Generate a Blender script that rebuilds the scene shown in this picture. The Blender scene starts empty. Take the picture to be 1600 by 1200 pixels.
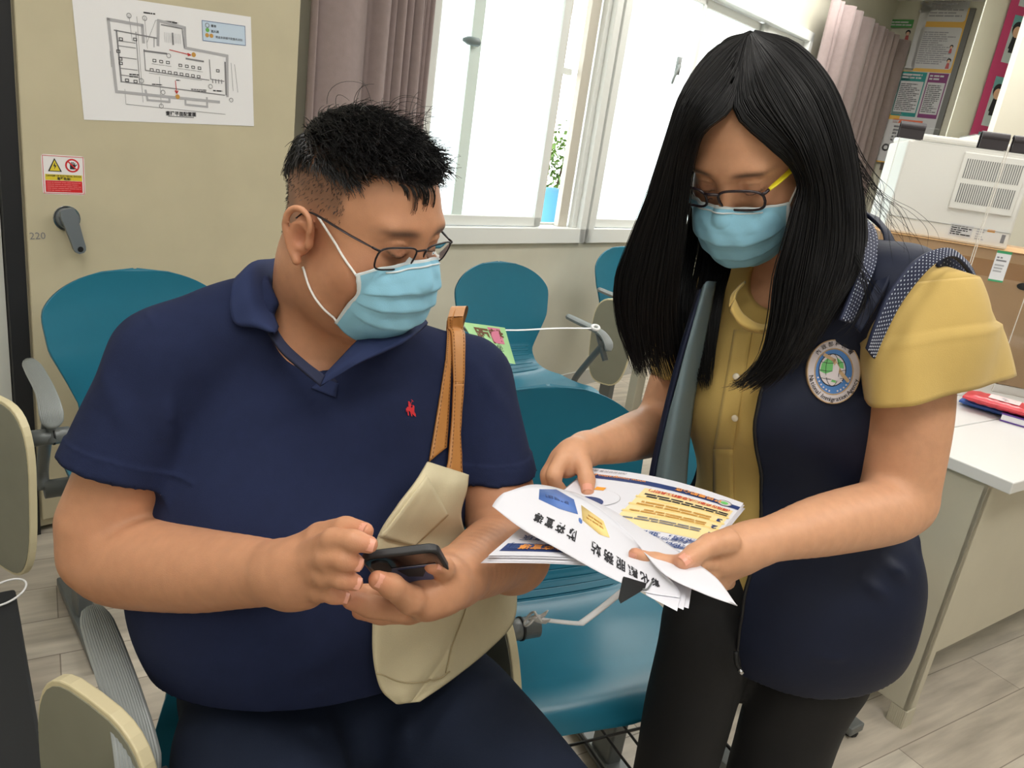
import bpy, bmesh, math, random
import numpy as np
from mathutils import Vector, Matrix
random.seed(7); np.random.seed(7)
SC = bpy.context.scene
COL = SC.collection
# ---------------------------------------------------------------- camera
FPX = 1200.0
CAM = np.array([0, 0, 1.33])
_U = np.array([539., -3664, -1200]); _U /= np.linalg.norm(_U)
_z = np.array([0, 0, 1.]); _F = _z - (_z @ _U) * _U; _F /= np.linalg.norm(_F)
_R = np.cross(_F, _U)
CM = np.array([_R, _F, _U])
cam = bpy.data.cameras.new('camera'); cam.sensor_width = 36; cam.lens = FPX / 1600 * 36
cam.clip_start = 0.02
camo = bpy.data.objects.new('camera', cam); COL.objects.link(camo)
rx, ry, rz = CM[:, 0], -CM[:, 1], -CM[:, 2]
camo.matrix_world = Matrix([[rx[0], ry[0], rz[0], CAM[0]], [rx[1], ry[1], rz[1], CAM[1]], [rx[2], ry[2], rz[2], CAM[2]], [0, 0, 0, 1]])
SC.camera = camo
def ray(px, py): return CM @ np.array([(px - 800) / FPX, (py - 600) / FPX, 1.])
def onz(px, py, h): r = ray(px, py); return CAM + r * (h - CAM[2]) / r[2]
def P(px, py, Y): r = ray(px, py); return CAM + r * Y / r[1]
WA = math.radians(50)
W_ = np.array([math.cos(WA), math.sin(WA), 0]); N_ = np.array([math.sin(WA), -math.cos(WA), 0]); UP = np.array([0, 0, 1.])
WD = -2.45
def onwall(px, py, D=WD): r = ray(px, py); return CAM + r * D / (N_ @ r)
def sz(px, py, D=WD): p = onwall(px, py, D); return p @ W_, p[2]
def WP(s, z, d=0.): return N_ * (WD + d) + W_ * s + UP * z
# ---------------------------------------------------------------- view, world, lights
SC.view_settings.view_transform = 'Standard'; SC.view_settings.look = 'None'
SC.view_settings.exposure = 0.0; SC.view_settings.gamma = 1.0; SC.view_settings.use_curve_mapping = False
wd = bpy.data.worlds.new('sky'); SC.world = wd; wd.use_nodes = True
nt = wd.node_tree; bg = nt.nodes['Background']
sky = nt.nodes.new('ShaderNodeTexSky'); sky.sky_type = 'NISHITA'; sky.sun_elevation = math.radians(50); sky.sun_rotation = math.radians(200); sky.sun_disc = False
mixn = nt.nodes.new('ShaderNodeMixRGB'); mixn.inputs[0].default_value = .8; mixn.inputs[2].default_value = (1.0, 1.0, 1.0, 1)
nt.links.new(sky.outputs[0], mixn.inputs[1]); nt.links.new(mixn.outputs[0], bg.inputs[0]); bg.inputs[1].default_value = 5.5
def area(name, loc, size, power, col=(1, 1, 1), rot=(0, 0, 0), sizey=None):
    l = bpy.data.lights.new(name, 'AREA'); l.energy = power; l.color = col; l.size = size
    if sizey: l.shape = 'RECTANGLE'; l.size_y = sizey
    o = bpy.data.objects.new(name, l); o.location = loc; o.rotation_euler = rot; COL.objects.link(o); return o
CEIL = 2.75
for i, (x, y, e) in enumerate([(0.1, -0.4, 15), (1.2, 0.4, 15), (-.6, .6, 18), (1.0, 2.2, 18), (2.6, 1.6, 20), (2.3, 3.6, 24), (-.9, -1.6, 13), (1.6, -1.4, 13), (.8, 4.2, 15), (1.7, 5.1, 20)]):  # last two are added fill, brightening the right curtain and notice board
    area('ceiling_and_fill_light', (x, y, CEIL - .06), 1.15, e, (1, .97, .92), (0, 0, WA), .55)
# ---------------------------------------------------------------- materials
MATS = {}
def mat(name, col, rough=.6, metal=0., noise=0., nscale=20., bump=0., bscale=200., spec=.5, trans=0., alpha=1., sheen=0., sss=0., vcol=None, coat=0., stretch=None, emit=None, emits=0., ramp=None):
    if name in MATS: return MATS[name]
    m = bpy.data.materials.new(name); m.use_nodes = True; t = m.node_tree; b = t.nodes['Principled BSDF']
    c = tuple(col) + (1,)
    b.inputs['Base Color'].default_value = c; b.inputs['Roughness'].default_value = rough; b.inputs['Metallic'].default_value = metal
    b.inputs['Specular IOR Level'].default_value = spec
    if trans: b.inputs['Transmission Weight'].default_value = trans
    if alpha < 1: b.inputs['Alpha'].default_value = alpha
    if sheen: b.inputs['Sheen Weight'].default_value = sheen
    if coat: b.inputs['Coat Weight'].default_value = coat; b.inputs['Coat Roughness'].default_value = .15
    if sss: b.inputs['Subsurface Weight'].default_value = sss; b.inputs['Subsurface Radius'].default_value = (.9, .3, .15); b.inputs['Subsurface Scale'].default_value = .012
    if emit: b.inputs['Emission Color'].default_value = tuple(emit) + (1,); b.inputs['Emission Strength'].default_value = emits
    tc = t.nodes.new('ShaderNodeTexCoord'); src = tc.outputs['Object']
    if stretch:
        mp = t.nodes.new('ShaderNodeMapping'); mp.inputs['Scale'].default_value = stretch; t.links.new(src, mp.inputs[0]); src = mp.outputs[0]
    last = None
    if vcol:
        a = t.nodes.new('ShaderNodeAttribute'); a.attribute_name = vcol; last = a.outputs['Color']
    if noise:
        n = t.nodes.new('ShaderNodeTexNoise'); n.inputs['Scale'].default_value = nscale; n.inputs['Detail'].default_value = 6
        t.links.new(src, n.inputs[0])
        mr = t.nodes.new('ShaderNodeMapRange'); mr.inputs['From Min'].default_value = .3; mr.inputs['From Max'].default_value = .7
        mr.inputs['To Min'].default_value = 1 - noise; mr.inputs['To Max'].default_value = 1 + noise
        t.links.new(n.outputs[0], mr.inputs[0])
        mx = t.nodes.new('ShaderNodeVectorMath'); mx.operation = 'SCALE'
        if last: t.links.new(last, mx.inputs[0])
        else: mx.inputs[0].default_value = tuple(col)
        t.links.new(mr.outputs[0], mx.inputs['Scale']); last = mx.outputs[0]
    if last: t.links.new(last, b.inputs['Base Color'])
    if bump:
        n2 = t.nodes.new('ShaderNodeTexNoise'); n2.inputs['Scale'].default_value = bscale; n2.inputs['Detail'].default_value = 4
        t.links.new(src, n2.inputs[0]); bp = t.nodes.new('ShaderNodeBump'); bp.inputs['Strength'].default_value = bump; bp.inputs['Distance'].default_value = .002
        t.links.new(n2.outputs[0], bp.inputs['Height']); t.links.new(bp.outputs[0], b.inputs['Normal'])
    MATS[name] = m; return m
def srgb(r, g, b):
    f = lambda c: ((c / 255 + .055) / 1.055) ** 2.4 if c > 10 else c / 255 / 12.92
    return (f(r), f(g), f(b))
def flat(name, rgb, rough=.55): return mat(name, srgb(*rgb), rough)
# ---------------------------------------------------------------- mesh builder
class MB:
    def __init__(s): s.v = []; s.f = []; s.m = []; s.mats = []; s.n = 0
    def mi(s, m):
        if m not in s.mats: s.mats.append(m)
        return s.mats.index(m)
    def add(s, v, f, m):
        v = np.asarray(v, float).reshape(-1, 3); k = s.mi(m)
        s.v.append(v); s.f += [tuple(int(i) + s.n for i in q) for q in f]; s.m += [k] * len(f); s.n += len(v)
    def build(s, name, parent=None, smooth=False, bevel=0., label=None, thick=0., sub=0, loc=None, kind=None, segs=2):
        me = bpy.data.meshes.new(name); vv = np.concatenate(s.v) if s.v else np.zeros((0, 3))
        if loc is not None: vv = vv - np.asarray(loc)
        me.from_pydata(vv.tolist(), [], s.f); 
        for m in s.mats: me.materials.append(m)
        me.polygons.foreach_set('material_index', s.m)
        if smooth: me.polygons.foreach_set('use_smooth', [True] * len(s.f))
        me.update()
        if bevel or smooth:
            bm = bmesh.new(); bm.from_mesh(me); bmesh.ops.recalc_face_normals(bm, faces=bm.faces); bm.to_mesh(me); bm.free()
        o = bpy.data.objects.new(name, me); COL.objects.link(o)
        if loc is not None: o.location = Vector(loc)
        if parent is not None:
            o.parent = parent
        if thick: md = o.modifiers.new('thickness', 'SOLIDIFY'); md.thickness = thick; md.offset = 0
        if sub: md = o.modifiers.new('subdivision', 'SUBSURF'); md.levels = sub; md.render_levels = sub
        if bevel: md = o.modifiers.new('bevel', 'BEVEL'); md.width = bevel; md.segments = segs; md.limit_method = 'ANGLE'; md.angle_limit = .6
        if label: o['label'] = label
        if kind: o['kind'] = kind
        return o
def obox(mb, c, ex, ey, ez, hx, hy, hz, m):
    c = np.asarray(c); ex, ey, ez = map(np.asarray, (ex, ey, ez)); v = []
    for a in (-1, 1):
        for b in (-1, 1):
            for d in (-1, 1): v.append(c + ex * hx * a + ey * hy * b + ez * hz * d)
    f = [(0, 1, 3, 2), (4, 6, 7, 5), (0, 4, 5, 1), (2, 3, 7, 6), (0, 2, 6, 4), (1, 5, 7, 3)]
    if np.dot(np.cross(ex, ey), ez) < 0: f = [q[::-1] for q in f]
    mb.add(v, f, m)
X_, Y_ = np.array([1., 0, 0]), np.array([0, 1., 0])
def box(mb, x0, x1, y0, y1, z0, z1, m): obox(mb, ((x0 + x1) / 2, (y0 + y1) / 2, (z0 + z1) / 2), X_, Y_, UP, abs(x1 - x0) / 2, abs(y1 - y0) / 2, abs(z1 - z0) / 2, m)
def wbox(mb, s0, s1, z0, z1, d0, d1, m): obox(mb, WP((s0 + s1) / 2, (z0 + z1) / 2, (d0 + d1) / 2), W_, N_, UP, abs(s1 - s0) / 2, abs(d1 - d0) / 2, abs(z1 - z0) / 2, m)
def norm(v): v = np.asarray(v, float); return v / (np.linalg.norm(v) + 1e-12)
def spline(pts, n):
    pts = np.asarray(pts, float)
    if len(pts) < 3: t = np.linspace(0, 1, n)[:, None]; return pts[0] * (1 - t) + pts[-1] * t
    p = np.vstack([2 * pts[0] - pts[1], pts, 2 * pts[-1] - pts[-2]]); out = []
    for t in np.linspace(0, len(pts) - 1 - 1e-9, n):
        i = int(t); u = t - i; a, b, c, d = p[i], p[i + 1], p[i + 2], p[i + 3]
        out.append(.5 * ((2 * b) + (-a + c) * u + (2 * a - 5 * b + 4 * c - d) * u * u + (-a + 3 * b - 3 * c + d) * u ** 3))
    return np.array(out)
def tube(mb, pts, r, m, seg=8, cap=True, flat=None, up=None):
    pts = np.asarray(pts, float); n = len(pts); r = np.broadcast_to(np.asarray(r, float), (n,))
    T = np.gradient(pts, axis=0); T /= np.linalg.norm(T, axis=1)[:, None] + 1e-12
    u = norm(np.cross(T[0], up if up is not None else (UP if abs(T[0][2]) < .9 else X_))); V = []
    for i in range(n):
        u = norm(u - T[i] * (u @ T[i])); w = np.cross(T[i], u)
        fl = 1 if flat is None else flat
        for k in range(seg):
            a = 2 * math.pi * k / seg; V.append(pts[i] + (u * math.cos(a) + w * math.sin(a) * fl) * r[i])
    F = [(i * seg + k, i * seg + (k + 1) % seg, (i + 1) * seg + (k + 1) % seg, (i + 1) * seg + k) for i in range(n - 1) for k in range(seg)]
    if cap: F += [tuple(range(seg))[::-1], tuple((n - 1) * seg + k for k in range(seg))]
    mb.add(V, F, m)
def grid(mb, fn, nu, nv, m, us=None, vs=None):
    us = np.linspace(0, 1, nu) if us is None else us; vs = np.linspace(0, 1, nv) if vs is None else vs
    nu, nv = len(us), len(vs); V = [fn(u, v) for u in us for v in vs]
    F = [(i * nv + j, (i + 1) * nv + j, (i + 1) * nv + j + 1, i * nv + j + 1) for i in range(nu - 1) for j in range(nv - 1)]
    mb.add(V, F, m)
def prism(mb, pts2, fn, t, m):
    """extrude the closed 2D outline between fn(x,y,0) and fn(x,y,t)"""
    n = len(pts2); V = [fn(x, y, 0) for x, y in pts2] + [fn(x, y, t) for x, y in pts2]
    F = [tuple(range(n))[::-1], tuple(range(n, 2 * n))] + [(i, (i + 1) % n, n + (i + 1) % n, n + i) for i in range(n)]
    mb.add(V, F, m)
def thing(name, label, cat, loc=(0, 0, 0), group=None, rotz=0.):
    o = bpy.data.objects.new(name, None); COL.objects.link(o); o.location = Vector(loc); o.rotation_euler = (0, 0, rotz); o.empty_display_size = .05
    o['label'] = label; o['category'] = cat
    if group: o['group'] = group
    return o
def tag(o, label, cat, group=None):
    o['label'] = label; o['category'] = cat
    if group: o['group'] = group
    return o
def wpart(mb, name, parent, **k):
    """build a mesh given in world coordinates under a parent with a rotated/moved frame"""
    bpy.context.view_layer.update() if False else None
    o = mb.build(name, None, **k); M = root_matrix(parent); o.parent = parent; o.matrix_parent_inverse = M.inverted(); return o
def root_matrix(p):
    M = Matrix.LocRotScale(p.location, p.rotation_euler, p.scale)
    if p.parent: M = root_matrix(p.parent) @ p.matrix_parent_inverse @ M
    return M
def copy_tree(o, parent=None):
    c = o.copy(); COL.objects.link(c)
    if parent is not None: c.parent = parent
    for ch in list(o.children): copy_tree(ch, c)
    return c
# ---------------------------------------------------------------- print on surfaces
TXT = {}
def text2d(s, bold=0.):
    if (s, bold) in TXT: return TXT[(s, bold)]
    cu = bpy.data.curves.new('t', 'FONT'); cu.body = s; cu.size = 1; cu.offset = bold; cu.resolution_u = 2
    o = bpy.data.objects.new('t', cu); COL.objects.link(o); dg = bpy.context.evaluated_depsgraph_get(); e = o.evaluated_get(dg); me = e.to_mesh()
    v = np.array([x.co[:] for x in me.vertices]).reshape(-1, 3)[:, :2]; f = [tuple(p.vertices) for p in me.polygons]
    e.to_mesh_clear(); bpy.data.objects.remove(o); bpy.data.curves.remove(cu)
    TXT[(s, bold)] = (v, f); return v, f
class Print:
    """flat print laid out in sheet coordinates (metres, x right, y up)"""
    def __init__(s): s.it = []
    def poly(s, pts, m, lay=1): s.it.append((np.array(pts, float), [tuple(range(len(pts)))], m, lay)); return s
    def rect(s, x0, y0, x1, y1, m, lay=1, nx=1, ny=1):
        xs = np.linspace(x0, x1, nx + 1); ys = np.linspace(y0, y1, ny + 1); v = [(x, y) for x in xs for y in ys]
        s.it.append((np.array(v), [(i * (ny + 1) + j, (i + 1) * (ny + 1) + j, (i + 1) * (ny + 1) + j + 1, i * (ny + 1) + j + 1) for i in range(nx) for j in range(ny)], m, lay)); return s
    def line(s, pts, w, m, lay=2):
        for a, b in zip(pts[:-1], pts[1:]):
            a = np.array(a, float); b = np.array(b, float); d = b - a; L = np.hypot(*d) + 1e-9; q = np.array([-d[1], d[0]]) / L * w / 2; e = d / L * w * .4
            s.poly([a - q - e, b - q + e, b + q + e, a + q - e], m, lay)
        return s
    def frame(s, x0, y0, x1, y1, w, m, lay=2): return s.line([(x0, y0), (x1, y0), (x1, y1), (x0, y1), (x0, y0)], w, m, lay)
    def disc(s, x, y, r, m, lay=2, ry=None, n=20): return s.poly([(x + r * math.cos(a), y + (ry or r) * math.sin(a)) for a in np.linspace(0, 2 * math.pi, n + 1)[:-1]], m, lay)
    def ring(s, x, y, r, w, m, lay=3, ry=None, n=24):
        A = np.linspace(0, 2 * math.pi, n + 1); return s.line([(x + r * math.cos(a), y + (ry or r) * math.sin(a)) for a in A], w, m, lay)
    def text(s, t, x, y, size, m, lay=3, rot=0., align='c', bold=0., sx=1.):
        v, f = text2d(t, bold)
        if len(v) == 0: return s
        v = v.copy() * size; v[:, 0] *= sx
        if align == 'c': v[:, 0] -= (v[:, 0].min() + v[:, 0].max()) / 2
        c, q = math.cos(rot), math.sin(rot); s.it.append((np.c_[v[:, 0] * c - v[:, 1] * q + x, v[:, 0] * q + v[:, 1] * c + y], f, m, lay)); return s
    def scrib(s, x0, y0, x1, y1, rows, m, lay=2, fill=.55, rnd=None, gap=0.004):
        """rows of tiny unreadable print"""
        rnd = rnd or random.Random(int(x0 * 1e4) + rows)
        if y1 - y0 < 1e-4 or x1 - x0 < 1e-4: return s
        h = (y1 - y0) / rows
        for r in range(rows):
            y = y1 - (r + .5) * h; x = x0; end = x1 - (rnd.random() ** 3) * .5 * (x1 - x0)
            while x < end:
                w = h * rnd.uniform(.6, 3.5); s.rect(x, y - h * fill / 2, min(x + w, end), y + h * fill / 2, m, lay); x += w + h * rnd.uniform(.15, .4)
        return s
    def emit(s, mb, fn, lift=.0004):
        for v, f, m, lay in s.it: mb.add([fn(x, y, lift * lay) for x, y in v], f, m)
# ================================================================ THE ROOM
m_wall = mat('cream_wall_paint', srgb(206, 203, 186), .7, noise=.03, nscale=6, bump=.1, bscale=120)
m_panel = mat('cream_enamel', srgb(198, 189, 160), .42, noise=.035, nscale=9, bump=.04, bscale=60)
m_frame = mat('white_window_aluminium', srgb(226, 228, 224), .4)
m_frame2 = mat('beige_window_rail', srgb(203, 197, 184), .5)
m_ceil = mat('white_ceiling', srgb(232, 230, 224), .8)
m_black = mat('black_rubber', srgb(24, 26, 30), .6)
m_dark = mat('near_black_plastic', srgb(18, 20, 22), .5)
m_white = mat('white_paper', srgb(238, 238, 240), .6)
m_ink = mat('black_ink', srgb(40, 40, 46), .7)
m_grey_ink = mat('grey_ink', srgb(128, 128, 132), .7)
m_light_ink = mat('light_grey_ink', srgb(178, 178, 182), .7)
m_red = mat('red_ink', srgb(196, 44, 44), .6)
m_yel = mat('yellow_ink', srgb(226, 208, 60), .6)
m_blue_pale = mat('pale_blue_ink', srgb(200, 218, 236), .6)
m_orange = mat('orange_ink', srgb(236, 160, 52), .6)

def floor_mat():
    m = bpy.data.materials.new('washed_oak_planks'); m.use_nodes = True; t = m.node_tree; b = t.nodes['Principled BSDF']; N = t.nodes.new; L = t.links.new
    tc = N('ShaderNodeTexCoord'); mp = N('ShaderNodeMapping'); mp.inputs['Rotation'].default_value = (0, 0, -math.radians(33)); L(tc.outputs['Object'], mp.inputs[0])
    br = N('ShaderNodeTexBrick'); br.inputs['Scale'].default_value = 1; br.inputs['Brick Width'].default_value = 1.2; br.inputs['Row Height'].default_value = .15; br.inputs['Mortar Size'].default_value = .0016
    br.inputs['Color1'].default_value = srgb(204, 195, 180) + (1,); br.inputs['Color2'].default_value = srgb(182, 171, 156) + (1,); br.inputs['Mortar'].default_value = srgb(138, 128, 116) + (1,); br.inputs['Mortar Smooth'].default_value = .3
    L(mp.outputs[0], br.inputs[0])
    mp2 = N('ShaderNodeMapping'); mp2.inputs['Scale'].default_value = (1.2, 9, 1); L(mp.outputs[0], mp2.inputs[0])
    n = N('ShaderNodeTexNoise'); n.inputs['Scale'].default_value = 3; n.inputs['Detail'].default_value = 7; L(mp2.outputs[0], n.inputs[0])
    r = N('ShaderNodeMapRange'); r.inputs['From Min'].default_value = .3; r.inputs['From Max'].default_value = .7; r.inputs['To Min'].default_value = .72; r.inputs['To Max'].default_value = 1.16; L(n.outputs[0], r.inputs[0])
    s = N('ShaderNodeVectorMath'); s.operation = 'SCALE'; L(br.outputs[0], s.inputs[0]); L(r.outputs[0], s.inputs['Scale']); L(s.outputs[0], b.inputs['Base Color'])
    b.inputs['Roughness'].default_value = .38; return m
m_floor = floor_mat()
def structure(mb, name, **k): o = mb.build(name, **k); o['kind'] = 'structure'; return o

mb = MB(); box(mb, -5, 8, -4, 10, -.05, 0, m_floor); structure(mb, 'floor')
mb = MB(); box(mb, -5, 8, -4, 10, CEIL, CEIL + .05, m_ceil); structure(mb, 'ceiling')

# window openings on the wall, from where their edges stand on it
sA0 = sz(648, 200)[0]; sA1 = sz(940, 170)[0]; sB0 = sA1 + .02; sB1 = sz(1240, 60)[0] + .25
zS = .835; zT = 2.25
print('window', sA0, sA1, sB1)
sC = 7.0  # corner with the far wall
mb = MB()
wbox(mb, -5.5, sA0, 0, CEIL, -.15, 0, m_wall); wbox(mb, sA0, sB1, 0, zS, -.15, 0, m_wall); wbox(mb, sA0, sB1, zT, CEIL, -.15, 0, m_wall); wbox(mb, sB1, sC, 0, CEIL, -.15, 0, m_wall)
structure(mb, 'wall_window')
def far(s, d0, d1, z0, z1, m, mb, ds=.1): obox(mb, N_ * (WD + (d0 + d1) / 2) + W_ * s + UP * (z0 + z1) / 2, W_, N_, UP, ds / 2, (d1 - d0) / 2, (z1 - z0) / 2, m)
mb = MB(); far(sC + .05, -.2, 7, 0, CEIL, m_wall, mb); structure(mb, 'wall_far')
mb = MB(); far(-2.6, -.2, 7.0, 0, CEIL, m_wall, mb); structure(mb, 'wall_near')
mb = MB(); obox(mb, WP(2.4, CEIL / 2, 6.9), W_, N_, UP, 5.1, .05, CEIL / 2, m_wall); structure(mb, 'wall_opposite')
mb = MB(); wbox(mb, -2.5, sC, 0, .09, 0, .012, mat('pale_skirting', srgb(188, 188, 182), .5)); structure(mb, 'baseboard_window')

# ---- frosted windows
def frost():
    m = bpy.data.materials.new('frosted_glass'); m.use_nodes = True; t = m.node_tree; t.nodes.remove(t.nodes['Principled BSDF']); N = t.nodes.new
    a = N('ShaderNodeBsdfTranslucent'); a.inputs[0].default_value = (.93, .97, .96, 1); g = N('ShaderNodeBsdfGlossy'); g.inputs['Roughness'].default_value = .3; mx = N('ShaderNodeMixShader'); mx.inputs[0].default_value = .06
    t.links.new(a.outputs[0], mx.inputs[1]); t.links.new(g.outputs[0], mx.inputs[2]); t.links.new(mx.outputs[0], t.nodes['Material Output'].inputs[0]); return m
m_frost = frost()
m_green_tint = mat('pale_green_edge', srgb(222, 236, 230), .4)
def wpx(mb, pxs, z0, z1, d0, d1, m, yref=170):
    a, b = sz(pxs[0], yref)[0], sz(pxs[1], yref)[0]; wbox(mb, a, b, z0, z1, d0, d1, m)
def window(n, s0, s1, sashes, gap=None):
    mb = MB(); t = .05
    wbox(mb, s0, s1, zS, zS + .075, -.13, .03, m_frame); wbox(mb, s0, s1, zT - .06, zT, -.13, .03, m_frame)
    wbox(mb, s0, s0 + t, zS, zT, -.13, .03, m_frame); wbox(mb, s1 - t, s1, zS, zT, -.13, .03, m_frame)
    wbox(mb, s0 + t, s1 - t, zS + .075, zS + .085, -.10, -.085, m_frame)
    o = structure(mb, 'window_%d' % n, bevel=.003)
    for k, (a, b, d, fw) in enumerate(sashes):
        mb = MB(); z0, z1 = zS + .078, zT - .065
        wbox(mb, a, b, z0, z0 + .045, d, d + .03, m_frame); wbox(mb, a, b, z1 - .045, z1, d, d + .03, m_frame)
        wbox(mb, a, a + fw, z0, z1, d, d + .03, m_frame); wbox(mb, b - fw, b, z0, z1, d, d + .03, m_frame)
        s = mb.build('window_sash', o, bevel=.003)
        mb = MB(); wbox(mb, a + fw, b - fw, z0 + .045, z1 - .045, d + .012, d + .018, m_frost); mb.build('glass_pane', s)
    return o
S = lambda x, y=170: sz(x, y)[0]
w1 = window(1, sA0, sA1, [(S(662), S(872), -.035, .05), (S(735), S(915), -.075, .0)][:1])
mb = MB()
# rails of the sliding track beside the open gap, the fly screen edge and the low grille bar outside
wbox(mb, S(908), S(922), zS + .075, zT - .06, -.06, -.03, m_frame2); wbox(mb, S(924), S(931), zS + .075, zT - .06, -.03, 0, m_frame)
mb.build('window_track', w1, bevel=.002)
mb = MB(); wbox(mb, S(878), S(908), 1.63, 1.66, -.11, -.09, m_frame); wbox(mb, S(893), S(897), zS + .075, zT, -.11, -.1, m_frame2); mb.build('window_grille', w1)
mb = MB(); wbox(mb, S(735, 100), S(752, 100), zS + .12, zT - .1, -.0165, -.012, m_green_tint); mb.build('rear_stile', w1)
w2 = window(2, sB0, sB1, [(S(958), S(1075), -.035, .028), (S(1075), S(1168), -.06, .05), (S(1168), sB1 - .06, -.035, .06)])
# catches
def catch(px, py, name, parent, m, sgn=1):
    s, z = sz(px, py); mb = MB(); wbox(mb, s - .012, s + .012, z - .045, z + .045, -.006, .012, m)
    tube(mb, spline([WP(s, z, .01), WP(s - .03 * sgn, z - .01, .03), WP(s - .06 * sgn, z - .06, .03), WP(s - .065 * sgn, z - .1, .025)], 10), [.011, .011, .01, .009, .008, .008, .007, .007, .007, .005], m, 8)
    mb.build(name, parent, smooth=True)
catch(1059, 103, 'window_catch', w2, mat('grey_catch_metal', srgb(120, 124, 122), .5))
s, z = sz(737, 65); mb = MB()
tube(mb, [WP(s - .05, z, .0), WP(s - .03, z, .012), WP(s + .02, z, .014), WP(s + .04, z, .0)], [.006, .017, .017, .008], mat('grey_latch', srgb(112, 124, 124), .5), 10)
mb.build('window_catch', w1, smooth=True)

# ---- outside: ground, bush, blue drum
m_leaf = mat('bush_leaves', srgb(96, 128, 52), .6, noise=.5, nscale=14); m_out = mat('outside_concrete', srgb(200, 200, 196), .8)
mb = MB(); wbox(mb, -6, 14, -.1, -.06, -9, -.2, m_out); structure(mb, 'ground')
mb = MB(); rnd = random.Random(3)
c0 = onwall(872, 235, WD - 1.6)
for i in range(900):
    d = norm([rnd.gauss(0, 1), rnd.gauss(0, 1), rnd.gauss(0, 1)]) * rnd.uniform(.1, .42) * np.array([1, 1, 1.1]); p = c0 + d + np.array([0, 0, -.18]); a = norm([rnd.gauss(0, 1), rnd.gauss(0, 1), rnd.gauss(0, 1)]); b = norm(np.cross(a, [rnd.random(), .3, .7]))
    L = rnd.uniform(.02, .04); mb.add([p - a * L, p + b * L * .5, p + a * L, p - b * L * .5], [(0, 1, 2, 3)], m_leaf)
for i in range(7):
    q = c0 + np.array([rnd.uniform(-.25, .25), rnd.uniform(-.25, .25), rnd.uniform(-.1, .2)]); tube(mb, [np.array([c0[0], c0[1], -.06]), (c0 + q) / 2 - UP * .3, q], [.02, .014, .006], mat('bush_stem', srgb(92, 70, 50), .8), 6)
o = mb.build('garden_bush'); tag(o, 'leafy green bush seen outside through the narrow open window gap', 'bush')
c0 = onwall(862, 318, WD - 1.0); mb = MB(); R = .2; prof = [(0, 0), (R * .9, 0), (R, .03), (R, .8), (R * .96, .88), (R * .75, .96), (R * .4, 1.0), (0, 1.01)]
V = [(c0[0] + r * math.cos(a), c0[1] + r * math.sin(a), -.06 + z * (c0[2] + .16)) for r, z in prof for a in np.linspace(0, 2 * math.pi, 25)[:-1]]
mb.add(V, [(i * 24 + k, i * 24 + (k + 1) % 24, (i + 1) * 24 + (k + 1) % 24, (i + 1) * 24 + k) for i in range(len(prof) - 1) for k in range(24)], mat('light_blue_plastic', srgb(96, 168, 208), .5))
tag(mb.build('water_drum', smooth=True), 'light blue rounded drum standing outside below the bush', 'drum')

# ---- curtains
def curtain(name, px0, px1, label, folds, amp, seed, col, z0=.06, z1=2.45, d=.14, yref=60, bot=None):
    a, b = sz(px0, yref)[0], sz(px1, yref)[0]; rnd = random.Random(seed); m = col
    ph = sorted([0] + [rnd.random() for _ in range(folds)] + [1]); n = folds * 14
    def fn(u, v):
        i = max(0, min(len(ph) - 2, int(np.searchsorted(ph, u, 'right') - 1))); t = (u - ph[i]) / (ph[i + 1] - ph[i] + 1e-6); w = ph[i + 1] - ph[i]
        A = amp * min(1, w * folds * .8) * (1 + .15 * math.sin(5 * v + i))
        dd = d + A * (math.sin(math.pi * t) ** .8 - .5); ss = a + (b - a) * (u + .012 * math.sin(3 * v + 2 * i) * math.sin(math.pi * t))
        return WP(ss, z0 + (z1 - z0) * v, dd)
    mb = MB(); us = np.unique(np.concatenate([np.linspace(ph[i], ph[i + 1], 12) for i in range(len(ph) - 1)]))
    grid(mb, fn, 0, 0, m, us=us, vs=np.linspace(0, 1, 12)); c = mb.build(name, smooth=True, thick=.003)
    tag(c, label, 'curtain')
m_curt = mat('mauve_curtain_cloth', srgb(150, 134, 132), .85, noise=.05, nscale=40, bump=.25, bscale=400, sheen=.2)
curtain('curtain', 462, 650, 'mauve grey pleated curtain hanging beside the electrical cabinet', 11, .075, 5, m_curt, d=.09)
curtain('curtain', 1258, 1398, 'mauve grey pleated curtain hanging near the notice board, behind the standing person', 17, .10, 11, m_curt, d=.14)

# ---- electrical cabinet with plan sheet, warning sticker, handle
CD = .16  # its face stands this far off the wall
def CF(px, py, d=0.): return onwall(px, py, WD + CD + d)
sl = CF(36, 300) @ W_; sr = CF(467, 90) @ W_; zt = 2.3
cab = thing('electrical_cabinet', 'tall cream metal electrical cabinet door with a grey lever handle, at the left', 'cabinet', tuple(WP((sl + sr) / 2, 0, CD / 2)))
mb = MB(); wbox(mb, sl, sr, .02, zt, 0.005, CD - .02, m_panel); wpart(mb, 'cabinet_body', cab, bevel=.003)
mb = MB(); wbox(mb, sl + .004, sr - .002, .05, zt - .01, CD - .02, CD, m_panel); wpart(mb, 'cabinet_door', cab, bevel=.004)
door = [c for c in cab.children if c.name.startswith('cabinet_door')][0]
mb = MB(); wbox(mb, sl - .045, sl - .001, .0, zt, 0.005, CD - .01, m_black); wpart(mb, 'rubber_seal', cab)
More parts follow.
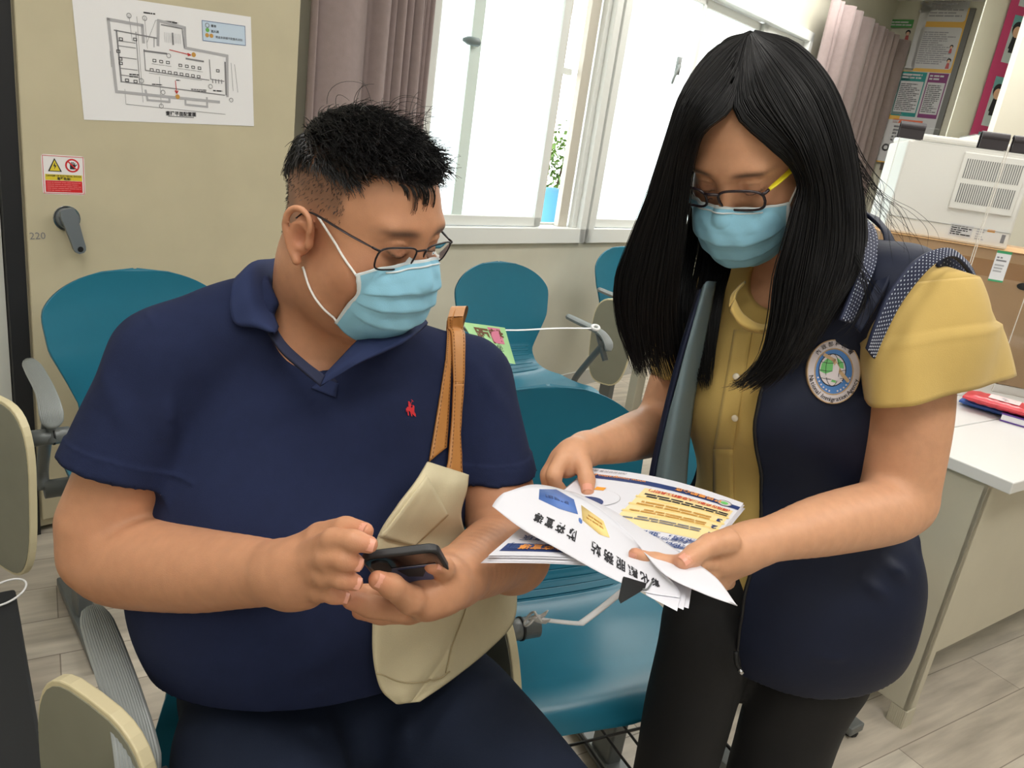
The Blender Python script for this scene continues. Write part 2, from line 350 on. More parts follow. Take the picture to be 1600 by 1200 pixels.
# handle
h0, h1, h2 = CF(101, 336), CF(97, 326), CF(117, 385)
m_hand = mat('grey_handle_metal', srgb(118, 126, 132), .42, .3); m_chr = mat('chrome', srgb(190, 192, 196), .15, 1.)
mb = MB(); c = CF(104, 341)
tube(mb, [c, c + N_ * .004], [.034, .034], m_chr, 24); tube(mb, [c + N_ * .004, c + N_ * .02], [.028, .026], m_hand, 24)
a, b = CF(97, 325) + N_ * .026, CF(117, 386) + N_ * .03; dr = norm(b - a); sd = norm(np.cross(dr, N_)); L = np.linalg.norm(b - a)
outl = []
for t, w in [(-.03, .6), (0, .85), (.15, 1), (.4, .88), (.75, .78), (.95, .76), (1.04, .62), (1.09, .3)]: outl.append((t * L, w * .021))
pts = [(x, y) for x, y in outl] + [(x, -y) for x, y in outl[::-1]]
prism(mb, pts, lambda x, y, t: a + dr * x + sd * y + N_ * t, .012, m_hand)
e = a + dr * L * .98 + N_ * .0125; tube(mb, [e, e + N_ * .001], [.0075, .0075], m_dark, 14)
o = wpart(mb, 'lever_handle', cab, bevel=.003)
mb = MB(); pr = Print(); k = np.linalg.norm(CF(45, 368) - CF(78, 372)); pr.text('220', 0, 0, k * .52, m_grey_ink, 1, align='l', rot=.03)
q0 = CF(46, 374); pr.emit(mb, lambda x, y, t: q0 + W_ * x + UP * y + N_ * (t + .0006)); wpart(mb, 'pencil_mark', door)

def sheet_frame(c00, c10, c01):
    """sheet coordinates from three measured corners on one plane: bottom-left, bottom-right, top-left"""
    ex = norm(c10 - c00); w = np.linalg.norm(c10 - c00); nn = norm(np.cross(ex, c01 - c00)); ey = np.cross(nn, ex); h = (c01 - c00) @ ey; return ex, ey, nn, w, h
# plan sheet: landscape A3-ish page fixed to the door
c00, c10, c01 = CF(131, 187), CF(396, 197), CF(117, -14)
ex, ey, nn, w, h = sheet_frame(c00, c10, c01)
pr = Print(); X = lambda x: x / 265 * w; Yv = lambda y: h * (1 - (y + 6) / 200.)   # photo-like units inside the sheet
def L_(pts, wd, m, lay=2): pr.line([(X(x), Yv(y)) for x, y in pts], wd * w / 265, m, lay)
thick = m_light_ink
L_([(45, 30), (92, 33), (92, 60)], 4, thick); L_([(45, 30), (48, 145), (205, 152)], 4, thick); L_([(113, 62), (116, 22), (155, 28), (155, 62), (222, 68), (220, 140)], 4, thick); L_([(90, 140), (92, 156), (125, 157), (125, 150)], 3, thick); L_([(150, 150), (150, 160), (185, 162), (185, 146)], 3, thick)
L_([(52, 46), (112, 51)], 1.6, m_grey_ink); L_([(55, 46), (56, 128)], 2, m_grey_ink); L_([(120, 28), (151, 30), (153, 62)], 1.6, m_grey_ink); L_([(56, 128), (85, 130), (215, 139)], 1.4, m_grey_ink); L_([(218, 80), (218, 138)], 2.4, m_grey_ink); L_([(92, 74), (125, 75)], 2.4, m_grey_ink); L_([(155, 80), (182, 82)], 2.4, m_grey_ink)
L_([(92, 72), (92, 106), (190, 114)], 1.2, m_grey_ink); L_([(192, 78), (193, 112), (215, 114)], 1.2, m_grey_ink)
for y in (62, 70, 88, 106, 117): L_([(56, y), (80, y + 1)], 1, m_grey_ink)
L_([(82, 45), (82, 128)], 1, m_grey_ink); L_([(108, 50), (107, 66)], 1, m_grey_ink); L_([(44, 105), (44, 80)], .6, m_grey_ink); L_([(60, 165), (215, 174)], .6, m_grey_ink); L_([(60, 140), (60, 165)], .5, m_grey_ink); L_([(85, 20), (85, 160)], .5, m_grey_ink); L_([(96, 20), (97, 70)], .5, m_grey_ink); L_([(112, 115), (112, 165)], .5, m_grey_ink); L_([(228, 80), (230, 130)], .6, m_grey_ink); L_([(234, 82), (238, 132)], .6, m_grey_ink); L_([(74, 20), (76, 60)], .5, m_grey_ink); L_([(97, 60), (112, 22), (140, 20)], .5, m_grey_ink)
for x, y in [(74, 20), (96, 21), (112, 165), (116, 141), (192, 125), (85, 124), (226, 147), (128, 78)]: pr.ring(X(x), Yv(y), 3 * w / 265, .7 * w / 265, m_grey_ink)
for k, (x0, n, y) in enumerate([(104, 3, 88), (143, 4, 92), (99, 9, 104)]):
    for i in range(n): xx = x0 + i * (10 if k < 2 else 9); yy = y + i * .6; pr.frame(X(xx), Yv(yy + 2.5), X(xx + 4.5), Yv(yy - 1.5), .9 * w / 265, m_ink); L_([(xx - 2, yy + 6), (xx + 7, yy + 6.5)], .5, m_grey_ink)
for x, y in [(53, 78), (55, 90), (55, 97), (62, 124), (74, 125), (203, 95), (58, 58), (78, 56)]: pr.frame(X(x), Yv(y + 3), X(x + 4.5), Yv(y - 1), 1 * w / 265, m_ink)
for x in range(196, 215, 5): L_([(x, 112), (x, 118)], 1.4, m_grey_ink)
for i in range(10): L_([(124 + i * 2.6, 40), (124 + i * 2.6, 56)], .5, m_light_ink)
L_([(136, 40), (136, 58)], 2.4, m_grey_ink)
L_([(130, 68), (162, 73)], 1.1, m_red, 3); L_([(158, 71), (162, 73), (158, 74.5)], 1.6, m_red, 3); L_([(136, 120), (137, 140)], 1.1, m_red, 3); L_([(135, 137), (137, 141), (139, 137)], 1.6, m_red, 3)
m_ochre = mat('ochre_ink', srgb(200, 150, 70), .6)
pr.disc(X(167), Yv(72), 3.4 * w / 265, m_ochre, 3); pr.disc(X(138), Yv(147), 3.4 * w / 265, m_ochre, 3)
pr.scrib(X(95), Yv(14), X(112), Yv(10), 1, m_ink); pr.scrib(X(126), Yv(24), X(148), Yv(20), 1, m_ink); pr.scrib(X(100), Yv(130), X(116), Yv(127), 1, m_ink); pr.scrib(X(160), Yv(136), X(185), Yv(131), 2, m_ink); pr.scrib(X(137), Yv(120), X(147), Yv(117), 1, m_ink); pr.scrib(X(196), Yv(134), X(212), Yv(130), 1, m_ink); pr.scrib(X(68), Yv(120), X(82), Yv(113), 2, m_ink)
pr.rect(X(183), Yv(46), X(254), Yv(12), m_blue_pale, 1); pr.frame(X(183), Yv(46), X(254), Yv(12), .8 * w / 265, mat('blue_ink', srgb(70, 100, 150), .6))
pr.ring(X(191), Yv(19), 3 * w / 265, .8 * w / 265, m_grey_ink, 3); pr.text('樓梯', X(201), Yv(21), w * .017, m_ink); pr.disc(X(191), Yv(27), 3 * w / 265, mat('green_ink', srgb(110, 180, 90), .6), 3); pr.text('滅火器', X(203), Yv(30), w * .017, m_ink); pr.disc(X(190), Yv(36), 3 * w / 265, m_ochre, 3); pr.disc(X(197), Yv(36), 3 * w / 265, m_ochre, 3); pr.text('用途未與樓平配置先決別', X(226), Yv(39), w * .0155, m_ink)
pr.text('壹樓平面配置圖', X(142), Yv(180), w * .026, m_ink, bold=.02); L_([(122, 182), (162, 182.6)], .8, m_ink)
def PF(x, y, t): return c00 + ex * x + ey * y + nn * (t + .0012 + .0018 * (x / w) ** 6 * (1 - y / h))
mb = MB(); grid(mb, lambda u, v: PF(u * w, v * h, 0), 14, 8, m_white); pr.emit(mb, PF); mb.build('floor_plan_sheet')
tag(bpy.data.objects['floor_plan_sheet'], 'white paper sheet with a printed floor plan taped to the cabinet door', 'paper')
# sticker
c00s, c10s, c01s = CF(67, 303), CF(133.5, 305), CF(59.5, 240); exs, eys, ns, ws, hs = sheet_frame(c00s, c10s, c01s)
pr = Print(); m_sr = mat('warning_red', srgb(212, 40, 46), .4); m_sy = mat('warning_yellow', srgb(224, 204, 60), .4)
pr.frame(.03 * ws, .03 * hs, .97 * ws, .97 * hs, .012 * ws, m_sr); pr.rect(.07 * ws, .36 * hs, .93 * ws, .51 * hs, m_sy); pr.rect(.07 * ws, .06 * hs, .93 * ws, .35 * hs, m_sr)
pr.poly([(.14 * ws, .58 * hs), (.46 * ws, .58 * hs), (.3 * ws, .92 * hs)], m_ink, 1); pr.poly([(.18 * ws, .60 * hs), (.42 * ws, .60 * hs), (.3 * ws, .87 * hs)], m_sy, 2)
pr.poly([(.31 * ws, .82 * hs), (.265 * ws, .71 * hs), (.30 * ws, .715 * hs), (.285 * ws, .63 * hs), (.34 * ws, .74 * hs), (.305 * ws, .735 * hs)], m_ink, 3)
cx, cy = .71 * ws, .75 * hs; pr.disc(cx, cy, .17 * ws, m_sr, 1); pr.disc(cx, cy, .13 * ws, m_white, 2); pr.poly([(cx - .06 * ws, cy - .09 * ws), (cx + .05 * ws, cy - .09 * ws), (cx + .07 * ws, cy + .03 * ws), (cx - .06 * ws, cy + .02 * ws)], m_ink, 3)
for i in range(4): pr.line([(cx - .045 * ws + i * .03 * ws, cy), (cx - .05 * ws + i * .035 * ws, cy + (.085 if i in (1, 2) else .065) * ws)], .022 * ws, m_ink, 3)
pr.line([(cx + .05 * ws, cy - .03 * ws), (cx + .1 * ws, cy + .03 * ws)], .02 * ws, m_ink, 3); pr.line([(cx - .11 * ws, cy + .11 * ws), (cx + .11 * ws, cy - .11 * ws)], .03 * ws, m_sr, 4)
pr.text('DANGER OF ELECTRICAL SHOCK', .5 * ws, .453 * hs, .066 * ws, m_ink, bold=.01, sx=.82); pr.text('電擊危險!', .5 * ws, .375 * hs, .075 * ws, m_ink, bold=.02)
pr.scrib(.1 * ws, .08 * hs, .9 * ws, .33 * hs, 5, mat('pink_print', srgb(236, 130, 130), .5), 2, .35)
rr = []
for (x, y, a0) in ((.93, .93, 0), (.07, .93, 90), (.07, .07, 180), (.93, .07, 270)):
    for k in range(6): an = math.radians(a0 + k * 18); rr.append(((x + .07 * math.cos(an)) * ws, (y + .07 * math.sin(an)) * hs))
SF = lambda x, y, t: c00s + exs * x + eys * y + ns * (t + .0006)
mb = MB(); prism(mb, rr, SF, .0003, mat('sticker_white', srgb(238, 236, 236), .35)); pr.emit(mb, lambda x, y, t: SF(x, y, t + .0004)); tag(mb.build('warning_sticker'), 'red, yellow and white electric shock warning sticker above the lever handle', 'sticker')

# left edge: white cabinet side, grey blue skirt
mb = MB(); s1 = sl - .047; wbox(mb, s1 - 1.2, s1, .24, CEIL - .01, .0, CD - .03, mat('pale_wall_panel', srgb(212, 214, 206), .5)); wbox(mb, s1 - 1.2, s1, .07, .24, .0, CD - .032, mat('slate_blue_band', srgb(92, 108, 124), .6)); wbox(mb, s1 - 1.2, s1, 0, .07, 0, CD - .02, mat('pale_base', srgb(196, 196, 190), .5))
structure(mb, 'wall_left')

# ---------------------------------------------------------------- CHAIRS
m_teal = mat('teal_moulded_plastic', srgb(30, 110, 134), .33, spec=.5, noise=.02, nscale=30, bump=.02, bscale=300)
m_armp = mat('grey_arm_plastic', srgb(142, 147, 146), .38); m_steel = mat('grey_painted_steel', srgb(112, 116, 116), .4, .3, noise=.05, nscale=30)
m_tab = mat('grey_tablet_laminate', srgb(134, 134, 118), .45, noise=.05, nscale=14); m_tabe = mat('cream_tablet_edge', srgb(214, 203, 166), .4)
m_wire = mat('black_wire', srgb(30, 28, 28), .4)
def chair_shell(mb, m):
    prof = spline([(-.30, .857), (-.292, .795), (-.27, .70), (-.245, .605), (-.222, .52), (-.17, .45), (-.09, .425), (.02, .425), (.08, .436), (.13, .436), (.163, .41)], 60)
    n = len(prof); d = np.r_[0, np.cumsum(np.linalg.norm(np.diff(prof, axis=0), axis=1))]; Lt = d[-1]
    wk = np.interp(d / Lt, [0, .12, .25, .36, .44, .52, .66, .85, 1], [.222, .23, .218, .182, .158, .17, .226, .232, .226])
    us = np.unique(np.r_[np.linspace(0, .12, 14) ** 1.0, np.linspace(.12, .88, 44), np.linspace(.88, 1, 12)])
    def fn(u, v):
        # v in 0..1 across; ends rounded
        x = np.interp(u * Lt, d, prof[:, 0]); z = np.interp(u * Lt, d, prof[:, 1]); w = np.interp(u * Lt, d, wk)
        q = 1.
        if u < .17: t = 1 - u / .17; q = (1 - t ** 2.3) ** (1 / 2.1) if t < 1 else 0
        if u > .9: t = (u - .9) / .1; q = (1 - t ** 3.2) ** (1 / 3.) if t < 1 else 0
        c = (v - .5) * 2; y = c * w * max(q, .02)
        cur = abs(c * max(q, .02)) ** 2.2
        back = np.clip((.47 - u) / .2, 0, 1); seat = np.clip((u - .5) / .15, 0, 1) * np.clip((1.0 - u) / .15, 0, 1)
        x += .035 * cur * back; z += .018 * cur * seat
        wave = .0022 * (math.sin(u * Lt / .019 * 2 * math.pi) > .55) * (.42 < u < .58) * (abs(c) < .86)
        return (y, x + wave * .6, z - wave * .6)
    us = np.unique(np.r_[us, np.linspace(.42, .58, 90)])
    grid(mb, fn, 0, 0, m, us=us, vs=(np.sin(np.linspace(-1, 1, 27) * math.pi / 2) + 1) / 2)
# local frame of a chair: x = sitter's left... here +y = facing, x = sideways, z up
def arm_mb(mb, sx, m):
    """ribbed armrest of about 30 cm, running along y at x = sx"""
    pr = spline([(-.155, .672), (-.08, .668), (0, .664), (.05, .655), (.085, .63), (.095, .60)], 26)
    half = np.interp(np.linspace(0, 1, 26), [0, .06, .2, .55, .8, .93, 1], [.013, .019, .0205, .0205, .0235, .021, .011])
    S_ = 24
    for i in range(26):
        pass
    V = []
    T = np.gradient(pr, axis=0); T /= np.linalg.norm(T, axis=1)[:, None]
    for i in range(26):
        ny, nz = -T[i][1], T[i][0]
        ring = []
        K = 61
        for k in range(K):
            c = -1 + 2 * k / (K - 1); rib = .0016 * (k % 4 > 1) * (abs(c) < .85) * (i < 23)
            hgt = .007 * (1 - abs(c) ** 3) - rib
            ring.append((sx + c * half[i], pr[i][0] + ny * hgt, pr[i][1] + nz * hgt))
        for k in range(9):
            a = math.pi * (k + .5) / 9; ring.append((sx + math.cos(a) * half[i] * .98, pr[i][0] - ny * .016 * math.sin(a), pr[i][1] - nz * .016 * math.sin(a)))
        V += ring
    K = 61 + 9
    mb.add(V, [(i * K + k, i * K + (k + 1) % K, (i + 1) * K + (k + 1) % K, (i + 1) * K + k) for i in range(25) for k in range(K)] + [tuple(range(K))[::-1], tuple(25 * K + k for k in range(K))], m)
def build_chair(label, loc, ang, arms=('R',), tablet=True, basket=False, foot=True, name='lecture_chair', tab_label=None, tt=(0, 0, 0), ay=0., ax=.27, to=.085, yaw=22.):
    t = thing(name, label, 'chair', (loc[0], loc[1], 0), None, ang - math.pi / 2)
    def pt(mb, nm, parent=t, **k): return mb.build(nm, parent, **k)
    mb = MB(); chair_shell(mb, m_teal); pt(mb, 'seat_shell', smooth=True, thick=.008)
    mb = MB(); 
    for y in (-.12, .1): tube(mb, [(-.2, y, .40), (.2, y, .40)], .012, m_steel, 8)
    tube(mb, [(-.27, -.05, .385), (.27, -.05, .385)], .022, m_steel, 10); tube(mb, spline([(0, -.2, .40), (0, -.262, .47), (0, -.29, .6)], 10), .012, m_steel, 8)
    pt(mb, 'seat_frame', smooth=True)
    for sx in (-.2, .2):
        mb = MB(); obox(mb, (sx, -.05, .2), X_, Y_, UP, .018, .035, .185, m_steel); obox(mb, (sx, -.02, .022), X_, Y_, UP, .028, .2, .012, m_steel)
        for y in (-.19, .16): tube(mb, [(sx, y, 0), (sx, y, .012)], .022, m_dark, 12)
        pt(mb, 'leg', bevel=.004)
    k0 = len(t.children)
    for s in arms:
        sx = -ax if s == 'L' else ax
        mb = MB(); tube(mb, spline([(sx, -.05, .385), (sx, -.06, .43), (sx, .0, .53), (sx, .07, .63)], 14), .013, m_steel, 10); tube(mb, [(sx, .02, .655), (sx, .085, .56)], .012, m_steel, 8)
        sup = pt(mb, 'arm_support', smooth=True)
        mb = MB(); arm_mb(mb, sx, m_armp); pt(mb, 'armrest', smooth=True)
        if s == 'R' and tablet:
            ty, tz, tx = .07, .57, sx + .0
            mb = MB(); tube(mb, [(tx - .035, ty, tz), (tx + .045, ty, tz)], .018, m_steel, 18); tube(mb, [(tx - .006, ty, tz), (tx - .002, ty, tz)], .0197, m_dark, 18); tube(mb, [(tx + to, ty, tz), (tx + .045, ty, tz)], .012, m_steel, 12)
            pt(mb, 'tablet_hinge', smooth=True)
            # folded tablet hanging edge-up outside the arm
            ol = []
            for k in range(40):
                a = 2 * math.pi * k / 40; ex_, ey_ = math.cos(a), math.sin(a)
                sx_ = abs(ex_) ** .62 * (1 if ex_ > 0 else -1); sy_ = abs(ey_) ** .62 * (1 if ey_ > 0 else -1)
                ol.append((sx_ * .105 * (1.0 + .12 * sy_), sy_ * .205))
            cy, cz = ty - .0 + tt[1], tz - .10 + tt[2]; tilt = tt[0]
            def TF(x, y, q):
                a, b, c = q, x * math.cos(tilt) - y * math.sin(tilt), x * math.sin(tilt) + y * math.cos(tilt); ya = math.radians(yaw); return (tx + to + a * math.cos(ya) - b * math.sin(ya), cy + a * math.sin(ya) + b * math.cos(ya), cz + c)
            mb = MB(); prism(mb, ol, lambda x, y, q: TF(x, y, q), .016, m_tabe); tb = pt(mb, 'writing_tablet', bevel=.002)
            mb = MB(); sc_ = .965
            prism(mb, [(x * sc_, y * sc_) for x, y in ol], lambda x, y, q: TF(x, y, -.0012 + q * 1.0), .0184, m_tab); pt(mb, 'tablet_laminate', tb)
    if ay:
        for c in list(t.children)[k0:]: c.location.y += ay
    if basket:
        mb = MB()
        for k in range(10):
            x = -.225 + k * .05; tube(mb, spline([(x, -.17, .30), (x, -.16, .245), (x, 0, .235), (x, .20, .24), (x, .285, .262), (x, .30, .31)], 16), .0028, m_wire, 6)
        for y, z in ((-.17, .30), (-.03, .2345), (.09, .236), (.2, .2385), (.30, .31)): tube(mb, [(-.235, y, z), (.235, y, z)], .0032, m_wire, 6)
        tube(mb, [(-.235, -.17, .30), (-.235, .30, .31)], .0035, m_wire, 6); tube(mb, [(.235, -.17, .30), (.235, .30, .31)], .0035, m_wire, 6)
        for x in (-.2, .2): tube(mb, [(x, -.15, .30), (x, -.13, .40)], .003, m_wire, 6)
        pt(mb, 'book_basket', smooth=True)
    return t
build_chair('teal chair under the sitting person, grey ribbed armrest and folded cream edged tablet', (-.19, .89), math.radians(-50), to=.02, tt=(0, -.06, 0))
build_chair('empty teal chair between the two people, with a black wire basket below', (.178, 1.282), math.radians(-63), basket=True, ay=.07, ax=.195, to=.036, yaw=14., tt=(.35, -.01, -.045))
build_chair('teal chair against the cream cabinet, left behind the sitting person', (-.82, 1.74), math.radians(-48))
build_chair('empty teal chair below the window with a green notice hung at its side', (.08, 2.72), math.radians(-49), arms=('R', 'L'))
build_chair('teal chair farthest along the window wall, half hidden behind long black hair', (.66, 3.78), math.radians(-50))
build_chair('teal chair almost hidden behind the standing person, one grey foot showing', (.73, 1.66), math.radians(-55), arms=('L',))
# ---------------------------------------------------------------- DESK
def frame2(c, az):
    e1 = np.array([math.cos(az), math.sin(az), 0]); e2 = np.array([-math.sin(az), math.cos(az), 0]); c = np.array([c[0], c[1], 0.]); return lambda a, b, z: c + e1 * a + e2 * b + UP * z, e1, e2
def fbox(mb, fr, e1, e2, a0, a1, b0, b1, z0, z1, m): obox(mb, fr((a0 + a1) / 2, (b0 + b1) / 2, (z0 + z1) / 2), e1, e2, UP, (a1 - a0) / 2, (b1 - b0) / 2, (z1 - z0) / 2, m)
def zat(xy, py):
    """height at which the upright line over xy meets image row py"""
    lo, hi = 0., 3.
    for _ in range(40):
        md = (lo + hi) / 2; c = CM.T @ (np.array([xy[0], xy[1], md]) - CAM); y = 600 + FPX * c[1] / c[2]
        if y > py: lo = md
        else: hi = md
    return lo
m_dtop = mat('white_desk_laminate', srgb(222, 222, 220), .35); m_dleg = mat('cream_desk_steel', srgb(196, 190, 170), .45, noise=.03, nscale=8)
DK, e1, e2 = frame2((1.158, 1.637), math.radians(36))
desk = thing('desk', 'white topped cream steel desk at the right, its corner toward the camera', 'desk', tuple(DK(.7, .35, 0)))
mb = MB(); fbox(mb, DK, e1, e2, 0, 1.5, 0, .272, .71, .74, m_dtop); wpart(mb, 'desk_top', desk, bevel=.003)
mb = MB(); fbox(mb, DK, e1, e2, .012, .032, .05, .245, .055, .708, m_dleg); fbox(mb, DK, e1, e2, .012, .06, .05, .062, .055, .70, m_dleg); wpart(mb, 'side_panel', desk, bevel=.002)
mb = MB(); fbox(mb, DK, e1, e2, 1.46, 1.48, .05, .245, .055, .708, m_dleg); wpart(mb, 'side_panel', desk, bevel=.002)
mb = MB(); fbox(mb, DK, e1, e2, .034, 1.458, .06, .08, .21, .69, m_dleg); wpart(mb, 'modesty_panel', desk, bevel=.002)
for a in (.012, 1.45):
    mb = MB(); q = [(a, .045), (a + .05, .045), (a + .05, .09), (a, .09)]; fbox(mb, DK, e1, e2, a, a + .045, .047, .092, 0, .054, m_dleg)
    for k in range(8): fbox(mb, DK, e1, e2, a - .0015, a, .05 + k * .005, .0525 + k * .005, 0, .054, m_dleg)
    wpart(mb, 'desk_foot', desk, bevel=.006)
t2 = thing('side_table', 'white table standing behind the desk, carrying the cardboard box', 'table', tuple(DK(.9, .8, 0)))
mb = MB(); fbox(mb, DK, e1, e2, .0, 1.9, .276, 1.3, .71, .74, m_dtop); wpart(mb, 'table_top', t2, bevel=.003)
for a, b in ((.02, .3), (1.85, .3), (.02, 1.24), (1.85, 1.24)):
    mb = MB(); fbox(mb, DK, e1, e2, a, a + .04, b, b + .04, 0, .709, m_dleg); wpart(mb, 'leg', t2, bevel=.003)

# ---------------------------------------------------------------- PRINTER ON ITS BOX
m_pr = mat('white_printer_plastic', srgb(228, 226, 220), .4); m_prd = mat('printer_vent_dark', srgb(120, 122, 120), .6); m_card = mat('brown_cardboard', srgb(166, 134, 100), .75, noise=.06, nscale=12)
m_flap = mat('pale_cardboard_edge', srgb(214, 172, 122), .75); m_tape = mat('brown_packing_tape', srgb(150, 112, 76), .25)
AZ = math.radians(-15); ZB = 1.185
R0 = onz(1572, 392, ZB); PR, p1_, p2_ = frame2(R0[:2], AZ)
def wid(px):
    lo, hi = 0., 1.
    for _ in range(40):
        md = (lo + hi) / 2; q = PR(-md, 0, ZB + .04); c = CM.T @ (q - CAM); x = 800 + FPX * c[0] / c[2]
        if x > px: lo = md
        else: hi = md
    return lo
wd_ = wid(1384); zt_ = zat(R0[:2], 232); print('printer', R0, wd_, zt_)
pt_ = thing('printer', 'white office laser printer with vent slots on top of the cardboard box', 'printer', tuple(PR(-wd_ / 2, .2, ZB)))
def PB(mb, a0, a1, b0, b1, z0, z1, m): fbox(mb, PR, p1_, p2_, a0, a1, b0, b1, z0, z1, m)
H = zt_ - ZB
mb = MB(); PB(mb, -wd_, 0, 0, .42, ZB + .002, ZB + H * .93, m_pr); PB(mb, -wd_ + .01, -.005, .01, .42, ZB + H * .93, zt_, m_pr); wpart(mb, 'printer_body', pt_, bevel=.008)
body = pt_.children[0]
mb = MB(); PB(mb, -wd_ + .004, -.004, -.002, .0, ZB + .056, ZB + .058, mat('seam_grey', srgb(170, 170, 166), .6)); wpart(mb, 'panel_seam', body)
mb = MB(); PB(mb, -wd_ + .02, -.01, -.002, .0, ZB + H * .925, ZB + H * .93, MATS['seam_grey']); wpart(mb, 'panel_seam', body)
vx0, vx1, vz0, vz1 = -wd_ * .545, -wd_ * .05, ZB + H * .33, ZB + H * .88
mb = MB(); PB(mb, vx0, vx1, -.008, 0, vz0, vz1, m_pr); wpart(mb, 'vent_cover', pt_, bevel=.003)
vc = pt_.children[-1]
mb = MB(); n = 25
for r in range(2):
    z0 = vz0 + (vz1 - vz0) * (.12 + .43 * r); z1 = z0 + (vz1 - vz0) * .34
    for k in range(n): x = vx0 + (vx1 - vx0) * (.07 + .88 * k / n); PB(mb, x, x + (vx1 - vx0) / n * .42, -.0086, -.0078, z0, z1, m_prd)
wpart(mb, 'vent_slots', vc)
PRF = lambda x, y, t: PR(-wd_ + x, -.0006 - t, ZB + y)
pr = Print(); pr.rect(wd_ * .50, .018, wd_ * .97, .066, mat('label_clear', srgb(224, 222, 218), .45), 0); pr.rect(wd_ * .52, .022, wd_ * .70, .062, mat('label_grey', srgb(206, 206, 208), .5), 1); pr.scrib(wd_ * .53, .026, wd_ * .69, .06, 5, m_ink); pr.scrib(wd_ * .73, .02, wd_ * .80, .06, 5, m_light_ink); pr.rect(wd_ * .81, .052, wd_ * .87, .06, m_orange); pr.rect(wd_ * .93, .022, wd_ * .96, .05, m_grey_ink)
mb = MB(); pr.emit(mb, PRF); wpart(mb, 'printed_label', pt_)
mb = MB(); PB(mb, .0, .004, .05, .36, ZB + H * .32, ZB + H * .8, m_pr); PB(mb, .0035, .006, .07, .33, ZB + H * .36, ZB + H * .74, m_prd); wpart(mb, 'output_slot', pt_, bevel=.002)
mb = MB(); PB(mb, -wd_ * .45, -wd_ * .22, .1, .34, zt_ + .001, zt_ + .022, m_pr); PB(mb, -wd_ * .44, -wd_ * .2, .13, .35, zt_ + .022, zt_ + .027, m_prd); o = wpart(mb, 'card_reader', None or pt_, bevel=.004)
bx = thing('cardboard_box', 'large brown cardboard box with a green edged shipping label, under the printer', 'box', tuple(PR(0, .3, .74)))
mb = MB(); PB(mb, -.40, .34, -.03, .5, .741, ZB, m_card); wpart(mb, 'box_body', bx, bevel=.003)
mb = MB(); PB(mb, -.40, .34, -.0305, -.029, ZB - .09, ZB - .035, m_tape); PB(mb, -.405, .345, -.034, .3, ZB, ZB + .0015, m_flap); wpart(mb, 'packing_tape', bx)
mb = MB(); pr = Print(); lw, lh = .045, .105; pr.rect(0, 0, lw, lh, m_white, 1); pr.rect(0, lh * .9, lw, lh, mat('label_green', srgb(70, 176, 120), .5), 2); pr.rect(0, 0, lw, lh * .06, MATS['label_green'], 2); pr.scrib(.005, .03, lw - .008, .06, 3, m_light_ink); pr.scrib(.005, .066, lw - .008, .085, 2, m_grey_ink)
q0 = onwall(1542, 436, 0); c_ = CM.T @ (PR(0, -.031, .74) - CAM)
def onplane(px, py, p0, n): r = ray(px, py); return CAM + r * ((p0 - CAM) @ n) / (r @ n)
q0 = onplane(1543, 438, PR(0, -.031, .74), p2_); pr.emit(mb, lambda x, y, t: q0 + p1_ * x + UP * y - p2_ * t); wpart(mb, 'shipping_label', bx)
mb = MB(); q1 = onplane(1600, 448, PR(0, -.031, .74), p2_); tube(mb, [q1 - p2_ * .0, q1 - p2_ * .0015], [.022, .022], m_dark, 20, flat=.55); wpart(mb, 'hand_hole', bx)

# ---------------------------------------------------------------- CLEAR PARTITION SHEETS WITH BLACK CLIPS
m_acr = mat('clear_acrylic', (.97, .98, .98), .03, trans=1., spec=.5); m_acr.node_tree.nodes['Principled BSDF'].inputs['IOR'].default_value = 1.12
m_acre = mat('acrylic_edge', srgb(236, 230, 220), .2); m_clip = mat('black_clip_plastic', srgb(46, 40, 44), .45)
def acrylic(p0, az, width, ztop, label, clips, edge_r=True):
    fr, a1, a2 = frame2(p0[:2], az); t = thing('clear_partition', label, 'partition', tuple(fr(-width / 2, 0, .741)), 'clear partition sheets on the table')
    mb = MB(); fbox(mb, fr, a1, a2, -width, 0, 0, .004, .7415, ztop, m_acr); wpart(mb, 'clear_sheet', t)
    mb = MB(); fbox(mb, fr, a1, a2, 0, .0015, -.0005, .0045, .7415, ztop, m_acre); fbox(mb, fr, a1, a2, -width - .0015, -width, -.0005, .0045, .7415, ztop, m_acre); wpart(mb, 'sheet_edge', t)
    for a0, a1c in clips:
        mb = MB(); n = 14; prof = []
        for k in range(n + 1): an = math.pi * (-.15 + 1.3 * k / n); prof.append((.002 + math.cos(an) * .017, ztop - .004 + math.sin(an) * .015))
        prof = [(.0185, ztop - .036)] + prof + [(-.0135, ztop - .036)]
        inner = [(.002 + (y - .002) * .8, z - (.002 if z > ztop else 0)) for y, z in prof][::-1]
        V = []; K = len(prof)
        for x in (a0, a1c):
            for y, z in prof + inner: V.append(fr(x, y, z))
        n2 = 2 * K; F = [(k, (k + 1) % n2, n2 + (k + 1) % n2, n2 + k) for k in range(n2)]
        for k in range(K - 1): F += [(k, n2 - 1 - k, n2 - 2 - k, k + 1), (n2 + k, n2 + k + 1, 2 * n2 - 2 - k, 2 * n2 - 1 - k)]
        mb.add(V, F, m_clip); wpart(mb, 'black_clip', t)
    return fr
b1 = onz(1450, 610, .74); zt1 = zat(b1[:2], 216); print('acrylic', b1, zt1)
fr, a1, a2 = frame2(b1[:2], AZ)
def along(px, z):
    lo, hi = 0., 1.5
    for _ in range(40):
        md = (lo + hi) / 2; c = CM.T @ (fr(-md, 0, z) - CAM)
        if 800 + FPX * c[0] / c[2] > px: lo = md
        else: hi = md
    return lo
wA = along(1412, zt1)
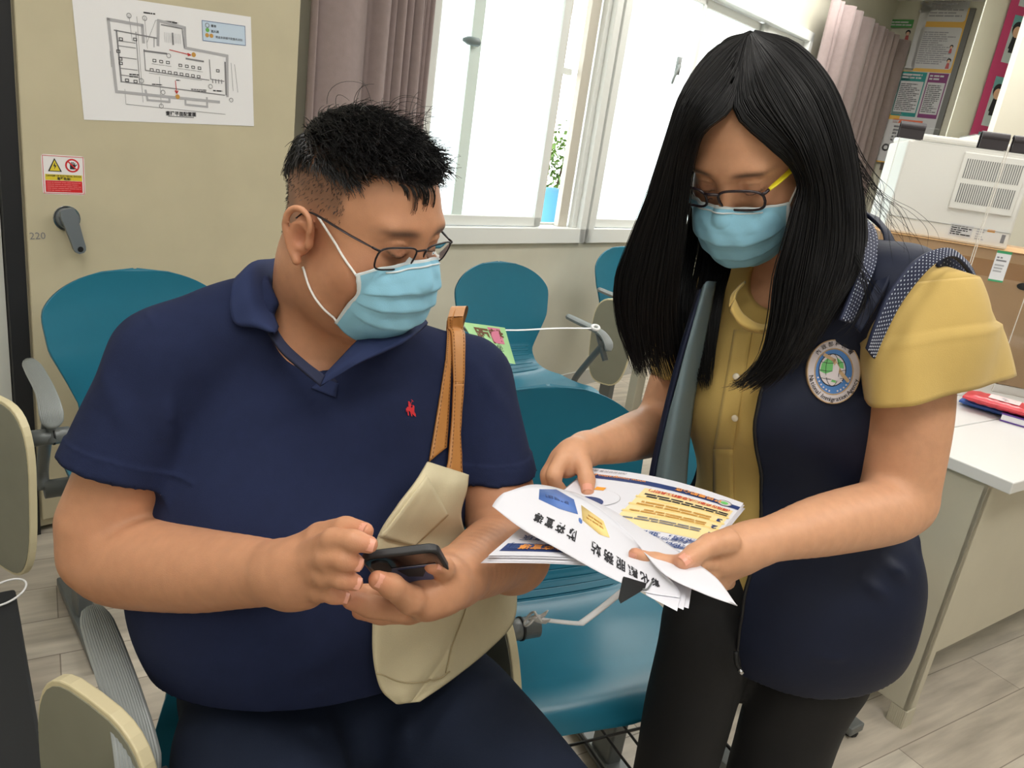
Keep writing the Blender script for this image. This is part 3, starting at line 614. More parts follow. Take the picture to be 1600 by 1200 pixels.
acrylic(b1, AZ, wA, zt1, 'clear plastic partition sheet with two black clips, left one of the pair', [(-.075, -.002), (-wA - .008, -wA + .06)])
fq, _, _ = frame2(b1[:2], AZ); acrylic(b1 + p1_ * .43 + p2_ * .01, AZ, .42, zt1, 'clear plastic partition sheet behind the second clip, running out of frame', [(-.418, -.36)])
b2 = onz(1550, 612, .74); zt2 = zat(b2[:2], 222)
acrylic(b2 + p1_ * .42, AZ, .42, zt2, 'clear plastic partition sheet at the right edge, with meeting the desk beside the tissue packs', [(-.425, -.37)])

# ---------------------------------------------------------------- PACKS ON THE DESK
def pack(name, label, cat, px, py, z0, L, W, Hh, az, m, m2=None, writ=None):
    p = onz(px, py, z0 + Hh / 2); fr, a1, a2 = frame2(p[:2], az); mb = MB()
    def fn(u, v, s): 
        x = (u - .5) * L; y = (v - .5) * W; e = (1 - abs(2 * u - 1) ** 6) * (1 - abs(2 * v - 1) ** 5); return fr(x, y, z0 + Hh / 2 + s * (Hh / 2) * (.25 + .75 * e) + .0012 * math.sin(40 * u + 9 * v) * e)
    grid(mb, lambda u, v: fn(u, v, 1), 24, 16, m); grid(mb, lambda u, v: fn(u, v, -1), 24, 16, m)
    for vv in (0, 1): grid(mb, lambda u, v: fn(u, vv, 2 * v - 1), 24, 2, m)
    for uu in (0, 1): grid(mb, lambda v, u: fn(uu, v, 2 * u - 1), 16, 2, m)
    if writ:
        pr = Print(); writ(pr); pr.emit(mb, lambda x, y, t: fn(.5 + x / L, .5 + y / W, 1) + UP * (t + .0008))
    o = mb.build(name, smooth=True); tag(o, label, cat); return o
m_pb = mat('blue_tissue_wrap', srgb(58, 104, 190), .35); m_prd2 = mat('red_tissue_wrap', srgb(206, 66, 76), .35, noise=.15, nscale=60)
A36 = math.radians(-38)
pack('tissue_pack', 'blue wrapped tissue pack lying under the red one on the desk', 'tissue pack', 1552, 636, .741, .17, .1, .024, A36, m_pb)
pack('tissue_pack', 'red wrapped tissue pack lying on top of the blue one', 'tissue pack', 1562, 630, .7665, .18, .105, .026, A36, m_prd2, writ=lambda pr: (pr.rect(-.03, -.03, .05, .03, mat('pale_pack_print', srgb(236, 214, 214), .5), 1), pr.disc(.01, 0, .014, m_light_ink, 2)))
p = onz(1606, 655, .75); fr3, a1, a2 = frame2(p[:2], A36); bk = thing('book', 'white and purple edged book at the right frame edge beside the tissue packs', 'book', tuple(fr3(0, 0, .741)))
mb = MB(); fbox(mb, fr3, a1, a2, -.06, .12, -.08, .1, .741, .7445, mat('purple_cover', srgb(96, 66, 150), .4)); fbox(mb, fr3, a1, a2, -.06, .12, -.08, .1, .761, .765, MATS['purple_cover']); wpart(mb, 'book_cover', bk)
mb = MB(); fbox(mb, fr3, a1, a2, -.058, .118, -.078, .098, .7446, .7609, m_white); wpart(mb, 'pages', bk)

# ---------------------------------------------------------------- NOTICE BOARD ON THE FAR WALL
FWs = sC - .012
def onfar(px, py, s=FWs): r = ray(px, py); return CAM + r * (s - CAM @ W_) / (r @ W_)
br_b = onfar(1443, 262); tp = onfar(1512, 5); zb = br_b[2]; dR = max(br_b @ N_, tp @ N_)
dL = WD + .26; wB = dR - dL; hB = 2.70 - zb; print('board', dL, dR, zb, hB)
BF = lambda x, y, t, s=0.: W_ * (FWs - .012 - t) + N_ * (dL + x) + UP * (zb + y)
bd = thing('notice_board', 'notice board with orange framed white pages, behind the right curtain', 'board', tuple(BF(wB / 2, 0, 0)))
mb = MB(); obox(mb, W_ * FWs + N_ * (dL + wB / 2) + UP * (zb + hB / 2), N_, W_, UP, wB / 2, .01, hB / 2, mat('board_white', srgb(206, 204, 200), .6)); wpart(mb, 'board_panel', bd)
mb = MB(); obox(mb, W_ * FWs + N_ * (dR + .02) + UP * (zb + hB / 2), N_, W_, UP, .02, .012, hB / 2, mat('board_shadow_grey', srgb(108, 108, 104), .5)); obox(mb, W_ * FWs + N_ * (dL + wB / 2) + UP * (zb - .03), N_, W_, UP, wB / 2 + .04, .03, .03, mat('board_ledge_brown', srgb(84, 74, 66), .6)); wpart(mb, 'board_shadow_and_ledge', bd)  # grey strip stands in for the shadow along the board's right edge; brown ledge below
def bxy(px, py): p = onfar(px, py, FWs - .012); return p @ N_ - dL, p[2] - zb
pr = Print(); m_or = mat('board_orange', srgb(226, 178, 84), .6); m_pg = mat('board_page', srgb(202, 202, 204), .6); m_pgd = mat('board_text', srgb(150, 150, 156), .7)
x0, _ = bxy(1390, 128); xa, ya = bxy(1455, 20); xb, yb = bxy(1487, 115)
xm = bxy(1420, 100)[0]; y1 = bxy(1440, 112)[1]; y2 = bxy(1460, 38)[1]; y3 = bxy(1370, 180)[1]
print('board cells', xm, y1, y2, y3, wB)
pr.rect(0, y1, wB, hB, m_or, 1)
c1 = wB - .01
def page(xa, ya, xb, yb, rows, fill=m_pg, ink=m_pgd, lay=2, rnd=.02):
    r = []; 
    for (x, y, a0) in ((xb - rnd, yb - rnd, 0), (xa + rnd, yb - rnd, 90), (xa + rnd, ya + rnd, 180), (xb - rnd, ya + rnd, 270)):
        for k in range(5): an = math.radians(a0 + k * 22.5); r.append((x + rnd * math.cos(an), y + rnd * math.sin(an)))
    pr.poly(r, fill, lay)
    if rows: pr.scrib(xa + .03, ya + .03, xb - .03, yb - .03, rows, ink, lay + 1, .5)
page(xm + .02, y1 + .025, c1, y2 - .02, 16); page(xm + .02, y2 + .02, c1, y2 + .38, 14); page(xm + .02, y2 + .42, c1, hB - .02, 12)
page(.0, y1 + .02, xm - .02, y2 + .12, 0); page(.0, y2 + .15, xm - .02, hB - .02, 12)
pr.rect(xm - .27, y2 - .03, xm - .05, y2 + .03, mat('board_green', srgb(80, 156, 84), .6), 3); pr.scrib(xm - .26, y2 - .02, xm - .06, y2 + .02, 2, m_pg, 4)
m_fig = mat('figure_red', srgb(190, 90, 90), .6); m_skin_ink = mat('figure_skin', srgb(222, 180, 150), .6)
def fig(x, y, s, c=m_fig, lay=4): pr.disc(x, y + .03 * s, .016 * s, m_ink, lay); pr.disc(x, y + .024 * s, .011 * s, m_skin_ink, lay + 1); pr.poly([(x - .014 * s, y - .03 * s), (x + .014 * s, y - .03 * s), (x + .009 * s, y + .012 * s), (x - .009 * s, y + .012 * s)], c, lay)
for yy in (y2 - .1, y2 - .22): fig(xm - .07, yy, 1.2); fig(xm - .27, yy, 1.2, m_grey_ink)
fig(c1 - .04, y2 - .18 + .0, .8); fig(c1 - .03, y1 + .06, 1.)
# lower part
pr.rect(0, 0, wB, y1, m_pg, 1); pr.rect(0, 0, xm - .06, y1, m_or, 2); page(.0, y3 + .02, xm - .09, y1 - .02, 9, lay=3); page(.0, .01, xm - .09, y3 - .02, 9, lay=3); fig(xm - .13, y3 + .07, 1.4, m_orange, 6)
ye = bxy(1450, 185)[1]; xw = (xm + wB) / 2
for xa_, xb_, nm, c in ((xm - .03, xw - .005, 'board_teal', (40, 140, 136)), (xw + .01, wB - .01, 'board_plum', (124, 56, 110))):
    mm = mat(nm, srgb(*c), .6); pr.rect(xa_, ye, xb_, y1 - .005, mm, 3); pr.rect(xa_ + .008, ye + .03, xb_ - .008, y1 - .075, m_pg, 4); pr.scrib(xa_ + .015, ye + .04, xb_ - .02, y1 - .09, 15, mat('board_dark_text', srgb(96, 96, 100), .7), 5, .5); pr.scrib(xa_ + .01, y1 - .06, xb_ - .03, y1 - .015, 2, m_pg, 5)
pr.rect(xm + .0, ye - .055, wB - .1, ye - .025, mat('board_redorange', srgb(222, 104, 64), .6), 3); pr.scrib(xm + .02, ye - .2, wB - .1, ye - .07, 5, m_grey_ink, 3)
pr.ring(xm - .0, .12, .022, .014, m_grey_ink, 3)
mb = MB(); pr.emit(mb, lambda x, y, t: BF(x, y, t), .0008); wpart(mb, 'pinned_pages', bd)

# ---- pink poster strip and the pale column at the right
AZp = math.radians(20); q0 = P(1526, 214, 4.9); FP, f1, f2 = frame2(q0[:2], AZp)
mb = MB(); s_ = np.array([.9, 0, 0]); obox(mb, FP(.9, .03, CEIL / 2), f1, f2, UP, 1.1, .004, CEIL / 2, m_wall); structure(mb, 'wall_right')
m_pink = mat('pink_poster', srgb(190, 62, 110), .5); m_pp = mat('poster_pale', srgb(188, 200, 202), .5); m_pt = mat('poster_teal', srgb(110, 168, 170), .5)
pr = Print(); zlo = zat(q0[:2], 232); z_ = lambda py: zat(q0[:2], py)
w_ = .42; pr.rect(-.045, 0, w_, 1.4, m_pink, 1)
zz = [z_(262), z_(205), z_(195), z_(118), z_(96), z_(22), z_(8), z_(-70)]
for k in range(0, 8, 2):
    a, b = zz[k] - zlo, zz[k + 1] - zlo; pr.rect(.012, a, w_ - .03, b, m_pp, 2); pr.rect(.012, a + (b - a) * .75, w_ - .03, b, m_pt, 3)
    for j in range(3):
        x = .06 + j * .12; hh = b - a; pr.disc(x, a + hh * .72, .04, m_ink, 4); pr.disc(x, a + hh * .66, .03, m_skin_ink, 5); pr.poly([(x - .03, a + hh * .3), (x + .03, a + hh * .3), (x + .02, a + hh * .56), (x - .02, a + hh * .56)], m_fig if j % 2 else m_ink, 4); pr.rect(x - .02, a + hh * .22, x + .02, a + hh * .3, m_ink, 4)
mb = MB(); prism(mb, [(-.045, 0), (w_, 0), (w_, 1.4), (-.045, 1.4)], lambda x, y, t: FP(x, .012 - t, zlo + y), .003, m_pink); pr.emit(mb, lambda x, y, t: FP(x, .0085 - t, zlo + y), .0008)
tag(mb.build('poster'), 'pink bordered poster of paired drawn figures at the upper right', 'poster')
q = P(1549, 214, 4.4); mb = MB(); FC, g1, g2 = frame2(q[:2], math.radians(15)); obox(mb, FC(.4, .02, CEIL / 2), g1, g2, UP, .4, .02, CEIL / 2, mat('cream_column', srgb(226, 222, 206), .6)); structure(mb, 'wall_column')

# ---------------------------------------------------------------- NOTICE, TAPES, FLOOR THINGS
m_green = mat('pale_green_paper', srgb(176, 226, 162), .6); m_brownink = mat('brown_marker', srgb(110, 70, 40), .6); m_pinkink = mat('pink_marker', srgb(224, 130, 160), .6)
Yn = 2.38
g00, g10, g01, g11 = P(757, 560, Yn - .04), P(805, 569, Yn + .02), P(722, 503, Yn), P(789, 512, Yn + .05)
def GF(x, y, t):
    p = (g00 * (1 - x) + g10 * x) * (1 - y) + (g01 * (1 - x) + g11 * x) * y; return p + norm([-.2, -1, .3]) * (t + .006 * math.sin(5 * x + 2 * y) * (1 - y))
pr = Print(); pr.text('距離', .55, .55, .42, m_brownink, 2, bold=.03, sx=.85); pr.text('請勿坐', .5, .32, .2, m_ink, 2, sx=.9); pr.text('保持社交距離', .5, .1, .1, m_grey_ink, 2); pr.rect(.56, .52, .86, .95, m_pinkink, 1)
mb = MB(); grid(mb, lambda u, v: GF(u, v, 0), 16, 12, m_green); pr.emit(mb, GF, .0006); tag(mb.build('notice_sheet', smooth=True), 'pale green paper notice with hand written characters beside the seated shoulder', 'notice')
m_ribbon = mat('white_tape', srgb(226, 226, 226), .4)
A, B = P(700, 500, 2.36), P(926, 513, 2.74)
pts = spline([A, P(735, 512, 2.40) , P(800, 516, 2.48), P(870, 513, 2.6), B], 24); pts[:, 2] += 0
mb = MB(); tube(mb, pts, .0075, m_ribbon, 8, flat=.25)
k0 = B + np.array([.01, 0, 0]); tube(mb, [k0 + np.array([math.cos(a) * .013, math.sin(a) * .017, math.sin(a) * .004 + .004]) for a in np.linspace(0, 6.4, 18)], .006, m_ribbon, 6)
tag(mb.build('barrier_tape', smooth=True), 'white plastic tape stretched from the green notice to the armrest by the window', 'tape')
Yt = .96
kn = P(833, 966, Yt); mb = MB(); tube(mb, spline([kn, P(862, 970, Yt + .02), P(903, 974, Yt + .05), P(912, 971, Yt + .06), P(940, 950, Yt + .10), P(985, 915, Yt + .14), P(1030, 890, Yt + .18)], 24), .006, m_ribbon, 8, flat=.3)
for k in range(3): c = P(828 + k * 7, 967 - k, Yt); tube(mb, [c + np.array([math.cos(a) * .007, math.sin(a) * .012, math.cos(a + 1.2 * k) * .010]) for a in np.linspace(0, 6.4, 14)], .0018, m_ribbon, 6)
tube(mb, spline([kn, P(848, 962, Yt), P(856, 954, Yt - .01)], 6), [.004, .004, .003, .003, .002, .001], m_ribbon, 6); tube(mb, spline([kn, P(850, 972, Yt - .01), P(860, 968, Yt - .02)], 6), [.004, .004, .003, .003, .002, .001], m_ribbon, 6)
tag(mb.build('barrier_tape', smooth=True), 'white plastic tape knotted to the armrest hinge and running behind the leaflets', 'tape')
# black case at the bottom left corner, cable ring
mb = MB(); p = onz(62, 1190, .30); q_ = onz(20, 925, .30); FB, h1, h2 = frame2((onz(66, 1200, .3))[:2], math.atan2((q_ - onz(66, 1200, .3))[1], (q_ - onz(66, 1200, .3))[0]))
Lb = np.linalg.norm((q_ - onz(66, 1200, .3))[:2]); fbox(mb, FB, h1, h2, -.35, Lb, .0, .5, .012, .30, m_dark); fbox(mb, FB, h1, h2, -.36, Lb + .005, -.005, .505, .285, .305, m_black)
for a in (-.3, Lb - .06):
    for b in (.05, .45): fbox(mb, FB, h1, h2, a, a + .03, b - .015, b + .015, 0, .012, m_black)
tag(mb.build('storage_case', bevel=.008), 'plain black case on the floor in the bottom left corner', 'case')
mb = MB(); c = onz(6, 926, .312); tube(mb, [c + np.array([math.cos(a) * .032, math.sin(a) * .05, .0]) for a in np.linspace(0, 6.283, 40)], .0022, m_ribbon, 6); tag(mb.build('cable', smooth=True), 'thin white cable loop lying on the black case', 'cable')
# ================================================================ IMPLICIT BODY MODELLING
class Field:
    def __init__(s, lo, hi, h):
        s.lo = np.array(lo, float); s.h = h; s.n = np.ceil((np.array(hi) - s.lo) / h).astype(int) + 1
        s.a = np.full(s.n, .3, np.float32)
    def block(s, lo, hi):
        i0 = np.maximum(np.floor((np.array(lo) - s.lo) / s.h).astype(int), 0); i1 = np.minimum(np.ceil((np.array(hi) - s.lo) / s.h).astype(int) + 1, s.n)
        if (i1 <= i0).any(): return None, None
        X = (s.lo[0] + s.h * np.arange(i0[0], i1[0], dtype=np.float32))[:, None, None]; Y = (s.lo[1] + s.h * np.arange(i0[1], i1[1], dtype=np.float32))[None, :, None]; Z = (s.lo[2] + s.h * np.arange(i0[2], i1[2], dtype=np.float32))[None, None, :]
        return tuple(slice(a, b) for a, b in zip(i0, i1)), (X.astype(np.float32), Y.astype(np.float32), Z.astype(np.float32))
    def put(s, prim, k=.01, mode='u'):
        fn, lo, hi = prim; m = max(k, 2.5 * s.h) + s.h
        sl, XYZ = s.block(np.array(lo) - m, np.array(hi) + m)
        if sl is None: return s
        d = fn(*XYZ).astype(np.float32); a = s.a[sl]
        if mode == 'u': r = np.minimum(a, d) - np.maximum(k - np.abs(a - d), 0) ** 2 / (4 * k) if k > 0 else np.minimum(a, d)
        else: d = -d; r = np.maximum(a, d) + (np.maximum(k - np.abs(a - d), 0) ** 2 / (4 * k) if k > 0 else 0)
        s.a[sl] = r; return s
    def mesh(s):
        a = s.a; I = a < 0; n = a.shape
        C = np.zeros((n[0] - 1, n[1] - 1, n[2] - 1), np.int8)
        offs = [(i, j, k) for i in (0, 1) for j in (0, 1) for k in (0, 1)]
        for o in offs: C += I[o[0]:n[0] - 1 + o[0], o[1]:n[1] - 1 + o[1], o[2]:n[2] - 1 + o[2]]
        cx, cy, cz = np.nonzero((C > 0) & (C < 8)); N = len(cx)
        ids = np.full(C.shape, -1, np.int32); ids[cx, cy, cz] = np.arange(N)
        val = np.stack([a[cx + o[0], cy + o[1], cz + o[2]] for o in offs], 1).astype(float)
        acc = np.zeros((N, 3)); cnt = np.zeros(N)
        for p in range(8):
            for q in range(p + 1, 8):
                op, oq = offs[p], offs[q]
                if sum(abs(x - y) for x, y in zip(op, oq)) != 1: continue
                m = (val[:, p] < 0) != (val[:, q] < 0); t = val[m, p] / (val[m, p] - val[m, q])
                acc[m] += np.array(op) + np.outer(t, np.array(oq) - np.array(op)); cnt[m] += 1
        V = s.lo + s.h * (np.stack([cx, cy, cz], 1) + acc / cnt[:, None])
        F = []
        for ax in range(3):
            sl0 = [slice(None)] * 3; sl1 = [slice(None)] * 3; sl0[ax] = slice(0, n[ax] - 1); sl1[ax] = slice(1, n[ax])
            A, B = I[tuple(sl0)], I[tuple(sl1)]; ex = np.nonzero(A != B); o1, o2 = [b for b in range(3) if b != ax]
            e = np.stack(ex, 1); ok = (e[:, o1] > 0) & (e[:, o2] > 0) & (e[:, o1] < n[o1] - 1) & (e[:, o2] < n[o2] - 1); e = e[ok]; ins = A[tuple(e.T)]
            def cid(d1, d2): q = e.copy(); q[:, o1] -= d1; q[:, o2] -= d2; return ids[tuple(q.T)]
            Q = np.stack([cid(0, 0), cid(1, 0), cid(1, 1), cid(0, 1)], 1)
            flip = ins if ax != 1 else ~ins
            Q[~flip] = Q[~flip][:, ::-1]; F.append(Q)
        F = np.concatenate(F); return V, F[:, ::-1]
def smesh(name, V, F, m, parent=None, colors=None, kind=None, label=None, M=None):
    me = bpy.data.meshes.new(name); me.vertices.add(len(V)); me.vertices.foreach_set('co', V.astype(np.float32).ravel())
    F = np.asarray(F); k = F.shape[1]; me.loops.add(len(F) * k); me.loops.foreach_set('vertex_index', F.astype(np.int32).ravel()); me.polygons.add(len(F))
    me.polygons.foreach_set('loop_start', np.arange(len(F), dtype=np.int32) * k); me.polygons.foreach_set('use_smooth', np.ones(len(F), bool)); me.update(calc_edges=True)
    me.materials.append(m)
    if colors is not None:
        at = me.color_attributes.new('Col', 'FLOAT_COLOR', 'POINT'); at.data.foreach_set('color', np.c_[colors, np.ones(len(colors))].astype(np.float32).ravel())
    o = bpy.data.objects.new(name, me); COL.objects.link(o)
    if parent is not None: o.parent = parent; o.matrix_parent_inverse = root_matrix(parent).inverted()
    if label: o['label'] = label
    return o
def rcone(a, b, ra, rb, fl=1., n=None):
    """tapering round limb from a to b; fl<1 flattens it along n"""
    a = np.asarray(a, float); b = np.asarray(b, float); R = max(ra, rb)
    def f(X, Y, Z):
        d = b - a; L2 = d @ d + 1e-12; px, py, pz = X - a[0], Y - a[1], Z - a[2]; t = np.clip((px * d[0] + py * d[1] + pz * d[2]) / L2, 0, 1)
        qx, qy, qz = px - t * d[0], py - t * d[1], pz - t * d[2]; r = ra + (rb - ra) * t
        if fl != 1.: w = (qx * n[0] + qy * n[1] + qz * n[2]); g = 1 / fl ** 2 - 1; return (np.sqrt(qx * qx + qy * qy + qz * qz + g * w * w) - r) * math.sqrt(fl)
        return np.sqrt(qx * qx + qy * qy + qz * qz) - r
    return f, np.minimum(a, b) - R, np.maximum(a, b) + R
def ell(c, r, ax=None):
    c = np.asarray(c, float); r = np.asarray(r, float); ax = np.eye(3) if ax is None else np.asarray(ax); ext = np.abs(ax.T) @ r
    def f(X, Y, Z):
        p = [X - c[0], Y - c[1], Z - c[2]]; l = [(p[0] * ax[i][0] + p[1] * ax[i][1] + p[2] * ax[i][2]) for i in range(3)]
        k0 = np.sqrt(sum((l[i] / r[i]) ** 2 for i in range(3))) + 1e-9; k1 = np.sqrt(sum((l[i] / r[i] ** 2) ** 2 for i in range(3))) + 1e-9
        return k0 * (k0 - 1) / k1
    return f, c - ext, c + ext
def chain(pts, rad, n=36, fl=1., nn=None):
    """smooth tapering tube through points, as one primitive"""
    pts = np.asarray(pts, float); Q = spline(np.c_[pts, rad], n) if len(pts) > 2 else np.c_[pts, rad]
    pr = [rcone(Q[i, :3], Q[i + 1, :3], max(Q[i, 3], .001), max(Q[i + 1, 3], .001), fl, nn) for i in range(len(Q) - 1)]
    lo = np.min([p[1] for p in pr], 0); hi = np.max([p[2] for p in pr], 0)
    def f(X, Y, Z):
        r = None
        for p in pr: d = p[0](X, Y, Z); r = d if r is None else np.minimum(r, d)
        return r
    return f, lo, hi
def half(p, n, box):
    p = np.asarray(p, float); n = norm(n)
    return (lambda X, Y, Z: (X - p[0]) * n[0] + (Y - p[1]) * n[1] + (Z - p[2]) * n[2]), np.array(box[0]), np.array(box[1])
def bvh_of(objs):
    from mathutils.bvhtree import BVHTree
    V = []; F = []
    for o in objs:
        M = root_matrix(o.parent) @ o.matrix_parent_inverse if o.parent else Matrix.Identity(4); M = M @ Matrix.LocRotScale(o.location, o.rotation_euler, o.scale)
        n = len(V); V += [M @ v.co for v in o.data.vertices]; F += [tuple(i + n for i in p.vertices) for p in o.data.polygons]
    return BVHTree.FromPolygons(V, F)
def hit(bv, px, py, off=0.):
    d = norm(ray(px, py)); l, n, i, ds = bv.ray_cast(Vector(CAM), Vector(d))
    if l is None: return None, None
    n = np.array(n); n = n if n @ d < 0 else -n
    return np.array(l) + n * off, n
def lattice_noise(V, scale, seed=0, comps=6, aniso=(1, 1, 1)):
    r = np.random.RandomState(seed); o = np.zeros(len(V))
    for k in range(comps): d = r.normal(size=3) * np.array(aniso); d = d / np.linalg.norm(d) * scale * r.uniform(.6, 1.6); o += np.sin(V @ d + r.uniform(0, 6.28))
    return o / comps ** .5
def normals_of(V, F):
    N = np.zeros_like(V); a, b, c = V[F[:, 0]], V[F[:, 1]], V[F[:, 2]]; n = np.cross(b - a, c - a)
    for k in range(F.shape[1]): np.add.at(N, F[:, k], n)
    return N / (np.linalg.norm(N, axis=1)[:, None] + 1e-12)
def rotm(y, p, r):
    cy, sy = math.cos(y), math.sin(y); cp, sp = math.cos(p), math.sin(p); cr, sr = math.cos(r), math.sin(r)
    return np.array([[cy, -sy, 0], [sy, cy, 0], [0, 0, 1]]) @ np.array([[1, 0, 0], [0, cp, -sp], [0, sp, cp]]) @ np.array([[cr, 0, sr], [0, 1, 0], [-sr, 0, cr]])
class Head:
    def __init__(s, pos, ypr, sc=1.): s.R = rotm(*[math.radians(a) for a in ypr]); s.t = np.array(pos, float); s.s = sc
    def w(s, p): return s.t + s.R @ (np.asarray(p, float) * s.s)
    def loc(s, V): return ((V - s.t) @ s.R) / s.s
    def e(s, c, r, tilt=None): return ell(s.w(c), np.array(r) * s.s, s.R.T if tilt is None else (s.R @ tilt).T)
    def c(s, pts, rad, n=16): return chain([s.w(p) for p in pts], np.array(rad) * s.s, n)
def build_head(F, H, female=False):
    fat = 0. if female else .004; p = F.put
    p(H.e((0, -.012, .052), (.077, .097, .084)), .01); p(H.e((0, .034, .022), (.064 + fat, .060, .086)), .03)
    p(H.e((0, .030, -.042), (.058 + fat * 2, .056, .064)), .03); p(H.e((0, .074, -.088), (.024, .022, .020)), .035)
    for x in (-1, 1):
        p(H.e((x * (.042 + fat), .054, -.018), (.028 + fat, .030, .034)), .025); p(H.e((x * .052, .02, -.058), (.018 + fat, .03, .03)), .03)
    p(H.e((0, .083, .046), (.047, .014, .012)), .02)
    for x in (-1, 1): p(H.e((x * .032, .108, .028), (.020, .020, .012)), .02, 's')
    for x in (-1, 1):
        p(H.e((x * .031, .079, .026), (.0155, .0135, .0125)), .006); p(H.c([(x * .046, .079, .0225), (x * .038, .0905, .0195), (x * .030, .0935, .0185), (x * .02, .0915, .0205), (x * .015, .088, .023)], [.0012, .0022, .0025, .002, .0012], 14), .003)
        p(H.c([(x * .050, .074, .032), (x * .04, .088, .035), (x * .028, .0925, .035), (x * .017, .09, .03)], [.001, .002, .002, .001], 14), .004)
    p(H.c([(0, .091, .034), (0, .101, .012), (0, .112, -.010)], [.007, .008, .0115], 12), .014)
    for x in (-1, 1): p(H.e((x * .0125, .104, -.013), (.008, .010, .008)), .007)
    p(H.e((0, .094, -.042), (.023, .010, .006)), .008); p(H.e((0, .093, -.053), (.020, .010, .006)), .006)
    for x in (-1, 1):   # ears: helix, lobe, concha, tragus
        c = x * (.078 + fat * .5); s_ = .98
        E = lambda y, z, o=0.: (c + x * (.011 + o + .25 * max(0, -y - .0)), -.004 + y * s_, .0 + z * s_)
        p(H.e((c + x * .004, -.006, .002), (.008, .016, .026)), .006)
        p(H.c([E(.012, .004), E(.014, .018), E(.006, .030), E(-.008, .033), E(-.019, .024), E(-.021, .008), E(-.015, -.008), E(-.006, -.020), E(.004, -.029)], [.0028, .0034, .0036, .0040, .0042, .0042, .0040, .0048, .0055], 30), .004)
        p(H.c([E(-.002, .018, -.001), E(-.011, .010, -.001), E(-.009, -.006, -.001), E(.0, -.014, -.001)], [.003, .0036, .0036, .003], 14), .003)
        p(H.e((c + x * .014, -.001, .0), (.010, .008, .011)), .004, 's'); p(H.e((c + x * .008, .010, -.003), (.006, .004, .007)), .004)
def hand_digit(F, pts, rad, k=.006):
    F.put(chain(pts, rad, 26), k)
    # knuckle swell at the inner joints
    for q, r in list(zip(pts, rad))[1:-1]: F.put(ell(q, (r * 1.03,) * 3), .005)
def nail(mb, tip, back, up, r, m):
    """small curved nail plate on the end of a finger"""
    d = norm(np.asarray(tip) - np.asarray(back)); u = norm(np.asarray(up) - d * (np.asarray(up) @ d)); s = np.cross(d, u); c = np.asarray(tip) - d * r * .05
    def fn(a, b): an = (b - .5) * 1.5; return c + d * r * (1.25 * a - .55) + (s * math.sin(an) + u * math.cos(an) * (1 - .10 * a)) * r * 1.035 - u * r * .12 * max(0, a - .75) * 2
    grid(mb, fn, 5, 7, m)

def cut(prim, p, n):
    """keep only the side of the plane that n points away from"""
    f, lo, hi = prim; n = norm(n); p = np.asarray(p, float)
    return (lambda X, Y, Z: np.maximum(f(X, Y, Z), (X - p[0]) * n[0] + (Y - p[1]) * n[1] + (Z - p[2]) * n[2])), lo, hi
def union(*pr):
    def f(X, Y, Z):
        r = None
        for p in pr: d = p[0](X, Y, Z); r = d if r is None else np.minimum(r, d)
        return r
    return f, np.min([p[1] for p in pr], 0), np.max([p[2] for p in pr], 0)
def patch(mb, bv, corners, nu, nv, off, m, back=.004, fallY=None, bow=0.):
    """thin raised piece lying on a surface: its corners are sighted, its points follow the surface beneath"""
    c = [np.array(q, float) for q in corners]; G = np.zeros((nu, nv, 3)); ok = np.zeros((nu, nv), bool); NN = np.zeros((nu, nv, 3))
    for i in range(nu):
        for j in range(nv):
            u, v = i / (nu - 1), j / (nv - 1); q = (c[0] * (1 - u) + c[1] * u) * (1 - v) + (c[3] * (1 - u) + c[2] * u) * v
            h_, n_ = hit(bv, q[0], q[1], off)
            if h_ is not None: G[i, j] = h_; NN[i, j] = n_; ok[i, j] = True
    if not ok.all():
        good = np.argwhere(ok)
        for i, j in np.argwhere(~ok): k = good[np.argmin(((good - [i, j]) ** 2).sum(1))]; q = (c[0] * (1 - i / (nu - 1)) + c[1] * i / (nu - 1)) * (1 - j / (nv - 1)) + (c[3] * (1 - i / (nu - 1)) + c[2] * i / (nu - 1)) * j / (nv - 1); g = G[k[0], k[1]]; G[i, j] = P(q[0], q[1], g[1]); NN[i, j] = NN[k[0], k[1]]
    for _ in range(2):
        K = G.copy(); K[1:-1] = .5 * G[1:-1] + .25 * (G[:-2] + G[2:]); G = K; K = G.copy(); K[:, 1:-1] = .5 * G[:, 1:-1] + .25 * (G[:, :-2] + G[:, 2:]); G = K
    B = G - NN * back; n = nu * nv; F_ = [(i * nv + j, (i + 1) * nv + j, (i + 1) * nv + j + 1, i * nv + j + 1) for i in range(nu - 1) for j in range(nv - 1)]
    F2 = [tuple(k + n for k in f[::-1]) for f in F_]; rim = [(i, 0) for i in range(nu)] + [(nu - 1, j) for j in range(1, nv)] + [(i, nv - 1) for i in range(nu - 2, -1, -1)] + [(0, j) for j in range(nv - 2, 0, -1)]
    R_ = [a * nv + b for a, b in rim]; F3 = [(R_[k], R_[(k + 1) % len(R_)], R_[(k + 1) % len(R_)] + n, R_[k] + n) for k in range(len(R_))]
    mb.add(np.concatenate([G.reshape(-1, 3), B.reshape(-1, 3)]), F_ + F2 + F3, m)
    def ev(u, v):
        a, b = u * (nu - 1), v * (nv - 1); i, j = min(int(a), nu - 2), min(int(b), nv - 2); a -= i; b -= j
        return (G[i, j] * (1 - a) + G[i + 1, j] * a) * (1 - b) + (G[i, j + 1] * (1 - a) + G[i + 1, j + 1] * a) * b, NN[i, j]
    return ev
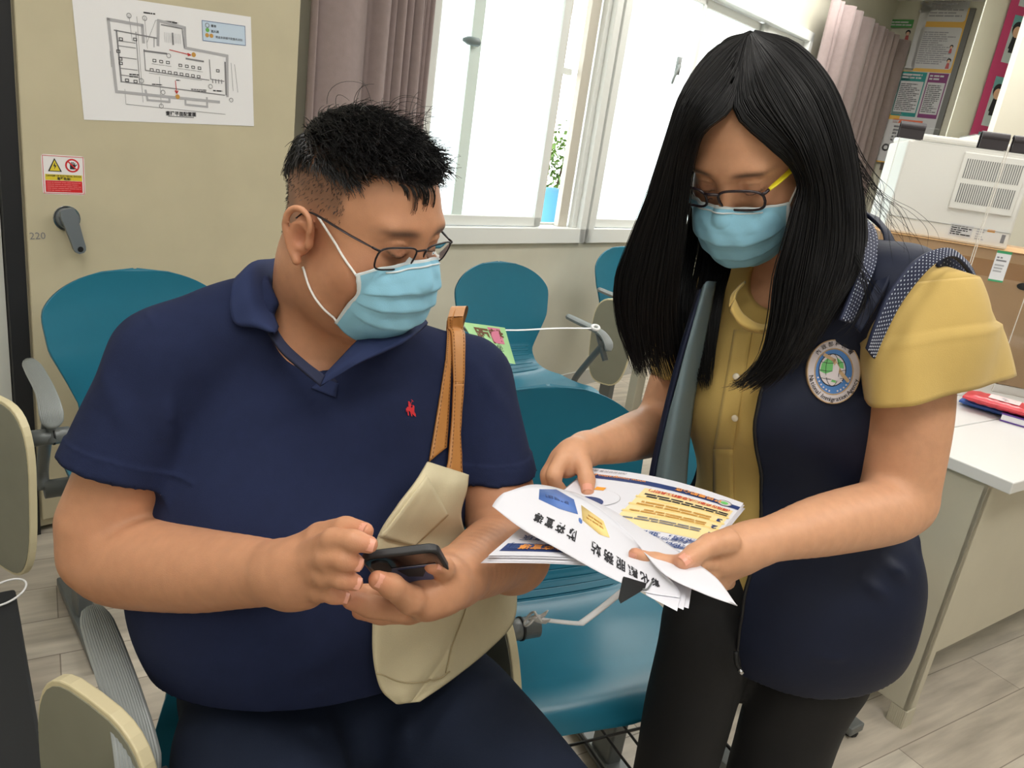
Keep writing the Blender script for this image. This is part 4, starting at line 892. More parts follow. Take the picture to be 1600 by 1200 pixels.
def loft(mb, curves, nu, m, thick=0.):
    """surface through a list of curves, each given by a few points"""
    C = [spline(c, nu) for c in curves]; A = np.array(C); nv = max(2, (len(C) - 1) * 6 + 1)
    G = np.array([spline(A[:, i], nv) for i in range(nu)])
    T = np.gradient(G, axis=0); S = np.gradient(G, axis=1); N = np.cross(T, S); N /= np.linalg.norm(N, axis=2)[:, :, None] + 1e-9
    F_ = [(i * nv + j, (i + 1) * nv + j, (i + 1) * nv + j + 1, i * nv + j + 1) for i in range(nu - 1) for j in range(nv - 1)]
    if not thick: mb.add(G.reshape(-1, 3), F_, m); return G, N
    A_, B_ = G + N * thick / 2, G - N * thick / 2; n = nu * nv; F2 = [tuple(k + n for k in f[::-1]) for f in F_]
    rim = [(i, 0) for i in range(nu)] + [(nu - 1, j) for j in range(1, nv)] + [(i, nv - 1) for i in range(nu - 2, -1, -1)] + [(0, j) for j in range(nv - 2, 0, -1)]
    R_ = [a * nv + b for a, b in rim]; F3 = [(R_[k], R_[(k + 1) % len(R_)], R_[(k + 1) % len(R_)] + n, R_[k] + n) for k in range(len(R_))]
    mb.add(np.concatenate([A_.reshape(-1, 3), B_.reshape(-1, 3)]), F_ + F2 + F3, m); return G, N
def under(o, parent): o.parent = parent; o.matrix_parent_inverse = root_matrix(parent).inverted(); return o
# ================================================================ MASKS AND GLASSES
m_mask = mat('blue_mask_fabric', srgb(146, 204, 230), .8, bump=.15, bscale=900); m_maskw = mat('white_mask_fabric', srgb(222, 232, 236), .8); m_loop = mat('white_elastic', srgb(240, 240, 238), .7)
m_lens = mat('clear_lens', (.98, .99, 1.), .02, trans=1.); m_lens.node_tree.nodes['Principled BSDF'].inputs['IOR'].default_value = 1.02
def mask(H, bv, parent, edge, prof, ear_top, ear_bot, pleats=(.34, .52, .70), off=.0028):
    """edge: side border points from top to bottom (local, x>0); prof: centre line points; mirrored"""
    E_ = spline(edge, 60); Cn = spline(prof, 60)
    def srf(u, v):
        s_ = -1 if u < 0 else 1; a = abs(u); k = v * 59; i = min(int(k), 58); f = k - i; e = E_[i] * (1 - f) + E_[i + 1] * f; c = Cn[i] * (1 - f) + Cn[i + 1] * f
        x = e[0] * math.sin(a * math.pi / 2) ** 1.0; w = 1 - math.cos(a * math.pi / 2)
        p = np.array([s_ * x, c[1] + (e[1] - c[1]) * w, c[2] + (e[2] - c[2]) * a ** 1.6])
        q = 0
        for j, pv in enumerate(pleats):
            t = (v - pv + .012 * math.sin(4 * u + j)) / .10
            if -1 < t < .25: q += (1 + t) * .0045 if t < 0 else .0045 * (1 - t / .25)
        p[1] += q * (1 - a ** 3) ; p[2] -= q * .4 * (1 - a ** 3)
        p[1] += .0012 * math.sin(17 * u + 9 * v) * math.sin(11 * v + 3 * u) * (1 - a ** 4)
        w_ = H.w(p); l, n, i_, d = bv.find_nearest(Vector(w_)); l = np.array(l); n = np.array(n); ce = H.w((0, 0, -.03)); n = n * np.sign(n @ (l - ce) + 1e-9)
        g = (w_ - l) @ n
        if g < off: w_ = w_ + n * (off - g)
        return w_
    us = np.linspace(-1, 1, 61); vs = np.linspace(0, 1, 57); G = np.array([[srf(u, v) for v in vs] for u in us])
    for _ in range(1): K = G.copy(); K[1:-1] = .5 * G[1:-1] + .25 * (G[:-2] + G[2:]); G = K
    nu, nv = G.shape[:2]; mb = MB(); 
    FA_ = []; FB_ = []
    for i in range(nu - 1):
        for j in range(nv - 1): (FB_ if (j < 2 or i < 2 or i > nu - 4) else FA_).append((i * nv + j, (i + 1) * nv + j, (i + 1) * nv + j + 1, i * nv + j + 1))
    mb.add(G.reshape(-1, 3), FA_, m_mask); base = 0; mb.f += FB_; mb.m += [mb.mi(m_maskw)] * len(FB_)
    o = mb.build('face_mask', smooth=True, thick=.0012); under(o, parent)
    mb = MB()
    def at(u, v): return srf(u, v)
    tube(mb, [at(u, .075) + H.R[:, 1] * .0012 for u in np.linspace(-.55, .55, 30)], .0016, m_maskw, 6, flat=.6)
    nb = mb.build('nose_wire', smooth=True); nb.parent = o; nb.matrix_parent_inverse = root_matrix(parent).inverted(); nb.matrix_parent_inverse = (root_matrix(parent) @ o.matrix_parent_inverse).inverted()
    for s_ in (-1, 1):
        mb = MB()
        for (a, b, vv) in ((at(s_ * .985, .03), ear_top, 0), (at(s_ * .985, .97), ear_bot, 1)):
            e = H.w((s_ * b[0], b[1], b[2])); pts = []
            for t in np.linspace(0, 1, 16):
                q = a * (1 - t) + e * t; l, n, i_, d = bv.find_nearest(Vector(q)); l = np.array(l); n = np.array(n); n = n * np.sign(n @ (l - H.w((0, 0, 0)))); g = (q - l) @ n
                if g < .0018: q = q + n * (.0018 - g)
                pts.append(q)
            tube(mb, spline(pts, 30), .0014, m_loop, 7)
        l_ = mb.build('ear_loop', smooth=True); l_.parent = o; l_.matrix_parent_inverse = (root_matrix(parent) @ o.matrix_parent_inverse).inverted()
    return o
def glasses(H, parent, cy, cz, hw, hh, gap, mf, mt, rim, arm_end, tilt=0., wrap=.12, drop=.0, sq=3.2, pant=.12, top_m=None, xo=0., tw=1.):
    """cy,cz: lens centre depth and height; hw,hh half lens size; gap half bridge"""
    def LP(s_, a, r=1.):
        c, d = math.cos(a), math.sin(a); x = abs(c) ** (2 / sq) * (1 if c > 0 else -1) * hw * r; z = abs(d) ** (2 / sq) * (1 if d > 0 else -1) * hh * r
        if z < 0: x *= (1 - .10 * (-z / hh))
        X = s_ * (gap + hw + x); return np.array([X + xo, cy - wrap * abs(X) * .9 + pant * z, cz + z + tilt * X])
    mb = MB()
    for s_ in (-1, 1): A = [H.w(LP(s_, a)) for a in np.linspace(0, 2 * math.pi, 49)]; tube(mb, A, rim, mf, 8, cap=False)
    b0, b1 = LP(-1, math.pi * .86), LP(1, math.pi * .86); md = (b0 + b1) / 2 + np.array([0, .004, .003]); tube(mb, [H.w(p) for p in spline([b0, md, b1], 14)], rim * 1.1, mf, 8)
    for s_ in (-1, 1):   # end pieces and pads
        a = LP(s_, math.pi * .18 if s_ > 0 else math.pi * .18); tube(mb, [H.w(p) for p in spline([a, a + [s_ * .004, -.001, .001], a + [s_ * .006, -.008, .001]], 8)], rim * 1.2, mf, 8)
        p = LP(s_, math.pi * 1.02); tube(mb, [H.w(q) for q in spline([p, p + [-s_ * .001, -.006, 0], p + [-s_ * .0025, -.009, -.003]], 6)], .0006, mf, 6)
    g = mb.build('glasses', smooth=True); under(g, parent)
    inv = (root_matrix(parent) @ g.matrix_parent_inverse).inverted()
    for s_ in (-1, 1):
        mb = MB(); n = 36; ctr = H.w((LP(s_, 0) + LP(s_, math.pi)) / 2 + [0, .0015, 0]); R_ = [H.w(LP(s_, a, .97)) for a in np.linspace(0, 2 * math.pi, n + 1)[:-1]]
        f = H.R[:, 1] * .0012; V = [ctr + f] + [r + f * .3 for r in R_] + [ctr - f * .5] + [r - f * .7 for r in R_]
        Fs = [(0, 1 + k, 1 + (k + 1) % n) for k in range(n)] + [(n + 1, n + 2 + (k + 1) % n, n + 2 + k) for k in range(n)] + [(1 + k, n + 2 + k, n + 2 + (k + 1) % n, 1 + (k + 1) % n) for k in range(n)]
        mb.add(V, Fs, m_lens); l_ = mb.build('lens', smooth=True); l_.parent = g; l_.matrix_parent_inverse = inv
        a = LP(s_, math.pi * .18) + np.array([s_ * .006, -.008, .001]); e = np.array([s_ * arm_end[0], arm_end[1], arm_end[2]]); k = a * .5 + e * .5 + np.array([s_ * .004, 0, .002])
        mb = MB(); pts = spline([a, a * .7 + e * .3 + np.array([s_ * .003, 0, .001]), k, e, e + np.array([-s_ * .001, -.018, -.016])], 24); tube(mb, [H.w(p) for p in pts], np.interp(np.linspace(0, 1, 24), [0, .1, 1], np.array([.0016, .0024, .0026]) * tw) , mt, 8, flat=.35, up=H.R[:, 2])
        l_ = mb.build('temple', smooth=True); l_.parent = g; l_.matrix_parent_inverse = inv
    return g
# ================================================================ THE SITTING PERSON
m_skin = mat('skin', (.5, .3, .2), .48, vcol='Col', noise=.05, nscale=70, bump=.12, bscale=700, sss=.08, spec=.4)
m_nail = mat('fingernail', srgb(222, 158, 136), .3)
m_navy = mat('navy_pique_cotton', srgb(31, 39, 68), .92, noise=.06, nscale=60, bump=.35, bscale=1400, spec=.2)
m_jean = mat('dark_navy_trousers', srgb(30, 38, 56), .85, noise=.12, nscale=14, bump=.3, bscale=900, spec=.2)
MH = Head((-.206, .909, 1.194), (240.2, -16.5, 3.4), .95)
MF, MS = np.array([.5, -.866, 0]), np.array([.866, .5, 0])   # facing, and across to the sitter's left
man = thing('person', 'person seated in navy polo shirt and blue mask, looking down at a phone', 'person', (-.2, .93, 0))
Sr, Sl = P(262, 556, .87), P(728, 590, 1.06)
Nb = P(512, 560, .97)
Er, Wr = P(163, 862, .80), P(452, 896, .655)
El, Wl = P(800, 868, .93), P(712, 902, .745)
print('man arms', np.linalg.norm(Sr - Er), np.linalg.norm(Er - Wr), np.linalg.norm(Sl - El), np.linalg.norm(El - Wl), np.linalg.norm(Sr - Sl), Sr, Sl, Nb)
F = Field((-.62, .42, .62), (.16, 1.3, 1.36), .0026)
build_head(F, MH)
# neck and shoulders, torso core under the shirt
F.put(chain([MH.w((0, -.03, -.02)), MH.w((0, -.028, -.075)), Nb + np.array([0, .02, .02]), Nb - UP * .06], [.060, .066, .078, .09]), .03)
F.put(MH.c([(-.03, .03, -.085), (0, .045, -.098), (.03, .03, -.085)], [.026, .028, .026], 8), .03)
F.put(chain([Nb + (Sr - Nb) * .3, Nb + (Sr - Nb) * .9 - UP * .03], [.055, .045]), .05); F.put(chain([Nb + (Sl - Nb) * .3, Nb + (Sl - Nb) * .9 - UP * .025], [.055, .045]), .05)
F.put(ell(Nb - UP * .10 + MF * .0, (.13, .09, .12), [MS, MF, UP]), .05)
F.put(ell(Nb - UP * .25 + MF * .02, (.12, .08, .13), [MS, MF, UP]), .04)
# arms
F.put(chain([Sr - UP * .02, Sr * .5 + Er * .5, P(168, 815, .81)], [.058, .057, .057]), .02)
F.put(chain([Er, P(200, 875, .79), P(300, 890, .735), P(380, 893, .695), Wr], [.052, .056, .047, .038, .030], 20), .012)
F.put(chain([Sl, Sl * .5 + El * .5, El], [.058, .056, .050]), .02)
F.put(chain([El, P(782, 862, .90), P(750, 880, .82), Wl], [.050, .051, .042, .031], 20), .014)
# right hand: back of the hand toward the camera
Yh = .625
hr = lambda x, y, Y: P(x, y, Y)
F.put(chain([Wr, hr(472, 893, .645)], [.030, .031]), .02)
F.put(chain([hr(470, 880, .645), hr(498, 862, Yh)], [.020, .0125]), .014); F.put(chain([hr(470, 893, .645), hr(492, 882, Yh - .004)], [.022, .0135]), .014)
F.put(chain([hr(466, 905, .645), hr(486, 905, Yh + .002)], [.022, .0125]), .014); F.put(chain([hr(462, 918, .65), hr(482, 926, Yh + .012)], [.019, .0115]), .014)
dig = []
def digit(F, pts, rad, store, upd):
    hand_digit(F, pts, rad); store.append((pts[-1], pts[-2], upd, rad[-1]))
toC = lambda p: norm(CAM - p)
digit(F, [hr(488, 860, Yh + .004), hr(520, 844, .603), hr(553, 845, .592), hr(577, 851, .592)], [.0108, .0102, .0090, .0078], dig, (.1, -.8, .5))
digit(F, [hr(482, 882, Yh + .006), hr(512, 873, .600), hr(538, 874, .590), hr(555, 880, .592)], [.0108, .0104, .0092, .0082], dig, (.1, -.8, .5))
digit(F, [hr(478, 905, Yh + .008), hr(508, 900, .604), hr(535, 904, .593), hr(554, 910, .595)], [.0104, .0100, .0088, .0078], dig, (.1, -.8, .5))
digit(F, [hr(474, 925, Yh + .016), hr(500, 925, .616), hr(522, 929, .607), hr(537, 933, .608)], [.0096, .0090, .0080, .0070], dig, (.1, -.8, .5))
digit(F, [hr(462, 865, .66), hr(500, 838, .645), hr(540, 826, .628), hr(570, 830, .615)], [.016, .0125, .0105, .0082], dig, (-.2, -.5, .85))
# left hand: palm up under the phone
F.put(chain([Wl, hr(690, 918, .70), hr(664, 932, .675)], [.031, .030, .024], 10), .016)
F.put(chain([hr(690, 905, .70), hr(672, 925, .68)], [.024, .020]), .014)
digit(F, [hr(668, 942, .675), hr(640, 936, .645), hr(612, 916, .622), hr(590, 906, .612)], [.0165, .0135, .0110, .0088], dig, (-.2, -.8, .6))
digit(F, [hr(700, 905, .70), hr(692, 888, .672), hr(676, 882, .65)], [.0125, .0110, .0090], dig, (.1, -.5, .8))
digit(F, [hr(672, 948, .70), hr(628, 953, .678), hr(580, 948, .668), hr(548, 938, .660)], [.0135, .0120, .0108, .0092], dig, (0, -.6, -.6))
digit(F, [hr(670, 938, .715), hr(620, 938, .70), hr(575, 930, .69), hr(545, 922, .672)], [.0125, .0115, .0105, .009], dig, (0, -.6, -.6))
digit(F, [hr(676, 950, .72), hr(640, 958, .70), hr(596, 960, .69), hr(562, 955, .68)], [.012, .011, .010, .0085], dig, (0, -.6, -.6))
V, Q = F.mesh(); print('man body', len(V))
L = MH.loc(V)
base = np.array(srgb(194, 141, 108)); col = np.tile(base, (len(V), 1))
inh = (np.abs(L[:, 0]) < .1) & (L[:, 1] > -.12) & (L[:, 1] < .13) & (L[:, 2] > -.12)
def gs(c, r): return np.exp(-(((L - np.array(c)) / np.array(r)) ** 2).sum(1)) * inh
def tint(col, w, c): return col * (1 - w[:, None]) + np.array(c) * w[:, None]
col = tint(col, .4 * (gs((-.045, .06, -.02), (.03, .04, .03)) + gs((.045, .06, -.02), (.03, .04, .03)) + gs((0, .115, -.01), (.015, .02, .02))), srgb(190, 112, 88))
for x in (-1, 1):
    col = tint(col, .45 * gs((x * .084, -.004, 0), (.016, .02, .03)), srgb(186, 108, 84))
    col = tint(col, .45 * gs((x * .030, .09, .022), (.02, .02, .008)), srgb(150, 96, 76))
    # brow
    br = np.exp(-(((L[:, 0] * x - .034) / .021) ** 4 + ((L[:, 2] - .0485 + ((L[:, 0] * x - .03) / .05) ** 2 * .01) / .0052) ** 2)) * (L[:, 1] > .06)
    col = tint(col, .8 * np.clip(br, 0, 1), srgb(52, 42, 38))
    la = np.exp(-(((L[:, 0] * x - .031) / .0155) ** 6 + ((L[:, 2] - .0185 - .0045 * ((L[:, 0] * x - .029) / .016) ** 2) / .0016) ** 2)) * (L[:, 1] > .07)
    col = tint(col, .9 * np.clip(la, 0, 1), srgb(36, 28, 26))
# cropped hair shading on the scalp, fading out above the ear and at the temple
fade = np.clip((L[:, 2] - (.022 + .25 * np.clip(L[:, 1] - .02, 0, 1))) / .03, 0, 1); hl = np.clip((.078 - L[:, 1] - .55 * np.clip(.085 - L[:, 2], -.02, 1)) / .012, 0, 1) * (L[:, 2] > 0)
hl2 = np.where(L[:, 2] > .098, 1., np.clip((.038 + .6 * np.clip(L[:, 2] - .075, 0, 1) - L[:, 1]) / .012, 0, 1))
st = fade * hl2 * inh * (np.abs(L[:, 0]) < .0865 + 1)
ear = (np.abs(L[:, 0]) > .084) & (L[:, 2] < .045)
st = st * ~ear
neckhair = np.clip((-.03 - L[:, 1]) / .02, 0, 1) * np.clip((L[:, 2] + .05) / .03, 0, 1) * inh
st = np.maximum(st, neckhair * .8 * ~ear)
lng = np.clip((L[:, 2] - (.078 - .12 * np.clip(-.02 - L[:, 1], 0, 1))) / .014, 0, 1)
col = tint(col, st * (.66 + .31 * lng), srgb(34, 30, 30))
fx = np.exp(-((V - np.array(dig[1][0])) ** 2).sum(1) / .02 ** 2)
for t_, b_, u_, r_ in dig: col = tint(col, .35 * np.exp(-((V - np.array(t_)) ** 2).sum(1) / .011 ** 2), srgb(214, 120, 96))
body_m = smesh('body', V, Q, m_skin, man, col)
bvM = bvh_of([body_m])
for t_, b_, u_, r_ in dig[:7]:
    mb = MB(); nail(mb, t_, b_, norm(CAM - np.array(t_)) * .8 + np.array(norm(u_)) * .6, r_, m_nail); under(mb.build('fingernail', smooth=True), man)

# ---- hair strands
def strands(mb, roots, m, seg=3):
    for pts, r in roots: tube(mb, pts, r, m, seg, cap=False)
m_hair = mat('black_hair', srgb(20, 19, 21), .38, spec=.6)
def scalp_points(V, Q, H, n, test, seed=1):
    r = np.random.RandomState(seed); A = V[Q]; ar = np.linalg.norm(np.cross(A[:, 1] - A[:, 0], A[:, 3] - A[:, 0]), axis=1)
    c = H.loc(A.mean(1)); w = ar * test(c); w = w / w.sum(); i = r.choice(len(Q), n, p=w); uv = r.rand(n, 2); a = A[i]
    p = (a[:, 0] * (1 - uv[:, :1]) + a[:, 1] * uv[:, :1]) * (1 - uv[:, 1:]) + (a[:, 3] * (1 - uv[:, :1]) + a[:, 2] * uv[:, :1]) * uv[:, 1:]
    nn = np.cross(a[:, 1] - a[:, 0], a[:, 3] - a[:, 0]); nn /= np.linalg.norm(nn, axis=1)[:, None] + 1e-12; out = p - H.w((0, 0, .03)); s = np.sign((nn * out).sum(1)); return p, nn * s[:, None], r
class TriBuf:
    """fast builder of many thin strands"""
    def __init__(s): s.V = []; s.n = 0; s.F = []
    def strand(s, P_, r):
        n = len(P_); T = np.gradient(P_, axis=0); T /= np.linalg.norm(T, axis=1)[:, None] + 1e-9; u = np.cross(T, [.3, .5, .81]); u /= np.linalg.norm(u, axis=1)[:, None] + 1e-9; w = np.cross(T, u)
        rr = np.asarray(r)[:, None]; ring = np.stack([P_ + u * rr, P_ + (-.5 * u + .866 * w) * rr, P_ + (-.5 * u - .866 * w) * rr], 1).reshape(-1, 3)
        i = np.arange(n - 1)[:, None] * 3; k = np.arange(3)[None]; k2 = (k + 1) % 3
        s.F.append((np.stack([i + k, i + k2, i + 3 + k2, i + 3 + k], 2).reshape(-1, 4)) + s.n); s.V.append(ring); s.n += n * 3
    def out(s): return np.concatenate(s.V), np.concatenate(s.F)
def long_zone(c):
    x, y, z = c[:, 0], c[:, 1], c[:, 2]; low = .078 - .10 * np.clip(-.02 - y, 0, .05) - .6 * np.clip(-.05 - y, 0, .1)
    front = np.where(z > .098, .088, .03 + .9 * (z - .075))
    return ((z > low) & (y < front) & (np.abs(x) < .083)).astype(float)
p_, n_, r_ = scalp_points(V, Q, MH, 6200, long_zone)
TB = TriBuf(); lp = MH.loc(p_)
for i in range(len(p_)):
    x, y, z = lp[i]; L_h = r_.uniform(.022, .042) * (1.0 if z > .098 else .55) * (.62 if y > .05 else 1.)
    side = np.array([.3 * x / .08 + .25, .75 if y > .03 else .95, .12]) if z > .092 else np.array([.1 * np.sign(x), .75 if y > -.03 else .25, -.35 if y > -.03 else -.9])
    dl = MH.R @ norm(side + r_.normal(0, .22, 3)); nn = n_[i]; pts = [p_[i]]; d = norm(nn * (.9 if z > .08 else .5) + dl * .8); N_S = 6; bend = dl - nn * .35
    for k in range(N_S): pts.append(pts[-1] + d * L_h / N_S); d = norm(d + bend * .38)
    TB.strand(np.array(pts), np.linspace(.00062, .00022, N_S + 1))
# fringe locks over the brow
for i in range(84):
    g = i % 6; r0 = np.array([.040 - .0085 * g + r_.normal(0, .0016), .080, .108]); q = MH.w(r0); lo, no, _, _ = bvM.find_nearest(Vector(q)); q = np.array(lo)
    d = MH.R @ norm([-.25 + .12 * math.sin(g * 2.1), .7, -.15] + r_.normal(0, .06, 3)); pts = [q]; Ls = .024 + .014 * abs(math.sin(g * 1.7)) + r_.uniform(0, .006)
    for k in range(7): pts.append(pts[-1] + d * Ls / 7); d = norm(d + (MH.R @ np.array([.02, -.10 - .02 * k, -.36])) )
    TB.strand(np.array(pts), np.linspace(.0005, .00015, 8))
# a few loose hairs standing off the crown
for i in range(26):
    q = MH.w((r_.uniform(-.05, .05), r_.uniform(-.06, .05), .136)); d = MH.R @ norm([r_.normal(0, .4), -.3 + r_.normal(0, .3), 1]); b = MH.R @ norm([r_.normal(0, .5), .9, -.5]); pts = [q]
    for k in range(9): pts.append(pts[-1] + d * .006); d = norm(d + b * .28)
    TB.strand(np.array(pts), np.linspace(.0004, .0002, 10))
# short sparse crop on the sides
def crop_zone(c):
    x, y, z = c[:, 0], c[:, 1], c[:, 2]; return ((z > .03) & (z < .088) & (y < .036) & (np.abs(x) < .083)).astype(float) * np.clip((z - .02) / .05, .05, 1) + ((y < -.06) & (z > -.03) & (z < .05)) * .6
p_, n_, r_ = scalp_points(V, Q, MH, 1500, crop_zone, 5)
for i in range(len(p_)): d = norm(n_[i] * .6 + MH.R @ np.array([0, .1, -.6]) + r_.normal(0, .15, 3)); TB.strand(np.array([p_[i], p_[i] + d * .002, p_[i] + d * r_.uniform(.002, .0045)]), [.0003, .00026, .00015])
hv, hf = TB.out(); smesh('hair', hv, hf, m_hair, man)
# ---------------------------------------------------------------- polo shirt
hemR, hemL = P(192, 728, .822), P(762, 728, 1.0)
HEMS = []
def sleeve(S, Hm, E_, r0, r1, band=.018, hp=None):
    ax = norm(Hm - S) * .6 + norm(E_ - S) * .4; ax = norm(ax); d0 = norm(Hm - S)
    if hp: ax = norm(np.cross(hp[1] - hp[0], hp[2] - hp[0])); ax = ax * np.sign(ax @ (Hm - S)); Hm = Hm + d0 * (((hp[0] - Hm) @ ax) / (d0 @ ax))
    end = Hm + d0 * .05; HEMS.append((Hm, ax))
    a = cut(chain([S, S * .5 + Hm * .5, end], [r0, (r0 + r1) / 2, r1]), Hm, ax)
    b = cut(cut(chain([S, end], [r0 + .002, r1 + .0022]), Hm + ax * .002, ax), Hm - ax * band, -ax)
    op = chain([Hm - d0 * .03, Hm + d0 * .06], [r1 - .009, r1 - .006]); u_ = union(a, b)
    return (lambda X, Y, Z: np.maximum(u_[0](X, Y, Z), -op[0](X, Y, Z))), u_[1], u_[2]
F = Field((-.64, .42, .50), (.14, 1.32, 1.22), .0034)
Cc = Nb - UP * .14
F.put(ell(Cc + MF * .005, (.215, .145, .19), [MS, MF, UP]), .03)
F.put(ell(P(470, 900, .90), (.215, .195, .20), [MS, MF, UP]), .07)
F.put(ell(np.array([-.215, .95, .62]), (.205, .185, .13), [MS, MF, UP]), .07)
F.put(ell(Cc - MS * .10 + MF * .085 - UP * .03, (.075, .06, .06), [MS, MF, UP]), .06); F.put(ell(Cc + MS * .09 + MF * .085 - UP * .03, (.075, .06, .06), [MS, MF, UP]), .06)
F.put(chain([Nb + UP * .055, Nb * .62 + Sr * .38 + UP * .046, Nb * .3 + Sr * .7 + UP * .024, Sr - UP * .012], [.060, .060, .060, .058]), .04)
F.put(chain([Nb - UP * .005, Nb * .5 + Sl * .5 + UP * .004, Sl - UP * .006], [.070, .063, .06]), .04)
sR = sleeve(Sr - UP * .012, hemR, Er, .066, .069, hp=(P(97, 688, .86), P(245, 758, .80), P(175, 690, .93))); sL = sleeve(Sl - UP * .006, hemL, El, .066, .064, hp=(P(722, 738, .97), P(808, 720, 1.03), P(765, 700, 1.08)))
F.put(sR, .025); F.put(sL, .02)
F.put(chain([MH.w((0, -.03, -.04)), Nb + UP * .05, Nb + UP * .01], [.07, .083, .075]), .006, 's')
F.put(chain([P(508, 584, .80), P(497, 552, .82), P(485, 515, .88), Nb + UP * .03], [.003, .022, .045, .07], 20), .004, 's')
F.put(half(P(330, 1078, .8), norm(np.array([.12, .35, -1.])), ((-.6, .4, .5), (.14, 1.3, .72))), 0, 's') if False else None
hp0, hp1, hp2 = P(520, 1114, .72), P(183, 987, .9), np.array([-.2, 1.15, .56]); hn_ = norm(np.cross(hp1 - hp0, hp2 - hp0)); hn_ = hn_ * np.sign(-hn_[2])
Xg = (F.lo[0] + F.h * np.arange(F.n[0]))[:, None, None]; Yg = (F.lo[1] + F.h * np.arange(F.n[1]))[None, :, None]; Zg = (F.lo[2] + F.h * np.arange(F.n[2]))[None, None, :]
F.a = np.maximum(F.a, ((Xg - hp0[0]) * hn_[0] + (Yg - hp0[1]) * hn_[1] + (Zg - hp0[2]) * hn_[2]).astype(np.float32))
V, Q = F.mesh(); N = normals_of(V, Q)
# folds: soft creases falling from the armpits and across the belly
def crease(V, a, b, w, dpt, wob=0.):
    a, b = np.array(a), np.array(b); d = b - a; t = np.clip(((V - a) @ d) / (d @ d), 0, 1); q = V - a - t[:, None] * d; r = np.linalg.norm(q, axis=1)
    return -dpt * np.exp(-(r / w) ** 2) * np.sin(np.pi * np.clip(t * .92 + .08, 0, 1)) ** .5
D = .0016 * lattice_noise(V, 17, 3, 7, (1, 1, .6)) + .0008 * lattice_noise(V, 42, 4, 7)
for (p1, p2, w_, d_) in [((226, 480, .86), (252, 540, .79), .0035, .0035), ((252, 540, .79), (268, 620, .78), .0035, .004), ((268, 620, .78), (276, 700, .78), .004, .006), ((160, 560, .82), (200, 680, .77), .012, .003), ((400, 620, .8), (380, 780, .74), .02, .003), ((560, 620, .8), (470, 780, .72), .016, .003), ((640, 520, .86), (620, 640, .82), .014, .003), ((262, 640, .80), (250, 780, .82), .012, .010), ((275, 560, .80), (262, 660, .80), .008, .005), ((282, 700, .77), (330, 900, .72), .02, .006), ((300, 760, .77), (420, 860, .70), .014, .004),
                         ((690, 560, .90), (660, 700, .84), .016, .005), ((735, 600, 1.0), (745, 700, .98), .01, .008), ((600, 700, .80), (520, 850, .70), .02, .003), ((200, 975, .85), (330, 1040, .77), .012, .006), ((330, 1010, .76), (560, 1050, .70), .018, .006), ((240, 1000, .82), (520, 1085, .72), .008, .005),
                         ((215, 520, .83), (160, 640, .80), .02, .004), ((500, 640, .78), (500, 820, .70), .03, .003), ((740, 560, 1.0), (790, 660, 1.0), .012, .004)]:
    D += crease(V, P(*p1), P(*p2), w_, d_)
for hm_, ax_ in HEMS: q_ = (V - hm_) @ ax_; D -= .0022 * np.exp(-((q_ + .020) / .0022) ** 2) * (np.linalg.norm(V - hm_, axis=1) < .11)
V = V + N * D[:, None]
shirt = smesh('polo_shirt', V, Q, m_navy, man)
bvS = bvh_of([shirt])
# collar, placket, button, small red embroidery
m_col = mat('navy_collar_rib', srgb(40, 50, 84), .85, bump=.3, bscale=1600, spec=.2); m_inner = mat('navy_inner', srgb(28, 34, 60), .9)
def SP(px, py, Y, off=.008):
    h_, n_ = hit(bvS, px, py, off)
    return P(px, py, Y) if h_ is None or h_[1] > Y + .03 else h_
mb = MB()
loft(mb, [[P(470, 398, 1.06), P(440, 405, 1.04), P(428, 425, .97), P(424, 455, .92), P(427, 490, .885), P(434, 512, .865)],
          [P(456, 398, 1.06), P(425, 407, 1.03), SP(400, 430, .98, .014), SP(393, 464, .92, .014), SP(400, 498, .872, .014), SP(428, 520, .842, .012)],
          [P(440, 410, 1.07), P(398, 420, 1.03), SP(371, 445, .975), SP(362, 478, .905), SP(368, 507, .858), SP(400, 508, .85)]], 30, m_col, .004)
under(mb.build('collar', smooth=True), man)
mb = MB()
loft(mb, [[P(508, 587, .812), P(532, 562, .828), P(562, 531, .862), P(600, 503, .92), P(640, 488, .99)],
          [SP(505, 595, .806, .012), SP(542, 566, .816, .014), SP(580, 541, .842, .014), SP(622, 516, .90, .014), P(660, 497, .98)],
          [SP(500, 604, .803), SP(553, 572, .815), SP(598, 550, .833), SP(640, 528, .87), P(668, 506, .96)]], 26, m_col, .004)
under(mb.build('collar', smooth=True), man)
mb = MB()
loft(mb, [[P(425, 500, .885), P(445, 535, .85), P(478, 566, .825), P(508, 587, .808)], [P(419, 520, .858), P(440, 550, .832), P(470, 577, .813), P(500, 603, .80)]], 22, m_inner, .004)
patch(mb, bvS, [(486, 607), (505, 592), (528, 600), (524, 622)], 8, 6, .0035, m_col)
patch(mb, bvS, [(497, 600), (512, 584), (527, 596), (520, 612)], 8, 6, .002, m_inner)
under(mb.build('placket', smooth=True), man)
mb = MB(); h_, n_ = hit(bvS, 477, 569, .006); h_ = P(478, 570, .808) if h_ is None else h_
tube(mb, [h_, h_ + n_ * .0022], [.0052, .0048], mat('white_button', srgb(226, 226, 220), .3), 16); under(mb.build('button', smooth=True), man)
m_emb = mat('red_embroidery', srgb(200, 34, 44), .7)
